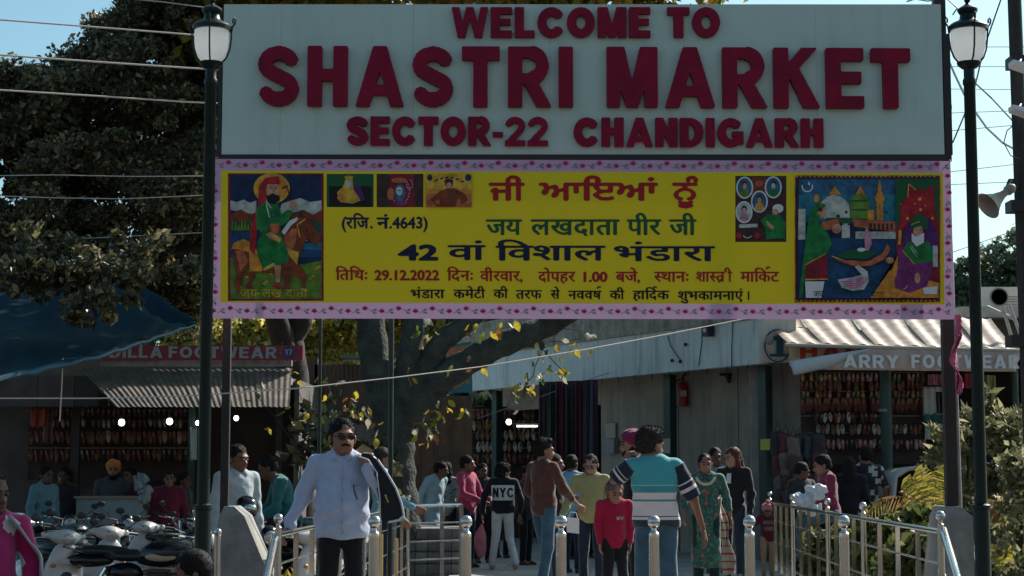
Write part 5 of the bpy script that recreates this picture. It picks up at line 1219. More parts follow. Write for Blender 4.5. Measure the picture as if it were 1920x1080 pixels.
LM_vg = leaf_mat('yellow_green_blade', [(0, (.12, .14, .02)), (.5, (.33, .28, .04)), (1, (.5, .38, .08))], .45)
LM_box = leaf_mat('bright_hedge_leaf', [(0, (.03, .05, .015)), (.6, (.09, .12, .03)), (1, (.33, .3, .09))], .4)
for k, (u, d) in enumerate(((505, 15.5), (540, 16.5), (570, 15.2), (610, 17.2), (650, 18.2), (590, 18.5), (540, 19.5))):
    b = P(u, 900, d); b.z = -.25; strap_plant('croton_bush', ['yellow-green bladed plant just left of the first railing post', 'yellow-green plant between the footing and the railing', 'yellow-green plant behind the near railing balusters', 'yellow plant behind the pale-shirted man', 'low yellow plant near the painted rods', 'yellow plant at the far side of the left railing', 'small yellow plant beneath the parked bikes'][k], b, 110, .78, .018, LM_vg, .5)
for k, (u, v, d, rx_, rz_, lb_) in enumerate(((1645, 1010, 18, .22, .35, 'round leafy shrub behind the middle of the right railing'), (1700, 1030, 16.5, .32, .38, 'leafy shrub behind the near panel of the right railing'), (1560, 1040, 20, .3, .32, 'low shrub behind the far panels of the right railing'), (1870, 1050, 15.5, .45, .4, 'dark shrub at the lower right corner'), (1735, 1070, 15, .3, .3, 'small shrub at the foot of the right footing'))):
    c = P(u, v, d); lo_crown('hedge_shrub', lb_, (c.x, c.y, 0), [(c, (rx_, .25, rz_), 1), (c - Vector((0, 0, .35)), (rx_, .3, .3), .6)], 2600, .065, LM_box if k != 3 else LM_dark, k=42, spread=.14, cat='shrub', trunk=True)
b = P(1735, 900, 17.5); b.z = .25; strap_plant('palm', 'small palm with yellow fronds behind the right railing', b, 22, .8, .009, LM_vg, .55, el0=45)
def frond(par, pts, L_, lm, n=22, r=.012):
    pts = [Vector(p) - ORG[par.name] for p in pts]; out = []; V = []; F = []
    for i in range(n):
        f = .15 + .85 * i / n; k = f * (len(pts) - 1); j = min(int(k), len(pts) - 2); p = pts[j].lerp(pts[j + 1], k - j); t_ = (pts[j + 1] - pts[j]).normalized(); sdv = t_.cross(Vector((0, 1, 0))).normalized()
        for s in (-1, 1):
            l = L_ * math.sin(.4 + f * 2.5) * random.uniform(.7, 1.1); dr = (sdv * s * .7 + t_ * .6 + Vector((0, random.uniform(-.5, .5), -.45))).normalized(); wd = t_ * .007; b0 = len(V)
            V += [p - wd, p + wd, p + dr * l * .6 + wd * .9 + Vector((0, 0, -.02)), p + dr * l + Vector((0, 0, -.09)), p + dr * l * .6 - wd * .9 + Vector((0, 0, -.02))]; F.append((b0, b0 + 1, b0 + 2, b0 + 3, b0 + 4))
    me = np_mesh('frond', V, F, lm); at = me.attributes.new('tint', 'FLOAT', 'FACE'); at.data.foreach_set('value', RNG.random(len(F)).astype(np.float32)); link('frond', me, par)
LM_dry = leaf_mat('dry_frond', [(0, (.2, .12, .04)), (.6, (.38, .24, .09)), (1, (.5, .36, .15))], .4)
pm = thing('palm', 'feathery palm with arching dry frond beside the right sign post', 'palm', P(1745, 960, 17))
for pts, lm_ in (([(1750, 990), (1735, 945), (1700, 930), (1660, 935), (1625, 965)], LM_dry), ([(1752, 990), (1745, 930), (1735, 895), (1722, 872)], LM_vg), ([(1752, 990), (1760, 930), (1768, 890), (1775, 870)], LM_vg), ([(1750, 1000), (1725, 960), (1705, 965), (1690, 1000)], LM_dry), ([(1755, 1000), (1740, 960), (1720, 920), (1700, 890)], LM_vg)):
    frond(pm, [P(u, v, 17) for u, v in pts], .22, lm_)
pm2 = thing('palm', 'arching palm with drooping dry fronds right of the lamp post base', 'palm', P(1880, 1000, 14.5))
for pts, lm_ in (([(1900, 1000), (1880, 965), (1855, 955), (1835, 950)], LM_dry), ([(1905, 990), (1890, 960), (1865, 975), (1858, 1020), (1862, 1050)], LM_vg), ([(1900, 960), (1885, 950), (1870, 940), (1848, 938)], LM_dry), ([(1880, 1000), (1895, 960), (1915, 950)], LM_dry), ([(1890, 1080), (1885, 1040), (1875, 1020)], LM_vg)):
    frond(pm2, [P(u, v, 14.5) for u, v in pts], .2, lm_)
# thin-leaved shrub at the right
LM_ol = leaf_mat('oleander_leaf', [(0, (.06, .075, .035)), (.5, (.17, .18, .08)), (1, (.5, .45, .26))], .45)
sh = thing('oleander_shrub', 'tall thin-leaved shrub in sunlight around the right lamp post', 'shrub', (P(1850, 900, 19).x, 19, 0))
C = clumps([(P(1860, 830, 19), (.38, .4, .55), 1), (P(1890, 800, 19), (.2, .4, .22), .35), (P(1810, 900, 19), (.28, .3, .5), .5), (P(1775, 830, 18.5), (.16, .2, .3), .35), (P(1880, 920, 19), (.4, .3, .3), .5), (P(1815, 790, 19), (.08, .2, .2), .1)], 2000, 60, .13)
link('foliage', leaves_mesh('foliage', C - np.array(ORG[sh.name]), .05, LM_ol, elong=3.4, droop=-.5), sh)
for pts in ([(1850, 1080), (1855, 900), (1862, 800)], [(1850, 1080), (1880, 880), (1895, 770)], [(1845, 1080), (1815, 900), (1812, 780)], [(1845, 1080), (1790, 930), (1775, 830)]): wire('stem', [P(u, v, 19) for u, v in pts], .012, M_bark2, sh)
lo_crown('shrub_clump', 'dark brown-tipped shrub at the right edge', (P(1905, 1000, 14).x, 14, 0), [(P(1912, 900, 14), (.16, .25, .3), 1), (P(1915, 1010, 14), (.26, .25, .35), 1.2)], 1300, .05, LM_ol, k=40, spread=.14, cat='shrub')

# ---------------------------------------------------------------- tarpaulin
M_tarp = mat('blue_tarpaulin', (.0005, .028, .042), .75, spec=.15, noise=.3, nscale=2.5, bump=.25, bscale=5, trans=.03)
tp = thing('tarpaulin', 'big sagging blue tarpaulin stretched over the scooters at the left', 'tarpaulin', P(180, 665, 17))
ft = lambda f: (P(-160, 735, 15.2).lerp(P(0, 705, 15.8), f / .35) if f < .35 else P(0, 705, 15.8).lerp(P(180, 665, 16.8), (f - .35) / .25) if f < .6 else P(180, 665, 16.8).lerp(P(366, 604, 18.5), (f - .6) / .4))
bk_ = lambda f: (P(-160, 560, 20).lerp(P(0, 533, 20.5), f / .35) if f < .35 else P(0, 533, 20.5).lerp(P(215, 497, 21.5), (f - .35) / .35) if f < .7 else P(215, 497, 21.5).lerp(P(366, 603, 18.6), (f - .7) / .3))
def fn(s, q):
    p = ft(s).lerp(bk_(s), q); p.z += -.13 * math.sin(q * 3.14) * (1 - s * .6) + .025 * math.sin(s * 31 + q * 5) * math.sin(q * 3.14) + .012 * math.sin(s * 67 - q * 14) + .045 * math.sin(s * 13 + q * 9) * math.sin(q * 3.14); return p
o = G().grid(fn, 70, 24).build('sheet', M_tarp, tp, True); md = o.modifiers.new('t', 'SOLIDIFY'); md.thickness = .004
pts = [ft(i / 30) + Vector((0, -.02, -.03 + .01 * math.sin(i * 2.3))) for i in range(31)]
G().tube(pts, .045, 8, r2=.015).build('rolled_hem', mat('blue_tarpaulin_hem', (.006, .06, .1), .5, spec=.3, noise=.3, nscale=4), tp, True)
wire('rope', [P(118, 672, 16.5), P(116, 720, 16.5), P(112, 790, 16.5)], .007, M_wire, tp)

# ---------------------------------------------------------------- wires, utility pole, loudspeaker, floodlights
def cable(label, pts, r=.008, m=None, name='overhead_wire', d=None):
    q = [P(*p) for p in pts]
    out = []
    for a, b in zip(q, q[1:]): out += [a.lerp(b, k / 8) for k in range(8)]
    out.append(q[-1]); o = G().tube(out, r, 5).build(name, m or M_wire, None, True, org=q[0]); tag(o, label, 'wire'); return o
cable('topmost pale wire passing left of the sign corner', [(200, -6, 20), (300, 3, 19.5), (415, 18, 19)], .006)
cable('upper pale overhead wire crossing the sky at the left', [(-40, 32, 17), (0, 37, 17), (180, 51, 17.4), (345, 64, 17.7), (416, 70, 18)], .009)
cable('second pale overhead wire in front of the left tree', [(-40, 99, 17), (0, 103, 17), (180, 116, 17.4), (345, 127, 17.7), (416, 131, 18)], .01)
cable('third pale overhead wire in front of the left tree', [(-40, 165, 17), (0, 169, 17), (180, 180, 17.4), (345, 191, 17.7), (416, 194, 18)], .009)
cable('thin upper brown wire against the left foliage', [(-40, 330, 18), (100, 328, 18), (250, 331, 18), (385, 330, 18)], .005)
cable('thin lower brown wire against the left foliage', [(-40, 366, 18), (100, 371, 18), (230, 373, 18), (385, 366, 18)], .005)
cable('thin third wire low in the left foliage', [(100, 450, 18), (260, 442, 18), (385, 436, 18)], .004)
cable('long pale wire rising from the left edge past the tree to the banner', [(-40, 748, 11), (0, 747, 11), (180, 747, 11.3), (360, 742, 11.6), (560, 728, 12), (740, 708, 12.4), (900, 688, 12.8), (1100, 655, 13.2), (1250, 627, 13.6), (1400, 597, 14)], .0045)
up = thing('utility_pole', 'dark utility pole at the right edge carrying floodlights', 'utility pole', (P(1912, 900, 15.5).x, 15.5, -.3))
xx = P(1912, 400, 15.5).x
G().tube([(xx + .06, 15.5, -.3), (xx + .03, 15.5, 2.5), (xx, 15.5, 7.2)], .075, 12, r2=.06).build('shaft', M_brownsteel, up, True)
for v in (118, 388, 640): 
    p = P(1905, v, 15.5); G().box((p.x - .07, 15.4, p.z - .05), (p.x + .05, 15.6, p.z + .05)).build('clamp', M_black, up)
for v, l_ in ((128, 'upper white floodlight on the utility pole'), (212, 'lower white floodlight on the utility pole')):
    p = P(1908, v, 15.2); f = thing('floodlight', l_, 'floodlight', p)
    G().hexa([p + Vector(q) for q in ((-.05, -.1, .02), (.12, -.1, -.04), (.12, .1, -.04), (-.05, .1, .02))], [p + Vector(q) for q in ((-.06, -.08, .06), (.12, -.08, .02), (.12, .08, .02), (-.06, .08, .06))]).build('housing', mat('floodlight_white', (.7, .7, .68), .4), f)
    G().tube([p + Vector((0, 0, .03)), p + Vector((.06, .1, .1))], .01, 6).build('bracket', M_black, f)
# horn loudspeaker
hs = thing('horn_loudspeaker', 'grey beige horn loudspeaker pointing down-left on the utility pole', 'loudspeaker', P(1893, 345, 15.2))
h0, h1 = P(1897, 352, 15.25), P(1852, 386, 15.17); ax = (h1 - h0); Lh = ax.length; rot = ax.to_track_quat('Z', 'Y').to_matrix()
g = G(); g.lathe([(.02, -.03), (.045, 0), (.045, Lh * .18), (.03, Lh * .25), (.035, Lh * .4), (.06, Lh * .65), (.1, Lh * .88), (.125, Lh), (.128, Lh), (.12, Lh - .004), (.09, Lh * .88), (.05, Lh * .6), (.01, Lh * .4)], n=24)
g.V = [tuple(h0 + rot @ Vector(v)) for v in g.V]; g.build('horn', mat('horn_beige', (.27, .23, .18), .55, noise=.25, nscale=8, dirt=.3), hs, True)
G().tube([P(1900, 345, 15.4), P(1893, 338, 15.3), P(1888, 352, 15.25)], .016, 6).build('bracket', M_black, hs, True)
G().box(tuple(P(1893, 352, 15.4) - Vector((0, .03, 0))), tuple(P(1908, 336, 15.4) + Vector((0, .03, 0)))).build('mount', M_black, hs)
for lb_, q in (('upper faint wire crossing the right sky', [(1795, 88, 30), (1925, 88, 30)]), ('second faint wire crossing the right sky', [(1780, 125, 30), (1925, 125, 30)]), ('third faint wire crossing the right sky', [(1780, 167, 30), (1925, 168, 30)]), ('fourth faint wire crossing the right sky', [(1780, 212, 30), (1925, 207, 30)]), ('fifth faint wire crossing the right sky', [(1784, 245, 30), (1925, 233, 30)]),
               ('sixth faint wire crossing the right sky', [(1784, 322, 30), (1905, 308, 30)]), ('seventh faint wire crossing the right sky', [(1784, 346, 30), (1905, 341, 30)]), ('slanting wire above the distant tree', [(1795, 470, 30), (1915, 428, 30)])):
    (ua, va, da), (ub, vb, db) = q; k_ = (vb - va) / (ub - ua); q = [(ua - 900, va - 900 * k_, da)] + q + [(ub + 1500, vb + 1500 * k_, db)]
    cable(lb_, q, .007, mat('grey_wire', (.25, .26, .27), .5))
cable('dark wire running steeply down from the top right behind the lantern', [(2020, -420, 17), (1878, -5, 17), (1845, 90, 17), (1825, 175, 17), (1800, 235, 17), (1786, 268, 17)], .008, M_cable)
cable('dark wire from the lamp post to the utility pole', [(1822, 150, 17), (1860, 185, 17), (1900, 228, 16)], .008, M_cable)
tw = [(1762, 88), (1775, 105), (1790, 140), (1808, 178), (1830, 212), (1850, 240), (1880, 268), (1925, 292)]
cable('twisted pale cable sagging from the sign corner to the utility pole', [(u, v, 16) for u, v in tw], .011, mat('pale_twisted_cable', (.5, .5, .5), .5))
cable('loose curled cable at the right of the sign', [(1768, 90, 13), (1778, 120, 13), (1776, 160, 13), (1784, 200, 13), (1779, 260, 13)], .005)
cable('hanging loop of cable beside the utility pole', [(1908, 228, 15), (1888, 245, 15), (1882, 268, 15), (1895, 292, 15), (1912, 298, 15)], .005, M_cable)
for k, (u, v) in enumerate(((1786, 20), (1778, 8), (1800, 15))): pass
cable('tangled wire at the top corner of the sign post', [(1700, 3, 13), (1716, -2, 13), (1740, 2, 13), (1772, -6, 13), (1795, 15, 13), (1786, 28, 13)], .006, mat('grey_wire', (), .5))
# slanting roof struts right
st = thing('roof_strut', 'pair of slanting pale struts above the right awning', 'strut', P(1900, 655, 26))
for q in ([(1880, 575), (1905, 662)], [(1892, 570), (1918, 640)], [(1850, 575), (1905, 600)]): G().tube([P(u, v, 25.5) for u, v in q], .025, 8).build('strut', mat('pale_strut', (.45, .42, .38), .6), st, True)
# ---------------------------------------------------------------- people
SKIN = [mat('skin_%d' % i, c, .5, noise=.12, nscale=20, spec=.4) for i, c in enumerate(((.26, .125, .075), (.19, .085, .05), (.36, .2, .14), (.13, .06, .04)))]
M_hair = mat('black_hair', (.012, .01, .01), .7, spec=.15, bump=.4, bscale=150); M_redhair = mat('reddish_hair', (.09, .025, .02), .6, spec=.2, bump=.4, bscale=150); M_greyhair = mat('greying_hair', (.03, .027, .026), .7, spec=.15, bump=.4, bscale=150)
M_shoe_b = mat('dark_leather_shoe', (.03, .022, .02), .4); M_shoe_t = mat('tan_trainer', (.3, .22, .16), .6); M_sole = mat('white_sole', (.5, .48, .42), .6)
def fab(n, c, **k): return mat(n, c, k.pop('rough', .85), noise=k.pop('noise', .12), nscale=k.pop('nscale', 14), bump=.55, bscale=11, bdist=.035, spec=.2, sheen=.35, **k)
def bands(name, bl, rough=.8):
    """cloth whose colour changes with height: [(z, rgb)] metres above the feet"""
    m = bpy.data.materials.new(name); m.use_nodes = True; N = m.node_tree.nodes; L = m.node_tree.links; b = N['Principled BSDF']; b.inputs['Roughness'].default_value = rough; b.inputs['Sheen Weight'].default_value = .35; b.inputs['Sheen Roughness'].default_value = .4
    tc = N.new('ShaderNodeTexCoord'); sx = N.new('ShaderNodeSeparateXYZ'); L.new(tc.outputs['Object'], sx.inputs[0]); mu = N.new('ShaderNodeMath'); mu.operation = 'MULTIPLY'; mu.inputs[1].default_value = .5
    L.new(sx.outputs[2], mu.inputs[0]); rp = N.new('ShaderNodeValToRGB'); rp.color_ramp.interpolation = 'CONSTANT'; el_ = rp.color_ramp.elements
    for i, (z, c) in enumerate(bl):
        e = el_[i] if i < 2 else el_.new(z * .5)
        e.position = z * .5; e.color = (*c, 1)
    L.new(mu.outputs[0], rp.inputs[0]); L.new(rp.outputs[0], b.inputs['Base Color']); return m
def spots(name, base, cols, scale=14, r=.32, base2=None, metric='EUCLIDEAN'):
    m = bpy.data.materials.new(name); m.use_nodes = True; N = m.node_tree.nodes; L = m.node_tree.links; b = N['Principled BSDF']; b.inputs['Roughness'].default_value = .85; b.inputs['Sheen Weight'].default_value = .3
    tc = N.new('ShaderNodeTexCoord'); cur = None
    n0 = N.new('ShaderNodeTexNoise'); n0.inputs['Scale'].default_value = scale * 1.6; L.new(tc.outputs['Object'], n0.inputs['Vector'])
    mx0 = N.new('ShaderNodeMix'); mx0.data_type = 'RGBA'; mx0.inputs[6].default_value = (*base, 1); mx0.inputs[7].default_value = (*(base2 or base), 1)
    r0 = N.new('ShaderNodeValToRGB'); r0.color_ramp.elements[0].position = .5; r0.color_ramp.elements[1].position = .55; L.new(n0.outputs['Fac'], r0.inputs[0]); L.new(r0.outputs[0], mx0.inputs[0]); cur = mx0.outputs[2]
    for i, (c, sc, rr) in enumerate(cols):
        v = N.new('ShaderNodeTexVoronoi'); v.inputs['Scale'].default_value = sc; v.distance = metric; mp = N.new('ShaderNodeMapping'); mp.inputs['Location'].default_value = (i * 1.7, i * .9, i * 2.3)
        L.new(tc.outputs['Object'], mp.inputs[0]); L.new(mp.outputs[0], v.inputs['Vector'])
        lt = N.new('ShaderNodeMath'); lt.operation = 'LESS_THAN'; lt.inputs[1].default_value = rr; L.new(v.outputs['Distance'], lt.inputs[0])
        mx = N.new('ShaderNodeMix'); mx.data_type = 'RGBA'; L.new(lt.outputs[0], mx.inputs[0]); L.new(cur, mx.inputs[6]); mx.inputs[7].default_value = (*c, 1); cur = mx.outputs[2]
    L.new(cur, b.inputs['Base Color']); return m
def hand_prims(w, d, nrm, curl=.5, side=1, s=1.0):
    """w wrist, d forward direction, nrm = out of the palm, side=+1 thumb towards d x nrm"""
    w = Vector(w); d = Vector(d).normalized(); nrm = Vector(nrm); nrm = (nrm - d * nrm.dot(d)).normalized(); x = d.cross(nrm) * side; pr = []
    for i, (ox, l) in enumerate(((.030, .072), (.010, .08), (-.010, .075), (-.028, .06))):
        k = w + (d * .088 + x * ox) * s; pr.append(('c', w + (x * ox * .55 + d * .01) * s, k, .017 * s, .0125 * s))
        a1 = curl * .9; a2 = curl * 1.9; d1 = d * math.cos(a1) + nrm * math.sin(a1); d2 = d * math.cos(a2) + nrm * math.sin(a2)
        m = k + d1 * l * .5 * s; e = m + d2 * l * .5 * s; pr += [('c', k, m, .0105 * s, .0095 * s), ('c', m, e, .0095 * s, .0075 * s)]
    t0 = w + (d * .025 + x * .028) * s; t1 = t0 + (d * .035 + x * .03 + nrm * .012) * s; t2 = t1 + (d * .032 + x * .008 + nrm * .015) * s
    return pr, [('c', t0, t1, .014 * s, .012 * s), ('c', t1, t2, .0115 * s, .009 * s)]
def head_geo(h, hair, chin=0, fat=0):
    ps = [('e', (0, .015, .035), (.076, .097, .085)), ('e', (0, -.02, -.03), (.062 + fat, .074, .086)), ('e', (0, -.036, -.078), (.042 + fat, .046, .036)), ('c', (-.034, -.084, .02), (.034, -.084, .02), .011, .011),
          ('c', (0, .02, -.08), (0, .04, -.21), .053 + fat * .5, .06 + fat * .5)]
    V1, F1 = sdf_geo(ps, h, k=.028, sub=[('e', (-.03, -.101, .0), (.018, .014, .011)), ('e', (.03, -.101, .0), (.018, .014, .011))])
    V2, F2 = sdf_geo([('c', (0, -.086, .004), (0, -.11, -.034), .009, .013), ('c', (-.012, -.098, -.036), (.012, -.098, -.036), .009, .009), ('c', (-.019, -.088, -.064), (.019, -.088, -.064), .0085, .0085), ('e', (0, -.078, -.035), (.04, .02, .04))], h * .8, k=.012)
    V3, F3 = sdf_geo([('e', (.078 + fat, .01, -.012), (.011, .02, .031))], h * .8); V4, F4 = sdf_geo([('e', (-.078 - fat, .01, -.012), (.011, .02, .031))], h * .8)
    return [(V1, F1), (V2, F2), (V3, F3), (V4, F4)]
HAIRS = {
    'short': ([('e', (0, .022, .045), (.085, .1, .088)), ('e', (0, .05, 0), (.078, .07, .09))], [('e', (0, -.115, -.06), (.085, .075, .118))], [((0, 0, -.055), (0, 0, -1))]),
    'curly': ([('e', (0, .022, .055), (.088, .102, .09)), ('e', (0, -.045, .105), (.06, .05, .035)), ('e', (0, .05, 0), (.08, .07, .09))], [('e', (0, -.115, -.06), (.085, .075, .125))], [((0, 0, -.055), (0, 0, -1))]),
    'bun': ([('e', (0, .022, .042), (.081, .1, .085)), ('e', (0, .045, -.01), (.078, .07, .08)), ('e', (0, .125, .03), (.045, .04, .045))], [('e', (0, -.11, -.075), (.08, .07, .12))], [((0, 0, -.08), (0, 0, -1))]),
    'long': ([('e', (0, .022, .045), (.086, .1, .087)), ('e', (0, .07, -.06), (.085, .05, .13)), ('c', (-.07, .02, 0), (-.09, .0, -.22), .025, .035), ('c', (.07, .02, 0), (.09, .0, -.24), .025, .04), ('e', (0, .08, -.18), (.1, .05, .13))], [('e', (0, -.12, -.08), (.07, .075, .15))], []),
}
def tufts(o, c, n, L_, up):
    """short strands standing off the hair surface, added to the hair's own mesh"""
    me = o.data; nv = len(me.vertices); V = np.empty(nv * 3, np.float32); me.vertices.foreach_get('co', V); V = V.reshape(-1, 3); Nn = np.empty(nv * 3, np.float32); me.vertices.foreach_get('normal', Nn); Nn = Nn.reshape(-1, 3)
    out = ((V - np.array(c, dtype=np.float32)) * Nn).sum(1) > 0; ids = np.where(out)[0]
    if not len(ids): return
    i = RNG.choice(ids, n); B = V[i] + RNG.normal(size=(n, 3)) * .004; D = Nn[i] * .7 + RNG.normal(size=(n, 3)) * .5; D[:, 2] += (.35 if up else -.35); D /= np.linalg.norm(D, axis=1)[:, None]
    W_ = np.cross(D, RNG.normal(size=(n, 3))); W_ /= np.linalg.norm(W_, axis=1)[:, None]; l = L_ * (.5 + RNG.random(n))[:, None]
    T = np.stack([B - W_ * .0035, B + W_ * .0035, B + D * l], 1).reshape(-1, 3)
    F0 = [list(p.vertices) for p in me.polygons]; F = F0 + [[nv + 3 * k, nv + 3 * k + 1, nv + 3 * k + 2] for k in range(n)]
    o.data = np_mesh('hair', np.concatenate([V, T]), F, me.materials[0], True)
def person(label, u, vt, d, rz=0, gz=0.0, H=None, top=None, bottom=None, sleeve='long', hem=.8, hair='short', hm=None, skin=0, arms=None, legs=None, head=(0, 0, 0), q=1, belly=0, wide=1.0, shoes=M_shoe_b, skirt=None, moust=False, glasses=None, turban=None, knot=False, lean=(0, 0), child=False, pal=None, wr=.0055, extra=None, beard=False, cuff=None, collar=None, hs=None, root=None, turbz=0):
    ztop = P(u, vt, d).z; H = H or ztop - gz; s = H / 1.72; base = Vector((P(u, vt, d).x, d, ztop - H))
    t = root or thing('person', label, 'person', base, local=True, rz=rz); t.location = base
    ORG[t.name] = Vector((0, 0, 0))
    hq = .011 if q == 2 else (.015 if q == 1 else .021); sk = SKIN[skin]; hs = hs or (s * 1.07 if not child else s * 1.33)
    S3 = lambda p: (p[0] * s * (wide if abs(p[2]) > 0 else 1), p[1] * s, p[2] * s)
    lx, ly = lean
    ln = lambda p: (p[0] + lx * max(0, p[2] - .95), p[1] + ly * max(0, p[2] - .95), p[2])
    A = {'L': [(.185, 0.01, 1.395), (.235, .03, 1.12), (.25, -.03, .87)], 'R': [(-.185, .01, 1.395), (-.235, .03, 1.12), (-.25, -.03, .87)]}
    Lg = {'L': [(.085, .0, .92), (.1, -.02, .5), (.1, 0, .09)], 'R': [(-.085, 0, .92), (-.1, -.02, .5), (-.1, 0, .09)]}
    for k, v in (arms or {}).items(): A[k] = [A[k][0]] + [tuple(x) for x in v[:2]]; 
    for k, v in (legs or {}).items(): Lg[k] = [Lg[k][0]] + [tuple(x) for x in v] if len(v) == 2 else [tuple(x) for x in v]
    for k in A: A[k] = [Vector(ln(A[k][0])), Vector(A[k][1]), Vector(A[k][2])]
    sc = lambda v: tuple(np.array(v) * s)
    hn = (arms or {})
    # skin: one mesh
    geo = []
    core = [('e', sc(ln((0, 0, 1.26))), sc((.15, .09, .19))), ('e', sc(ln((0, 0, 1.02))), sc((.135, .09, .16)))]
    for k in 'LR':
        a, e, w = A[k]; core += [('c', sc(a), sc(e), .042 * s, .036 * s), ('c', sc(e), sc(w), .036 * s, .024 * s)]
        h_, kn, an = Lg[k]; core += [('c', sc(h_), sc(kn), .07 * s, .046 * s), ('c', sc(kn), sc(an), .045 * s, .032 * s), ('c', sc(an), sc(Vector(an) + Vector((0, -.13, -.05))), .035 * s, .028 * s)]
    geo.append(sdf_geo(core, .018 if q < 2 else .014, k=.03))
    for k in 'LR':
        a, e, w = A[k]; sp = hn.get(k, [None, None, {}]); o = sp[2] if len(sp) > 2 else {}
        dd = Vector(o.get('d', (w - e))); nn = Vector(o.get('n', (-1 if k == 'L' else 1, 0, 0))); pr, th = hand_prims(w * s, dd, nn, o.get('curl', .35), o.get('side', 1 if k == 'L' else -1), s * (1.0 if not child else .95))
        geo.append(sdf_geo(pr + th, .0055 if q == 2 else .009, k=.006))
    ht = Vector(ln((0, 0, 1.72))) ; hc = Vector((ht.x * s, (ht.y - .01) * s, H - .132 * hs)); yaw, pit, rol = head
    if lx or ly: hc.z -= .02
    HM = Matrix.Translation(hc) @ Matrix.Rotation(yaw, 4, 'Z') @ Matrix.Rotation(pit, 4, 'X') @ Matrix.Rotation(rol, 4, 'Y') @ Matrix.Scale(hs, 4)
    Rm = np.array(HM.to_3x3()); Tm = np.array(HM.translation)
    for V, F in head_geo(.0075 if q == 2 else .011, hair, fat=.006 if belly else 0): geo.append((V @ Rm.T + Tm, F))
    Vs = []; Fs = []; c = 0
    for V, F in geo: Vs.append(V); Fs.append(F + c); c += len(V)
    body = link('body', np_mesh('body', np.concatenate(Vs), np.concatenate(Fs), sk, True), t)
    def hobj(name, ps, m, h=.01, parent=None, **k): return sdf_obj(name, ps, m, parent or t, h=h, xf=HM, **k)
    # face
    G_ = G()
    for x in (-.03, .03): G_.ball((x, -.0925, .001), .011, 10, 6, (1.1, .7, .75))
    def hg(g, name, m, parent=None):
        g.V = [tuple(HM @ Vector(v)) for v in g.V]; return g.build(name, m, parent or t, True)
    if not glasses: hg(G_, 'eyes', mat('dark_eye', (.02, .012, .01), .2))
    g = G()
    for x in (-1, 1): g.tube([(x * .014, -.1, .021), (x * .034, -.098, .027), (x * .05, -.084, .02)], .0045, 6)
    if not turban or True: hg(g, 'eyebrows', M_hair)
    if moust: hg(G().tube([(-.032, -.092, -.058), (-.015, -.103, -.048), (0, -.106, -.046), (.015, -.103, -.048), (.032, -.092, -.058)], [.004, .009, .01, .009, .004], 8), 'moustache', M_hair)
    if beard: hobj('beard', [('e', (0, -.045, -.085), (.056, .055, .055)), ('e', (.05, -.01, -.05), (.02, .04, .05)), ('e', (-.05, -.01, -.05), (.02, .04, .05))], M_hair, .012, k=.02, wr=.003, wf=5, sub=[('e', (0, -.11, -.03), (.04, .05, .04))])
    if glasses:
        g = G()
        for x in (-1, 1):
            g.tube([(x * .006, -.108, .008), (x * .03, -.109, .013), (x * .056, -.098, .01), (x * .078, -.01, .006)], .0035, 6)
            g.add([(x * .008, -.109, .012), (x * .03, -.111, .014), (x * .056, -.1, .01), (x * .055, -.099, -.012), (x * .034, -.109, -.02), (x * .01, -.108, -.012)], [(0, 1, 2, 3, 4, 5)])
        hg(g, 'sunglasses' if glasses == 'sun' else 'spectacles', mat('dark_lens' if glasses == 'sun' else 'spectacle_lens', (.008, .008, .01) if glasses == 'sun' else (.1, .06, .05), .12))
    if turban:
        ps = [('e', (0, .015, .065), (.098, .118, .078)), ('e', (0, .03, .02), (.09, .1, .07))]
        tb = hobj('turban', ps, turban, .01, k=.02, wr=.005, wf=2.6, sub=[('e', (0, -.13, -.045), (.1, .09, .09))], cuts=[((0, 0, -.035), (0, -.25, -1))])
        if knot: hobj('turban_knot', [('e', (0, -.03, .15), (.032, .032, .034))], turban, .01, parent=tb)
    else:
        ps, sb, ct = HAIRS[hair]; ho = hobj('hair', ps, hm or M_hair, .008 if q == 2 else .012, k=.02, wr=.0042 if hair != 'curly' else .007, wf=3.4, sub=sb, cuts=ct, seed=len(label))
        if q: tufts(ho, hc, 2600 if q == 2 else 1100, {'curly': .017, 'short': .007, 'bun': .006, 'long': .009}[hair] * hs, hair == 'curly')
    # trousers
    lo = bottom or fab('dark_trousers', (.02, .02, .025)); tp_ = []
    for k in 'LR':
        h_, kn, an = [Vector(x) for x in Lg[k]]; w_ = (pal or {}).get('leg', 1)
        tp_ += [('c', sc(h_), sc(kn), .092 * s * w_, .068 * s * w_), ('c', sc(kn), sc(an + Vector((0, 0, .01))), .066 * s * w_, .056 * s * w_)]
    tp_ += [('e', sc((0, .005, .95)), sc((.158 + belly * .3, .112 + belly * .3, .1)))]
    sdf_obj('trousers', tp_, lo, t, h=hq, k=.022 * s, wr=.005 * s, seed=3, cuts=[(sc((0, 0, 1.04)), (0, 0, 1))])
    # feet
    for k in 'LR':
        an = Vector(Lg[k][2]); ft_ = [('c', sc(an + Vector((0, .03, -.05))), sc(an + Vector((0, -.13, -.058))), .036 * s, .034 * s), ('c', sc(an), sc(an + Vector((0, -.02, -.04))), .04 * s, .04 * s)]
        sdf_obj('shoe', ft_, shoes, t, h=.012, k=.03, cuts=[(sc(an + Vector((0, 0, -.088))), (0, 0, -1))])
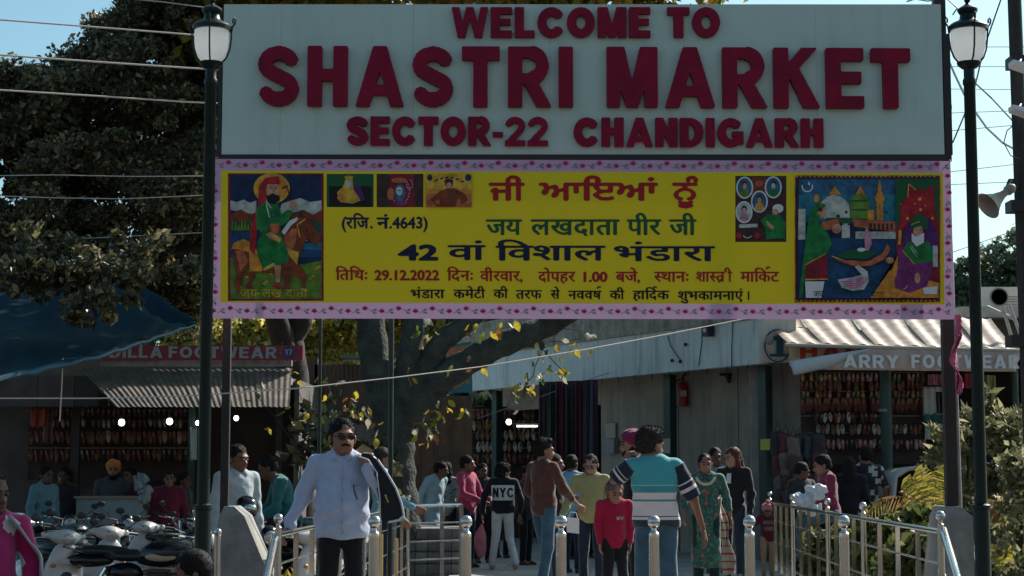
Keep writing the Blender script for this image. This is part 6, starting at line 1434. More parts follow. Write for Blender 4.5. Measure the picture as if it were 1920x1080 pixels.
    # upper garment
    W_ = wide; T = [('e', sc(ln((0, .005, 1.27))), sc((.172 * W_, .122, .2))), ('e', sc(ln((0, -.008 - belly * .6, 1.08))), sc((.158 * W_ + belly * .6, .122 + belly, .19))), ('e', sc((0, .0, .95)), sc((.17 * W_ + belly * .5, .128 + belly * .6, .17))),
              ('c', sc(ln((-.13 * W_, .01, 1.395))), sc(ln((.13 * W_, .01, 1.395))), .062 * s, .062 * s), ('c', sc(ln((-.05, .015, 1.44))), sc(ln((.05, .015, 1.44))), .05 * s, .05 * s)]
    if skirt:   # long tunic
        T += [('c', sc((0, 0, .95)), sc((0, 0, skirt)), .165 * s * W_, .2 * s * W_, (1, .72, 1))]
    hm_ = skirt or hem
    if hem > .86 and not skirt: pass
    cuts = [(sc((0, 0, hm_)), (0, 0, -1))]
    sleeves = []
    for k in 'LR':
        a, e, w = [Vector(x) for x in A[k]]; r0, r1, r2 = .066, .056, .043
        if sleeve == 'short': m_ = a.lerp(e, .74); sleeves.append(('c', sc(a), sc(m_), r0 * s, .066 * s))
        elif sleeve == 'elbow': sleeves.append(('c', sc(a), sc(e), r0 * s, r1 * s))
        elif sleeve == 'three': sleeves += [('c', sc(a), sc(e), r0 * s, r1 * s), ('c', sc(e), sc(e.lerp(w, .5)), r1 * s, .052 * s)]
        else: sleeves += [('c', sc(a), sc(e), r0 * s, r1 * s), ('c', sc(e), sc(e.lerp(w, .93)), r1 * s, r2 * s)]
    # sleeves hang free of the hem cut: the two shapes are fused after the cut
    prs = T; nm = 'tunic' if skirt else ('shirt' if hem > .7 else 'kurta')
    X = None
    lo_, hi_ = bounds(prs + sleeves); pad = .04; lo_ = lo_ - pad; hi_ = hi_ + pad; lo_[2] = min(lo_[2], hm_ * s - .05)
    n = np.ceil((hi_ - lo_) / hq).astype(int) + 1; ax = [lo_[i] + hq * np.arange(n[i]) for i in range(3)]
    X = np.stack(np.meshgrid(*ax, indexing='ij'), -1).reshape(-1, 3).astype(np.float32)
    body_d = sdf(prs, X, k=.06 * s, cuts=cuts)
    sl_d = sdf(sleeves, X, k=.02 * s)
    D = smin(body_d, sl_d, .03 * s)
    x_, y_, z_ = X[:, 0], X[:, 1], X[:, 2]; sd_ = len(label) * .7
    D = D + wr * (np.sin(17 * z_ + 11 * x_ + 2.5 * np.sin(8 * x_ + sd_) + sd_) + .7 * np.sin(31 * z_ - 23 * x_ + 3 * np.sin(9 * z_ + sd_) + 5 * y_) + .5 * np.sin(47 * z_ + 30 * x_ + sd_ * 2)) * np.clip((1.5 * s - z_) * 3, 0, 1)
    nk = np.array(sc(ln((0, -.02, 1.5)))); D = np.maximum(D, -(np.sqrt(((X - nk) ** 2).sum(1)) - .066 * s))
    V, F = surfnet(D.reshape(n), lo_, hq)
    sh = link(nm, np_mesh(nm, V, F, top, True), t)
    if collar:
        g = G(); c0 = Vector(sc(ln((0, .01, 1.485))))
        for sgn in (-1, 1):
            pts = [(sgn * .0, .06, .035), (sgn * .055, .04, .035), (sgn * .068, -.005, .02), (sgn * .045, -.055, -.005), (sgn * .012, -.085, -.04)]; lo2 = [(sgn * .0, .075, .0), (sgn * .075, .05, -.005), (sgn * .095, -.01, -.01), (sgn * .085, -.07, -.035), (sgn * .055, -.1, -.075)]
            vs = [c0 + Vector(p) * s for p in pts + lo2]; g.add(vs, [(i, i + 1, i + 6, i + 5) for i in range(4)])
        o = g.build('collar', collar, t, True); md = o.modifiers.new('t', 'SOLIDIFY'); md.thickness = .006
    for r_, z_ in (cuff or []): pass
    def drape(pts, front=True, lift=.006):
        """put (x, z) points on the garment surface"""
        P2 = np.array(pts, dtype=np.float32); ys = np.linspace(.34, 0, 70) * (-1 if front else 1)
        XX = np.stack([np.repeat(P2[:, 0], 70), np.tile(ys, len(P2)), np.repeat(P2[:, 1], 70)], 1).astype(np.float32)
        dd = smin(sdf(prs, XX, k=.06 * s), sdf(sleeves, XX, k=.02 * s), .03 * s).reshape(len(P2), 70); i = np.argmax(dd < 0.004, 1)
        y = ys[i]; sg = -1 if front else 1
        return [Vector((a, b + sg * (lift + wr * 1.6), c)) for (a, c), b in zip(P2, y)]
    return t, dict(drape=drape, s=s, H=H, HM=HM, A=A, sc=sc, shirt=sh, T=prs)
def draped_rect(info, t, name, x0, z0, x1, z1, m, front=True, lift=.006, nx=14, nz=8, rnd=0):
    pts = [(x0 + (x1 - x0) * i / nx, z0 + (z1 - z0) * j / nz) for j in range(nz + 1) for i in range(nx + 1)]
    V = info['drape'](pts, front, lift); F = [(j * (nx + 1) + i, j * (nx + 1) + i + 1, (j + 1) * (nx + 1) + i + 1, (j + 1) * (nx + 1) + i) for j in range(nz) for i in range(nx)]
    return link(name, np_mesh(name, [tuple(v) for v in V], F, m, True), t)
def draped_text(info, t, txt, xa, xb, zb, h, m, front=True, lift=.009, name='print'):
    lay, tot = latin(txt, 0, 0, .12, .3); V = []; F = []
    sgn = 1 if front else -1
    for c, x in lay:
        w, v, f, _ = LG[(c, T_)]; b = len(V); V += [(sgn * (xa + (x + p) / tot * (xb - xa)), zb + q * h) for p, q in v]; F += [[b + i for i in ff] for ff in f]
    VV = info['drape'](V, front, lift); return link(name, np_mesh(name, [tuple(v) for v in VV], F, m), t)
def seg(t, name, pts, r, m, n=8, **k): return G().tube(pts, r, n).build(name, m, t, True, **k)
jeans = fab('blue_jeans', (.045, .1, .15), noise=.3, nscale=6); djeans = fab('dark_jeans', (.018, .03, .05), noise=.3, nscale=6); blk = fab('black_cotton', (.012, .012, .015)); wjeans = fab('white_jeans', (.55, .56, .55), noise=.12)

# 1 the man in the pale shirt
t, I1 = person('moustached man in pale lilac-blue shirt and sunglasses resting one hand on the railing', 643, 783, 12.75, rz=R(4), top=fab('pale_lilac_shirt', (.40, .46, .61), noise=.06), bottom=blk, q=2, belly=.035, wide=1.09, hem=.87, skin=0, moust=True, glasses='sun',
    head=(R(16), 0, 0), arms={'R': [(-.285, .02, 1.15), (-.37, -.02, .955), dict(d=(-.45, -.2, -.6), n=(-.2, -.1, -1), curl=.8)], 'L': [(.315, -.1, 1.15), (.165, -.17, 1.375), dict(d=(.1, .25, .6), n=(.2, .9, .1), curl=1.1)]}, collar=fab('pale_lilac_collar', (.46, .52, .68), noise=.06), wr=.006)
dr = I1['drape']; ss = I1['s']
seg(t, 'button_placket', dr([(.004 + .003 * math.sin(i), (1.4 - i * .025) * ss) for i in range(21)], True, .001), .0028, fab('placket_shadow', (.36, .38, .46)), 6)
for i in range(7): c = dr([(.012, (1.36 - i * .075) * ss)], True, .002)[0]; G().ball(c, .006, 8, 5).build('button', mat('shirt_button', (.35, .33, .3), .4), t)
seg(t, 'pen', dr([(.085, 1.245 * ss), (.09, 1.2 * ss), (.105, 1.16 * ss), (.115, 1.14 * ss)], True, .004), .004, M_black, 6)
seg(t, 'pocket_edge', dr([(.06, 1.24 * ss), (.15, 1.245 * ss)], True, .001), .0025, fab('placket_shadow', ()), 6)
# bag over his shoulder
Bp = lambda u, v, d=12.62: P(u, v, d)
bg = thing('garment_bag', 'black folded bag with pale grey edge slung over the shoulder of the pale-shirted man', 'bag', Bp(735, 975))
g = G(); out = [(676, 852), (690, 850), (708, 862), (724, 885), (742, 915), (753, 945), (757, 966), (748, 975), (728, 979), (714, 974), (709, 930), (700, 890), (688, 868)]
fr_ = [Bp(u, v, 12.60) for u, v in out]; bk2 = [Bp(u, v, 12.72) for u, v in out]
ctr = Bp(728, 930, 12.55); cb_ = Bp(728, 930, 12.78); n_ = len(out)
g.add(fr_ + bk2 + [ctr, cb_], [(i, (i + 1) % n_, 2 * n_) for i in range(n_)] + [(n_ + (i + 1) % n_, n_ + i, 2 * n_ + 1) for i in range(n_)] + [(i, n_ + i, n_ + (i + 1) % n_, (i + 1) % n_) for i in range(n_)])
g.build('body', fab('navy_black_nylon', (.012, .016, .022), rough=.6), bg, True)
seg(bg, 'piping', [Bp(u, v, 12.585) for u, v in out[2:9]], .008, mat('pale_grey_piping', (.5, .52, .55), .6)); seg(bg, 'strap', [Bp(u, v, 12.56) for u, v in ((672, 856), (690, 862), (706, 885), (712, 930), (713, 972))], .005, mat('pale_grey_piping', (), .6))
seg(bg, 'zip', [Bp(722, 928, 12.54), Bp(728, 942, 12.53)], .006, mat('brass', (.4, .28, .1), .4, .6))

# 2 youth in white jeans
t, i2 = person('youth seen from behind in black sweatshirt with NYC on the back and white jeans', 943, 866, 24.3, rz=R(180), top=fab('black_sweat', (.012, .013, .017)), bottom=wjeans, hair='curly', skin=1, head=(R(-50), R(8), 0), wide=1.12, hem=.9, q=1, shoes=M_shoe_t,
    arms={'R': [(-.29, .03, 1.13), (-.27, -.04, .9)], 'L': [(.31, .02, 1.15), (.33, -.03, .9)]}, legs={'L': [(.12, -.04, .5), (.17, -.02, .09)], 'R': [(-.11, -.1, .5), (-.2, .2, .12)]}, lean=(0, -.05), hs=1.04)
s_ = i2['s']; wp = fab('white_print', (.55, .57, .57)); draped_rect(i2, t, 'white_panel', -.185 * s_, 1.11 * s_, .185 * s_, 1.35 * s_, wp, False, .004)
draped_text(i2, t, 'NYC', -.16 * s_, .17 * s_, 1.155 * s_, .155 * s_, blk, False, .01)
pb = thing('carrier_bag', 'long pink carrier bag hanging from the hand of the youth in white jeans', 'bag', P(901, 1045, 24.2))
sdf_obj('bag', [('e', tuple(P(901, 1018, 24.15)), (.085, .05, .2)), ('c', tuple(P(903, 985, 24.15)), tuple(P(901, 1010, 24.15)), .02, .06)], mat('pink_plastic', (.6, .2, .24), .4, trans=.3, noise=.1), pb, h=.018, k=.04, wr=.008); 
# 3 brown sweater man
t, i3 = person('man in brown sweater and blue jeans turned towards the olive-top woman', 1019, 822, 20.0, rz=R(128), top=fab('brown_sweater', (.09, .038, .03), noise=.2), bottom=jeans, hair='curly', skin=0, head=(R(-22), 0, 0), q=1, hem=.86, wide=.98,
    arms={'R': [(-.27, -.08, 1.13), (-.22, -.33, .96), dict(d=(.1, -.8, -.4), n=(.9, 0, 0), curl=.4)], 'L': [(.24, .02, 1.13), (.2, -.18, .95)]}, legs={'L': [(.1, -.1, .5), (.11, -.16, .09)], 'R': [(-.1, .02, .5), (-.11, .12, .1)]}, shoes=M_shoe_b, sleeve='three')
# 4 black shirt man behind
person('man in black shirt half hidden behind the brown-sweater man', 1040, 850, 21.8, rz=R(75), top=blk, bottom=djeans, hair='short', skin=1, q=0, arms={'L': [(.26, -.08, 1.15), (.2, -.3, 1.12), dict(curl=.8)]}, sleeve='elbow')
person('person in light blue shirt behind the brown-sweater man and the olive-top woman', 1072, 852, 23.5, rz=R(150), top=fab('sky_blue_shirt', (.16, .38, .52)), bottom=djeans, skin=3, q=0)
# 6 olive-top woman
t, i6 = person('woman in olive yellow top and glasses looking down with hair pulled back', 1108, 851, 20.7, rz=R(-8), top=fab('olive_yellow_top', (.32, .31, .14), noise=.08), bottom=djeans, hair='bun', hm=M_greyhair, skin=2, glasses='clear', head=(R(-6), R(22), 0), q=1, hem=.83, wide=.97, belly=.015,
    arms={'R': [(-.29, -.01, 1.14), (-.36, -.12, .94), dict(d=(-.2, -.3, -.8), n=(1, 0, 0), curl=.5)], 'L': [(.25, .03, 1.13), (.27, -.02, .9)]})
s_ = i6['s']; 
for a in range(3): seg(t, 'neck_ruffle', [Vector((.03 + .022 * (1 + a * .5) * math.cos(R(q)), 0, 1.33 * s_ + .022 * (1 + a * .6) * math.sin(R(q)))) * 1 for q in range(0, 1)] + i6['drape']([(-.02 + .014 * (1 + a) * math.cos(R(q)), 1.33 * s_ + .014 * (1 + a) * math.sin(R(q))) for q in range(0, 361, 40)], True, .006)[0:], .004, fab('ruffle', (.42, .4, .16)), 5) if False else None
o = thing('paper_bag', 'white paper carrier bag held between the brown-sweater man and the olive-top woman', 'bag', P(1078, 1000, 19.3))
G().hexa([P(1063, 998, 19.3), P(1086, 1001, 19.3), P(1086, 1001, 19.42), P(1063, 998, 19.42)], [P(1061, 969, 19.28), P(1086, 972, 19.28), P(1086, 972, 19.44), P(1061, 969, 19.44)]).build('bag', mat('white_paper', (.62, .62, .64), .6), o)
for dd in (19.28, 19.44): seg(o, 'handle', [P(1066, 970, dd), P(1070, 960, dd), P(1080, 961, dd), P(1083, 972, dd)], .004, mat('white_paper', (), .6), 5)
# 7 girl in pink top
t, i7 = person('young child in deep pink top and black trousers beside the striped polo man', 1152, 898, 16.9, rz=R(8), top=fab('deep_pink_top', (.31, .009, .04), noise=.06), bottom=blk, child=True, hair='short', hm=mat('shaved_scalp', (.09, .05, .045), .6), skin=0, q=1, head=(R(8), R(14), 0), hem=.84, wide=.86, wr=.003,
    arms={'R': [(-.21, .02, 1.13), (-.2, -.03, .9)], 'L': [(.21, .0, 1.13), (.19, -.06, .9)]})
s_ = i7['s']; draped_text(i7, t, 'NV', -.0 * s_, .1 * s_, 1.2 * s_, .045 * s_, fab('glitter_print', (.45, .3, .3)), True, .006)
# 8 striped polo man
Tl, Wt, Nv = (.03, .24, .27), (.55, .52, .52), (.012, .022, .04)
s8 = (P(1217, 800, 14.5).z) / 1.72
bl = [(0, Nv), (.90, Wt), (.905, Nv), (.955, Wt), (.985, Nv), (.993, Wt), (1.11, (.03, .2, .23)), (1.123, Wt), (1.175, Tl), (1.235, (.25, .42, .42)), (1.24, (.035, .30, .33))]
t, i8 = person('back of a man in teal, white and navy striped polo, hand raised to his face', 1229, 799, 14.5, rz=R(186), top=bands('striped_polo', [(z * s8, c) for z, c in bl]), bottom=jeans, hair='curly', hm=M_greyhair, skin=1, q=2, head=(R(-62), R(4), 0), sleeve='short', hem=.90, wide=1.1, belly=.02,
    lean=(.05, 0), arms={'L': [(.335, -.05, 1.285), (.235, -.1, 1.42), dict(d=(-.25, -.1, .65), n=(-.7, -.3, -.2), curl=1.0)], 'R': [(-.31, .0, 1.13), (-.40, -.05, .87), dict(curl=.55, n=(1, -.2, 0))]}, wr=.004, legs={'R': [(-.11, -.04, .5), (-.14, -.02, .09)], 'L': [(.1, -.1, .5), (.1, .08, .1)]})
s_ = i8['s']
for k in 'LR':                                          # navy sleeves with white stripes
    a, e, w = [Vector(x) * s_ for x in i8['A'][k]]
    for f0, f1, c, nm in ((.0, .48, Nv, 'navy'), (.482, .52, Wt, 'white'), (.522, .64, Nv, 'navy'), (.642, .74, Wt, 'white'), (.742, .97, Nv, 'navy')):
        G().tube([a.lerp(e, f0), a.lerp(e, f1)], .0755 * s_, 20, r2=(.0745 if f1 < .9 else .069) * s_).build('sleeve_stripe', fab('polo_' + nm, c), t, True)
ph = thing('mobile_phone', 'small phone held to the face of the striped polo man', 'phone', P(1170, 870, 14.66))
G().box(tuple(P(1166, 878, 14.66)), tuple(P(1173, 862, 14.67) + Vector((0, .01, 0)))).build('case', M_black, ph)
# 9 maroon turban
person('bearded man in maroon turban hidden behind the striped polo man', 1187, 806, 17.6, rz=R(-70), top=blk, bottom=blk, turban=fab('maroon_turban', (.16, .012, .06)), beard=True, skin=0, q=1, wide=1.05, head=(R(-10), 0, 0), sleeve='elbow', arms={'R': [(-.24, -.1, 1.12), (-.2, -.16, .87)], 'L': [(.24, -.02, 1.12), (.24, -.06, .87)]})
# 10 green kurta woman
fk = spots('floral_kurta', (.015, .07, .055), [((.3, .3, .24), 22, .13), ((.05, .2, .14), 15, .2), ((.4, .06, .1), 9.5, .21), ((.4, .13, .05), 7, .14)], 14, base2=(.03, .12, .08))
t, i10 = person('woman in green floral long tunic with cream scarf walking towards the street', 1322, 849, 20.6, rz=R(-4), top=fk, bottom=fab('bottle_green_salwar', (.01, .035, .03)), hair='bun', skin=0, q=1, skirt=.16 + .1, sleeve='three', head=(R(6), R(5), 0), wide=1.0, wr=.004, belly=.01,
    arms={'L': [(.27, .02, 1.13), (.315, -.04, .89), dict(curl=.7)], 'R': [(-.27, .02, 1.13), (-.28, -.12, .93)]}, pal=dict(leg=1.15))
s_ = i10['s']; cream = spots('cream_scarf', (.5, .44, .34), [((.35, .06, .05), 30, .16)], 20)
seg(t, 'neck_placket', i10['drape']([(.0, (1.36 - i * .03) * s_) for i in range(11)], True, .002), .008, fab('placket_brown', (.2, .14, .09)), 6)
seg(t, 'scarf', i10['drape']([(.115 * s_ * math.cos(R(a_)), (1.425 + .105 * math.sin(R(a_))) * s_) for a_ in range(190, 351, 10)], True, .004), .017, cream, 8)
g = G()
def fn(a, b_):
    z = (1.15 - b_ * .98) * s_; return Vector(((.16 + .05 * a + b_ * (.05 + .13 * a)) * s_ + .02 * math.sin(b_ * 13 + a * 4), (.13 + .05 * math.sin(a * 8 + b_ * 4)) * s_, z))
o = g.grid(fn, 12, 24).build('scarf_tail', bands('scarf_bands', [(0, (.5, .46, .36))] + [(.2 + (i // 2) * .09 + (i % 2) * .022, ((.42, .06, .05), (.5, .46, .36))[i % 2]) for i in range(16)]), t, True); md = o.modifiers.new('t', 'SOLIDIFY'); md.thickness = .006
# 11 black cardigan woman
t, i11 = person('young woman with long reddish hair in black cardigan over a white top', 1374, 838, 22.0, rz=R(-35), top=fab('black_cardigan', (.014, .014, .018)), bottom=djeans, hair='long', hm=M_redhair, skin=2, q=1, head=(R(-25), R(10), 0), hem=.72, wide=.95,
    arms={'L': [(.24, .04, 1.12), (.24, -.02, .87)], 'R': [(-.24, .02, 1.12), (-.18, -.14, 1.0)]})
s_ = i11['s']; draped_rect(i11, t, 'white_top', -.03 * s_, 1.25 * s_, .035 * s_, 1.38 * s_, wp, True, .004, 6, 8)
person('man in grey-blue shirt standing behind the floral kurta woman', 1341, 838, 23.5, rz=R(10), top=fab('grey_blue_shirt', (.14, .22, .25)), bottom=djeans, skin=3, q=0)
# 13 little child in pink turban
t, i13 = person('small child in pink topknot turban, maroon sweatshirt and beige trousers', 1438, 944, 22.6, rz=R(4), top=fab('maroon_sweat', (.1, .016, .035)), bottom=fab('beige_trousers', (.3, .22, .15)), child=True, turban=fab('pink_turban', (.6, .2, .22)), knot=True, skin=1, q=1, head=(0, R(8), 0), hem=.84, wide=1.0, shoes=M_shoe_t, hs=.98 * .72,
    arms={'L': [(.27, .0, 1.15), (.33, -.04, .95)], 'R': [(-.27, .0, 1.25), (-.38, .02, 1.32)]})
s_ = i13['s']; gp = fab('grey_print', (.3, .22, .24)); draped_text(i13, t, 'NORTH', -.11 * s_, .11 * s_, 1.24 * s_, .085 * s_, gp, True, .006); draped_text(i13, t, 'KIND', -.09 * s_, .1 * s_, 1.1 * s_, .085 * s_, gp, True, .006)
G().ball((i13['HM'] @ Vector((0, -.03, .17))), .028, 10, 7).build('turban_bobble', fab('pink_turban', ()), t, True)
# 14 seated man in mulberry shirt with packages, on the low wall
lw = thing('low_wall', 'low concrete wall behind the right railing on which goods are wrapped', 'wall', (P(1580, 980, 22).x, 22, 0)); G().box((P(1535, 980, 22).x, 21.9, 0), (P(1640, 980, 22).x, 22.3, .62)).build('wall', M_conc, lw)
t, i14 = person('man in mulberry shirt and jeans sitting on the low wall, turned left with parcels', 1555, 849, 21.9, rz=R(-82), gz=-.0, H=1.66, top=fab('mulberry_shirt', (.19, .025, .06)), bottom=jeans, skin=0, q=1, head=(R(-4), R(12), 0), lean=(0, -.12), hem=.9,
    arms={'L': [(.25, -.06, 1.13), (.16, -.3, 1.02), dict(curl=.6)], 'R': [(-.25, -.05, 1.13), (-.14, -.3, 1.0)]}, legs={'L': [(.1, 0, .93), (.12, -.42, .88), (.12, -.44, .44)], 'R': [(-.1, 0, .93), (-.13, -.36, .82), (-.13, -.2, .4)]})
M_poly = mat('white_polythene', (.62, .64, .68), .35, trans=.3, noise=.1)
for k, (u, v, r, lb, m) in enumerate(((1530, 925, .12, 'upper crumpled white polythene parcel held by the mulberry-shirt man', M_poly), (1508, 938, .13, 'crumpled white and blue polythene parcel at the corner of the far railing', mat('blue_white_parcel', (.3, .42, .55), .4, noise=.5, nscale=12, col2=(.6, .62, .65))), (1522, 958, .1, 'lower white polythene parcel behind the far railing post', M_poly))):
    p = P(u, v, 21.3); o = sdf_obj('parcel', [('e', tuple(p), (r, r * .7, r * .7)), ('e', tuple(p + Vector((.06, 0, .05))), (r * .6, r * .5, r * .5)), ('e', tuple(p + Vector((-.07, 0, .03))), (r * .6, r * .5, r * .5))], m, None, h=.012, k=.02, wr=.02, wf=2.6, seed=k); tag(o, lb, 'parcel', None)
person('man in dark vest bending beside the bag display', 1503, 866, 22.9, rz=R(30), top=fab('charcoal_vest', (.03, .035, .035)), bottom=blk, skin=3, q=0, head=(R(60), R(15), 0))
person('person in long black robe beside the mulberry-shirt man', 1592, 856, 23.6, rz=R(170), top=blk, bottom=blk, hair='long', skin=3, q=0, skirt=.15, wide=1.1)
chk = spots('black_white_print', (.014, .016, .018), [((.42, .45, .42), 9, .33), ((.01, .012, .014), 20, .16)], 14, metric='CHEBYCHEV')
person('man in black and white printed shirt looking at the shoe boards with his back turned', 1622, 836, 23.8, rz=R(165), top=chk, bottom=blk, skin=0, q=1, sleeve='short', wide=1.08, head=(R(25), 0, 0), arms={'L': [(.27, -.04, 1.14), (.22, -.16, .93)], 'R': [(-.27, .0, 1.13), (-.28, -.05, .88)]}, hem=.86)
person('woman with tied hair in mustard dress seated on the scooter behind the palm', 1731, 860, 21.5, rz=R(-50), top=spots('mustard_print', (.35, .24, .08), [((.04, .03, .03), 9, .3)], 12), bottom=blk, hair='bun', skin=2, q=1, head=(R(-20), R(8), 0), skirt=.3)
# left and middle background people
person('man in white shirt behind the left sign post among the parked bikes', 446, 833, 19.5, gz=-.3, rz=R(40), top=fab('white_shirt', (.38, .44, .47), noise=.06), bottom=djeans, skin=1, q=1, head=(R(12), R(6), 0), wide=1.05, collar=fab('white_shirt', ()))
person('man in teal shirt leaning over the parked bikes', 548, 851, 21.8, gz=-.3, rz=R(-75), top=fab('teal_shirt', (.03, .15, .15)), bottom=blk, skin=3, q=1, head=(R(-10), R(22), 0), lean=(0, -.35), arms={'L': [(.25, -.22, 1.1), (.2, -.4, 1.0)], 'R': [(-.25, -.22, 1.12), (-.2, -.42, 1.02)]})
person('man with cropped hair in light blue shirt behind the dark shoulder bag', 718, 838, 19.3, rz=R(100), top=fab('blue_shirt', (.16, .33, .42)), bottom=djeans, hair='short', hm=M_greyhair, skin=0, q=1, arms={'L': [(.27, -.12, 1.15), (.25, -.4, 1.02)], 'R': [(-.27, -.02, 1.12), (-.25, -.2, .9)]})
person('man in pale blue shirt leaning forward beside the tree trunk', 808, 862, 25.2, rz=R(50), top=fab('pale_blue_kurta', (.26, .42, .48)), bottom=fab('pale_trousers', (.3, .36, .38)), skin=3, q=1, lean=(.1, -.2), head=(R(30), R(10), 0), skirt=.55, wide=1.05)
person('woman with long black hair and floral blouse between two seated shoppers', 838, 866, 26.2, rz=R(170), top=spots('grey_floral', (.2, .24, .22), [((.03, .04, .04), 18, .3)], 14), bottom=blk, hair='long', skin=1, q=1)
t, ia = person('man in pink shirt and dark cap turned right at the middle shop', 876, 853, 24.8, rz=R(62), top=fab('pink_red_shirt', (.36, .05, .11)), bottom=djeans, skin=1, q=1, head=(R(14), 0, 0), arms={'L': [(.25, -.08, 1.13), (.16, -.3, 1.05)], 'R': [(-.25, -.06, 1.13), (-.12, -.3, 1.02)]}, wide=1.05)
G().ball((0, 0, 0), .001, 4, 3)
for u, v, d, lb, c, sk, rz_ in ((905, 868, 26, 'person in dark clothes just left of the youth in white jeans', (.03, .03, .04), 3, 20), (985, 874, 25.5, 'boy in dark clothes right of the youth in white jeans', (.05, .03, .03), 1, 60), (940, 880, 27.5, 'dim shopper deep in the middle shop', (.04, .05, .06), 3, 150), (1062, 868, 27, 'dark-haired shopper in front of the scarf curtain', (.05, .02, .03), 3, 190), (1100, 866, 27.5, 'shopper in teal at the end of the scarf curtain', (.03, .08, .09), 1, 30)):
    person(lb, u, v, d, rz=R(rz_), top=fab('dark_top_%d' % u, c), bottom=blk, skin=sk, q=0)
for u, v, d, lb, c, sk, rz_, gz_, tb in ((213, 862, 25.9, 'shopkeeper in orange turban and grey kurta behind the blue counter', (.07, .075, .075), 0, 10, -.3, (.55, .2, .03)), (243, 874, 26.0, 'person with dark hair beside the orange-turbaned shopkeeper', (.06, .02, .03), 1, -20, -.3, None), (318, 880, 25.5, 'woman in maroon in the left shop', (.13, .015, .035), 1, 10, -.3, None), (85, 872, 24.5, 'person in light teal shirt at the far left shop', (.12, .25, .28), 3, 60, -.3, None), (345, 884, 25.8, 'dim shopper just left of the lamp post', (.04, .05, .05), 3, 70, -.3, None), (120, 876, 26.2, 'dim shopper behind the left pillar of the shop', (.03, .03, .035), 3, 0, -.3, None)):
    person(lb, u, v, d, rz=R(rz_), gz=gz_, top=fab('stall_top_%d' % u, c), bottom=blk, skin=sk, q=0, turban=fab('orange_turban', tb) if tb else None, beard=bool(tb))
# polythene sacks by the counter
for k, (u, v, lb) in enumerate(((263, 905, 'upper clear polythene sack beside the counter'), (270, 928, 'lower clear polythene sack beside the counter'))):
    p = P(u, v, 24.8); o = sdf_obj('sack', [('e', tuple(p), (.09, .08, .14)), ('e', tuple(p + Vector((.04, 0, .06))), (.07, .06, .07))], mat('dull_polythene', (.26, .32, .34), .3, trans=.3, noise=.3, nscale=9), None, h=.014, wr=.02, wf=2.4, seed=k); tag(o, lb, 'sack')
# girl at the left edge, head low in front
mg = spots('magenta_print', (.36, .004, .11), [((.6, .6, .6), 6, .45)], 9, metric='MANHATTAN')
t, ig = person('girl in magenta dress with large white pattern and white scarf at the left edge', -12, 882, 10.4, gz=-.3, rz=R(38), top=mg, bottom=fab('magenta_salwar', (.3, .005, .09)), hair='bun', skin=3, q=1, head=(R(10), R(4), 0), sleeve='three', skirt=.45, wide=.95,
    arms={'L': [(.23, -.06, 1.13), (.2, -.16, .88)], 'R': [(-.22, 0, 1.14), (-.2, -.16, 1.0)]})
s_ = ig['s']
def fn(a, b_):
    z = (1.46 - b_ * 1.0) * s_; x = (.05 + .2 * min(1, b_ * 4) + .06 * a); return Vector((x * s_ + .01 * math.sin(b_ * 16), (-.2 + .16 * a + .02 * math.sin(b_ * 11 + a * 6) + (.04 if b_ < .2 else 0)) * s_, z - .04 * a))
o = G().grid(fn, 8, 30).build('scarf', fab('grey_white_scarf', (.45, .46, .47)), t, True); md = o.modifiers.new('t', 'SOLIDIFY'); md.thickness = .012
person('dark-haired child whose head shows at the bottom beside the left lamp post', 362, 1030, 9.2, gz=-.3, rz=R(-70), top=fab('dark_child_top', (.03, .03, .035)), bottom=blk, hair='short', skin=1, q=1, child=True, head=(0, R(10), 0))
# ---------------------------------------------------------------- scooters and motorcycles
M_tyre = mat('tyre_rubber', (.02, .02, .02), .85); M_seat = mat('black_seat_vinyl', (.018, .018, .018), .38); M_chrome = mat('chrome', (.7, .7, .7), .12, 1); M_lens = mat('headlamp_lens', (.45, .45, .42), .1, .3); M_mirror = mat('mirror_glass', (.5, .55, .55), .05, 1); M_amber = mat('amber_lens', (.5, .2, .03), .3); M_engine = mat('engine_grey', (.09, .09, .09), .4, .7, noise=.4); M_bplastic = mat('black_plastic', (.02, .022, .024), .45)
def wheel(t, y, r, w):
    g = G(); n = 26; V = []; prof = [(r - .06, -w * .5), (r - .02, -w), (r, -w * .4), (r, w * .4), (r - .02, w), (r - .06, w * .5)]
    for k in range(n):
        a = 2 * math.pi * k / n
        for rr_, x in prof: V.append((x, y + rr_ * math.cos(a), r + rr_ * math.sin(a)))
    m = len(prof); F = [(k * m + i, k * m + (i + 1) % m, ((k + 1) % n) * m + (i + 1) % m, ((k + 1) % n) * m + i) for k in range(n) for i in range(m)]
    g.add(V, F); o = g.build('wheel', M_tyre, t, True)
    g = G(); g.tube([(-.05, y, r), (.05, y, r)], .05, 12)
    for k in range(6): a = k * math.pi / 3; g.tube([(0, y, r), (0, y + (r - .05) * math.cos(a), r + (r - .05) * math.sin(a))], .014, 6)
    g.build('rim', M_engine, o, True)
def mirrors(t, y, z, m=M_bplastic, dx=.3):
    for s in (-1, 1):
        G().tube([(s * .17, y, z), (s * .23, y - .02, z + .06), (s * dx, y, z + .11)], .006, 6).build('mirror_stalk', M_bplastic, t, True)
        o = G().ball((s * dx, y, z + .15), .052, 14, 8, (1, .14, .7)).build('mirror', m, t, True); G().ball((s * dx, y + .008, z + .15), .045, 14, 8, (1, .06, .66)).build('mirror_glass', M_mirror, o, True)
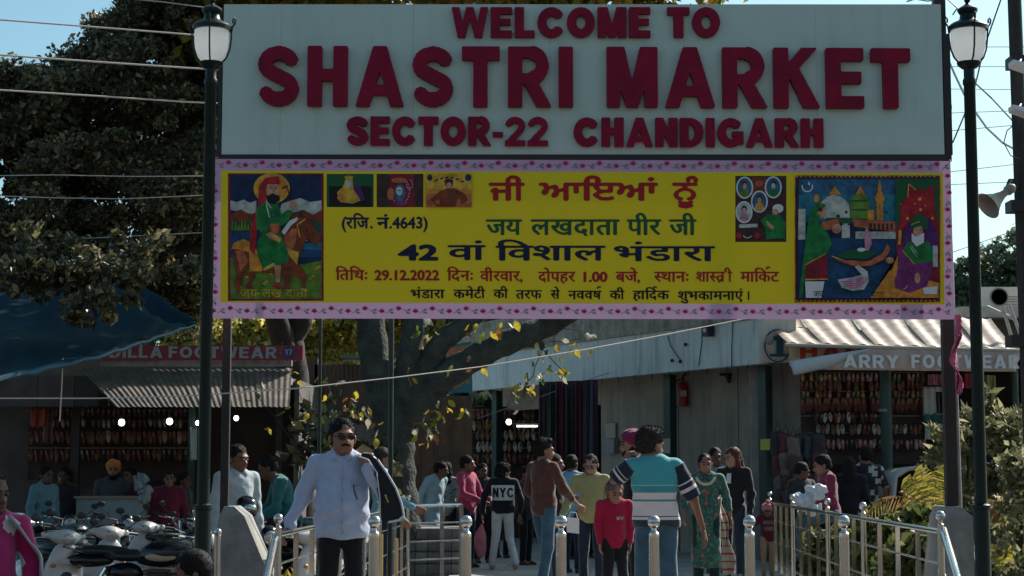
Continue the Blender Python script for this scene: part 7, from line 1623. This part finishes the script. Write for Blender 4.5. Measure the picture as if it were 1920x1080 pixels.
def scooter(label, body, loc, rz, steer=0):
    t = thing('scooter', label, 'scooter', local=True); H_ = .018
    sdf_obj('front_apron', [('e', (0, -.45, .62), (.2, .07, .3)), ('e', (0, -.5, .45), (.15, .1, .2)), ('e', (0, -.44, .8), (.13, .07, .16))], body, t, h=H_, k=.05)
    sdf_obj('front_fender', [('e', (0, -.62, .36), (.075, .23, .12))], body, t, h=H_, sub=[('e', (0, -.62, .2), (.12, .24, .19))])
    sdf_obj('handlebar_cowl', [('e', (0, -.4, 1.0), (.16, .09, .075)), ('e', (0, -.46, .99), (.1, .08, .075)), ('c', (-.2, -.34, 1.01), (.2, -.34, 1.01), .035, .035)], body, t, h=.015, k=.04)
    G().box((-.085, -.56, .74), (.085, -.553, .79)).build('number_plate', mat('plate_white', (.5, .5, .48), .5), t)
    sdf_obj('apron_grille', [('e', (0, -.535, .6), (.07, .02, .07))], M_bplastic, t, h=.014)
    G().box((-.005, -.6, .46), (.005, -.52, .56)).build('apron_seam', M_bplastic, t)
    G().ball((0, -.525, .985), .062, 16, 9, (1.15, .45, .85)).build('headlight', M_lens, t, True)
    for s in (-1, 1):
        G().ball((s * .13, -.5, .72), .03, 10, 6, (1.2, .5, .7)).build('indicator', M_amber, t, True)
        G().tube([(s * .2, -.34, 1.01), (s * .34, -.3, 1.0)], .018, 10).build('grip', M_bplastic, t, True)
        G().tube([(s * .2, -.38, .99), (s * .33, -.37, .98)], .006, 6).build('brake_lever', M_chrome, t)
    sdf_obj('floorboard', [('b', (0, -.1, .33), (.16, .32, .045), .04)], M_bplastic, t, h=.022)
    sdf_obj('rear_body', [('e', (0, .42, .56), (.16, .4, .17)), ('e', (0, .7, .66), (.1, .2, .09))], body, t, h=H_ + .004, k=.05)
    sdf_obj('seat', [('e', (0, .22, .78), (.14, .26, .06)), ('e', (0, .55, .82), (.12, .24, .055))], M_seat, t, h=.018, k=.05)
    G().ball((0, .86, .66), .05, 12, 7, (1.4, .4, .8)).build('tail_light', mat('red_lens', (.4, .02, .02), .25), t, True)
    G().box((-.08, .3, .22), (.08, .6, .42)).build('engine', M_engine, t); G().tube([(.13, .3, .28), (.14, .8, .33)], .04, 10).build('exhaust', M_engine, t, True)
    wheel(t, -.62, .22, .045); wheel(t, .62, .22, .05); mirrors(t, -.36, 1.02)
    G().tube([(0, .88, .8), (.0, .98, .86), (0, .95, .9)], .012, 6).build('grab_rail', M_chrome, t, True)
    t.location = loc; t.rotation_euler = (0, R(4), rz); return t
def motorcycle(label, body, loc, rz, panel=None):
    t = thing('motorcycle', label, 'motorcycle', local=True); H_ = .018
    sdf_obj('tank', [('e', (0, -.2, .86), (.145, .27, .12)), ('e', (0, -.1, .82), (.12, .25, .11))], body, t, h=.015, k=.04, sub=[('e', (0, -.15, .68), (.06, .4, .1))])
    if panel:
        for s in (-1, 1): G().ball((s * .125, -.16, .83), .1, 16, 9, (.2, 1.6, .42)).build('tank_panel', panel, t, True)
    sdf_obj('seat', [('e', (0, .2, .83), (.13, .24, .06)), ('e', (0, .52, .88), (.12, .26, .05))], M_seat, t, h=.018, k=.06)
    sdf_obj('side_cover', [('e', (0, .25, .66), (.12, .2, .1))], body, t, h=.022); sdf_obj('tail_fairing', [('e', (0, .62, .78), (.1, .26, .07))], body, t, h=.02)
    sdf_obj('headlight_cowl', [('e', (0, -.58, .98), (.1, .09, .12))], body, t, h=.016); G().ball((0, -.65, .97), .075, 16, 9, (1, .4, 1)).build('headlight', M_lens, t, True)
    G().tube([(-.36, -.3, 1.08), (-.2, -.42, 1.04), (0, -.45, 1.0), (.2, -.42, 1.04), (.36, -.3, 1.08)], .013, 8).build('handlebar', M_chrome, t, True)
    for s in (-1, 1):
        G().tube([(s * .25, -.38, 1.06), (s * .37, -.29, 1.085)], .02, 10).build('grip', M_bplastic, t, True); G().tube([(s * .08, -.48, 1.0), (s * .08, -.7, .3)], .025, 10).build('fork', M_chrome, t, True)
        G().ball((s * .17, -.55, .93), .03, 10, 6).build('indicator', M_amber, t, True); G().tube([(s * .24, -.4, 1.03), (s * .34, -.37, 1.05)], .006, 6).build('brake_lever', M_chrome, t)
        G().tube([(s * .1, .4, .72), (s * .1, .64, .33)], .022, 8).build('shock_absorber', M_chrome, t, True)
    g = G(); g.box((-.13, -.2, .28), (.13, .15, .55))
    for k in range(5): g.box((-.11, -.22, .56 + k * .03), (.11, .02, .575 + k * .03))
    g.build('engine', M_engine, t); G().tube([(.14, -.2, .5), (.16, -.1, .3), (.17, .3, .3), (.17, .8, .38)], [.02, .022, .04, .045], 10).build('exhaust', M_chrome, t, True)
    G().tube([(0, -.5, .95), (0, -.1, .45), (0, .3, .45), (0, .62, .36)], .025, 8).build('frame', M_bplastic, t, True)
    sdf_obj('front_fender', [('e', (0, -.68, .42), (.06, .26, .22))], body, t, h=.02, sub=[('e', (0, -.68, .32), (.1, .3, .27))])
    wheel(t, -.7, .3, .045); wheel(t, .64, .3, .055); mirrors(t, -.36, 1.06)
    G().tube([(-.09, .6, .86), (-.09, .85, .92), (.09, .85, .92), (.09, .6, .86)], .01, 6).build('grab_rail', M_chrome, t, True); G().ball((0, .88, .8), .045, 12, 7, (1.5, .4, .8)).build('tail_light', mat('red_lens', (), .25), t, True)
    t.location = loc; t.rotation_euler = (0, R(-5), rz); return t
def gp_(u, d): p = P(u, 1000, d); p.z = -.3; return p
wp_ = mat('white_scooter_paint', (.52, .52, .5), .22, noise=.06); gpz = mat('silver_scooter_paint', (.13, .15, .16), .25, .4); bkp = mat('black_bike_paint', (.012, .013, .015), .15); bge = mat('beige_panel_paint', (.42, .36, .26), .3)
scg = 'parked scooters and motorcycles at the left'
s1 = scooter('white scooter with beige cowl, second from the girl at the left edge', wp_, gp_(172, 19.2), R(30)); s1['group'] = scg
m1 = motorcycle('black motorcycle with beige tank panel parked sideways left of the lamp post', bkp, gp_(285, 17.6), R(82), bge); m1['group'] = scg
s2 = scooter('silver-grey scooter parked among the left bikes', gpz, gp_(105, 20.0), R(38)); s2['group'] = scg
def cp(src, lb, u, d, rz, roll=4):
    c = copy_tree(src); c.location = gp_(u, d); c.rotation_euler = (0, R(roll), R(rz)); c['label'] = lb; return c
cp(s1, 'white scooter nearest the magenta girl, its front covered in glare', 84, 18.0, 34); cp(s1, 'white scooter in front of the blue counter', 258, 21.2, 14)
cp(s1, 'white scooter just right of the left concrete footing', 500, 17.6, 62, 8); cp(s2, 'silver scooter behind the white scooters near the left shop', 30, 22.5, 20)
cp(m1, 'black motorcycle behind the sideways motorcycle at the foot of the lamp post', 345, 20.5, 60); cp(m1, 'black motorcycle parked behind the first railing panel', 575, 21.5, 75); cp(m1, 'black motorcycle directly behind the left concrete footing', 462, 18.8, 25)
cp(m1, 'black motorcycle between the two white scooters at the back', 205, 23.4, 28); cp(m1, 'black motorcycle by the corner of the blue counter', 305, 23.6, 40); cp(m1, 'black motorcycle at the far left behind the girl', 120, 23.8, 15); cp(m1, 'black motorcycle half hidden by the left sign post', 415, 22, 50); cp(s2, 'silver scooter beside the teal-shirted man', 520, 22.6, 70)
cp(m1, 'black motorcycle lying low behind the white-shirted man', 655, 23, 80) if False else None
hl = thing('helmet', 'glossy black helmet resting on the motorcycle behind the left footing', 'helmet', gp_(458, 18.2) + Vector((0, 0, 1.0)))
p = P(462, 952, 18.0); G().ball(p, .125, 20, 12, (1, 1.1, 1)).build('shell', mat('helmet_black', (.012, .012, .012), .12), hl, True); G().ball(p + Vector((.02, -.05, 0)), .1, 16, 9, (1, 1, .55)).build('visor', M_mirror, hl, True)

# right: white car, scooter with hood
def car(label, loc, rz, m):
    t = thing('car', label, 'car', local=True)
    sdf_obj('body', [('b', (0, 0, .62), (.82, 1.95, .32), .2), ('e', (0, -1.5, .62), (.78, .6, .3))], m, t, h=.06, k=.1)
    sdf_obj('cabin', [('b', (0, .25, 1.1), (.7, 1.25, .36), .28)], mat('car_glass', (.1, .14, .15), .08), t, h=.05)
    sdf_obj('roof', [('b', (0, .3, 1.42), (.66, 1.05, .06), .05)], m, t, h=.04)
    for s in (-1, 1):
        G().ball((s * .6, -2.0, .68), .14, 12, 7, (1.2, .5, .7)).build('headlight', M_lens, t, True); G().ball((s * .95, -.85, 1.0), .1, 10, 6, (.9, .4, .7)).build('mirror', m, t, True)
        for y in (-1.25, 1.3):
            g = G(); g.lathe([(.3, -.1), (.3, .1)], n=20); g.V = [(s * .78 + c, y + a, .3 + b) for a, b, c in g.V]; g.build('wheel', M_tyre, t, True)
    t.location = loc; t.rotation_euler = (0, 0, rz); return t
b = P(1885, 900, 26.5); b.z = 0; car('white car parked behind the shrub at the right edge', b, R(10), mat('white_car_paint', (.62, .63, .62), .2))
b = P(1745, 900, 23.5); b.z = 0
ar = thing('auto_rickshaw', 'auto rickshaw with curved pale hood and yellow-green body behind the palm', 'auto rickshaw', b)
x = b.x; y = 23.5
g = G(); hoop = [(x - .5, 1.0), (x - .46, 1.28), (x - .3, 1.38), (x, 1.42), (x + .4, 1.42), (x + .75, 1.4)]
for yy in (0, 1.2): pass
g.add([(a, y, z) for a, z in hoop] + [(a, y + 1.2, z) for a, z in hoop], [(i, i + 1, i + 7, i + 6) for i in range(5)]); o = g.build('hood', mat('hood_canvas', (.42, .45, .42), .7), ar, True); md = o.modifiers.new('t', 'SOLIDIFY'); md.thickness = .03
g = G(); g.tube([(a, y - .02, z) for a, z in hoop], .022, 8); g.build('hood_hoop', mat('pale_strut', (), .6), ar, True)
G().box((x - .5, y + .02, .3), (x + .8, y + 1.2, .85)).build('body', mat('rickshaw_green', (.25, .28, .04), .4), ar)
for dx in (-.3, .6):
    g = G(); g.lathe([(.2, -.05), (.2, .05)], n=18); g.V = [(x + dx + a, y + .1 + c, .2 + b_) for a, b_, c in g.V]; g.build('wheel', M_tyre, ar, True)
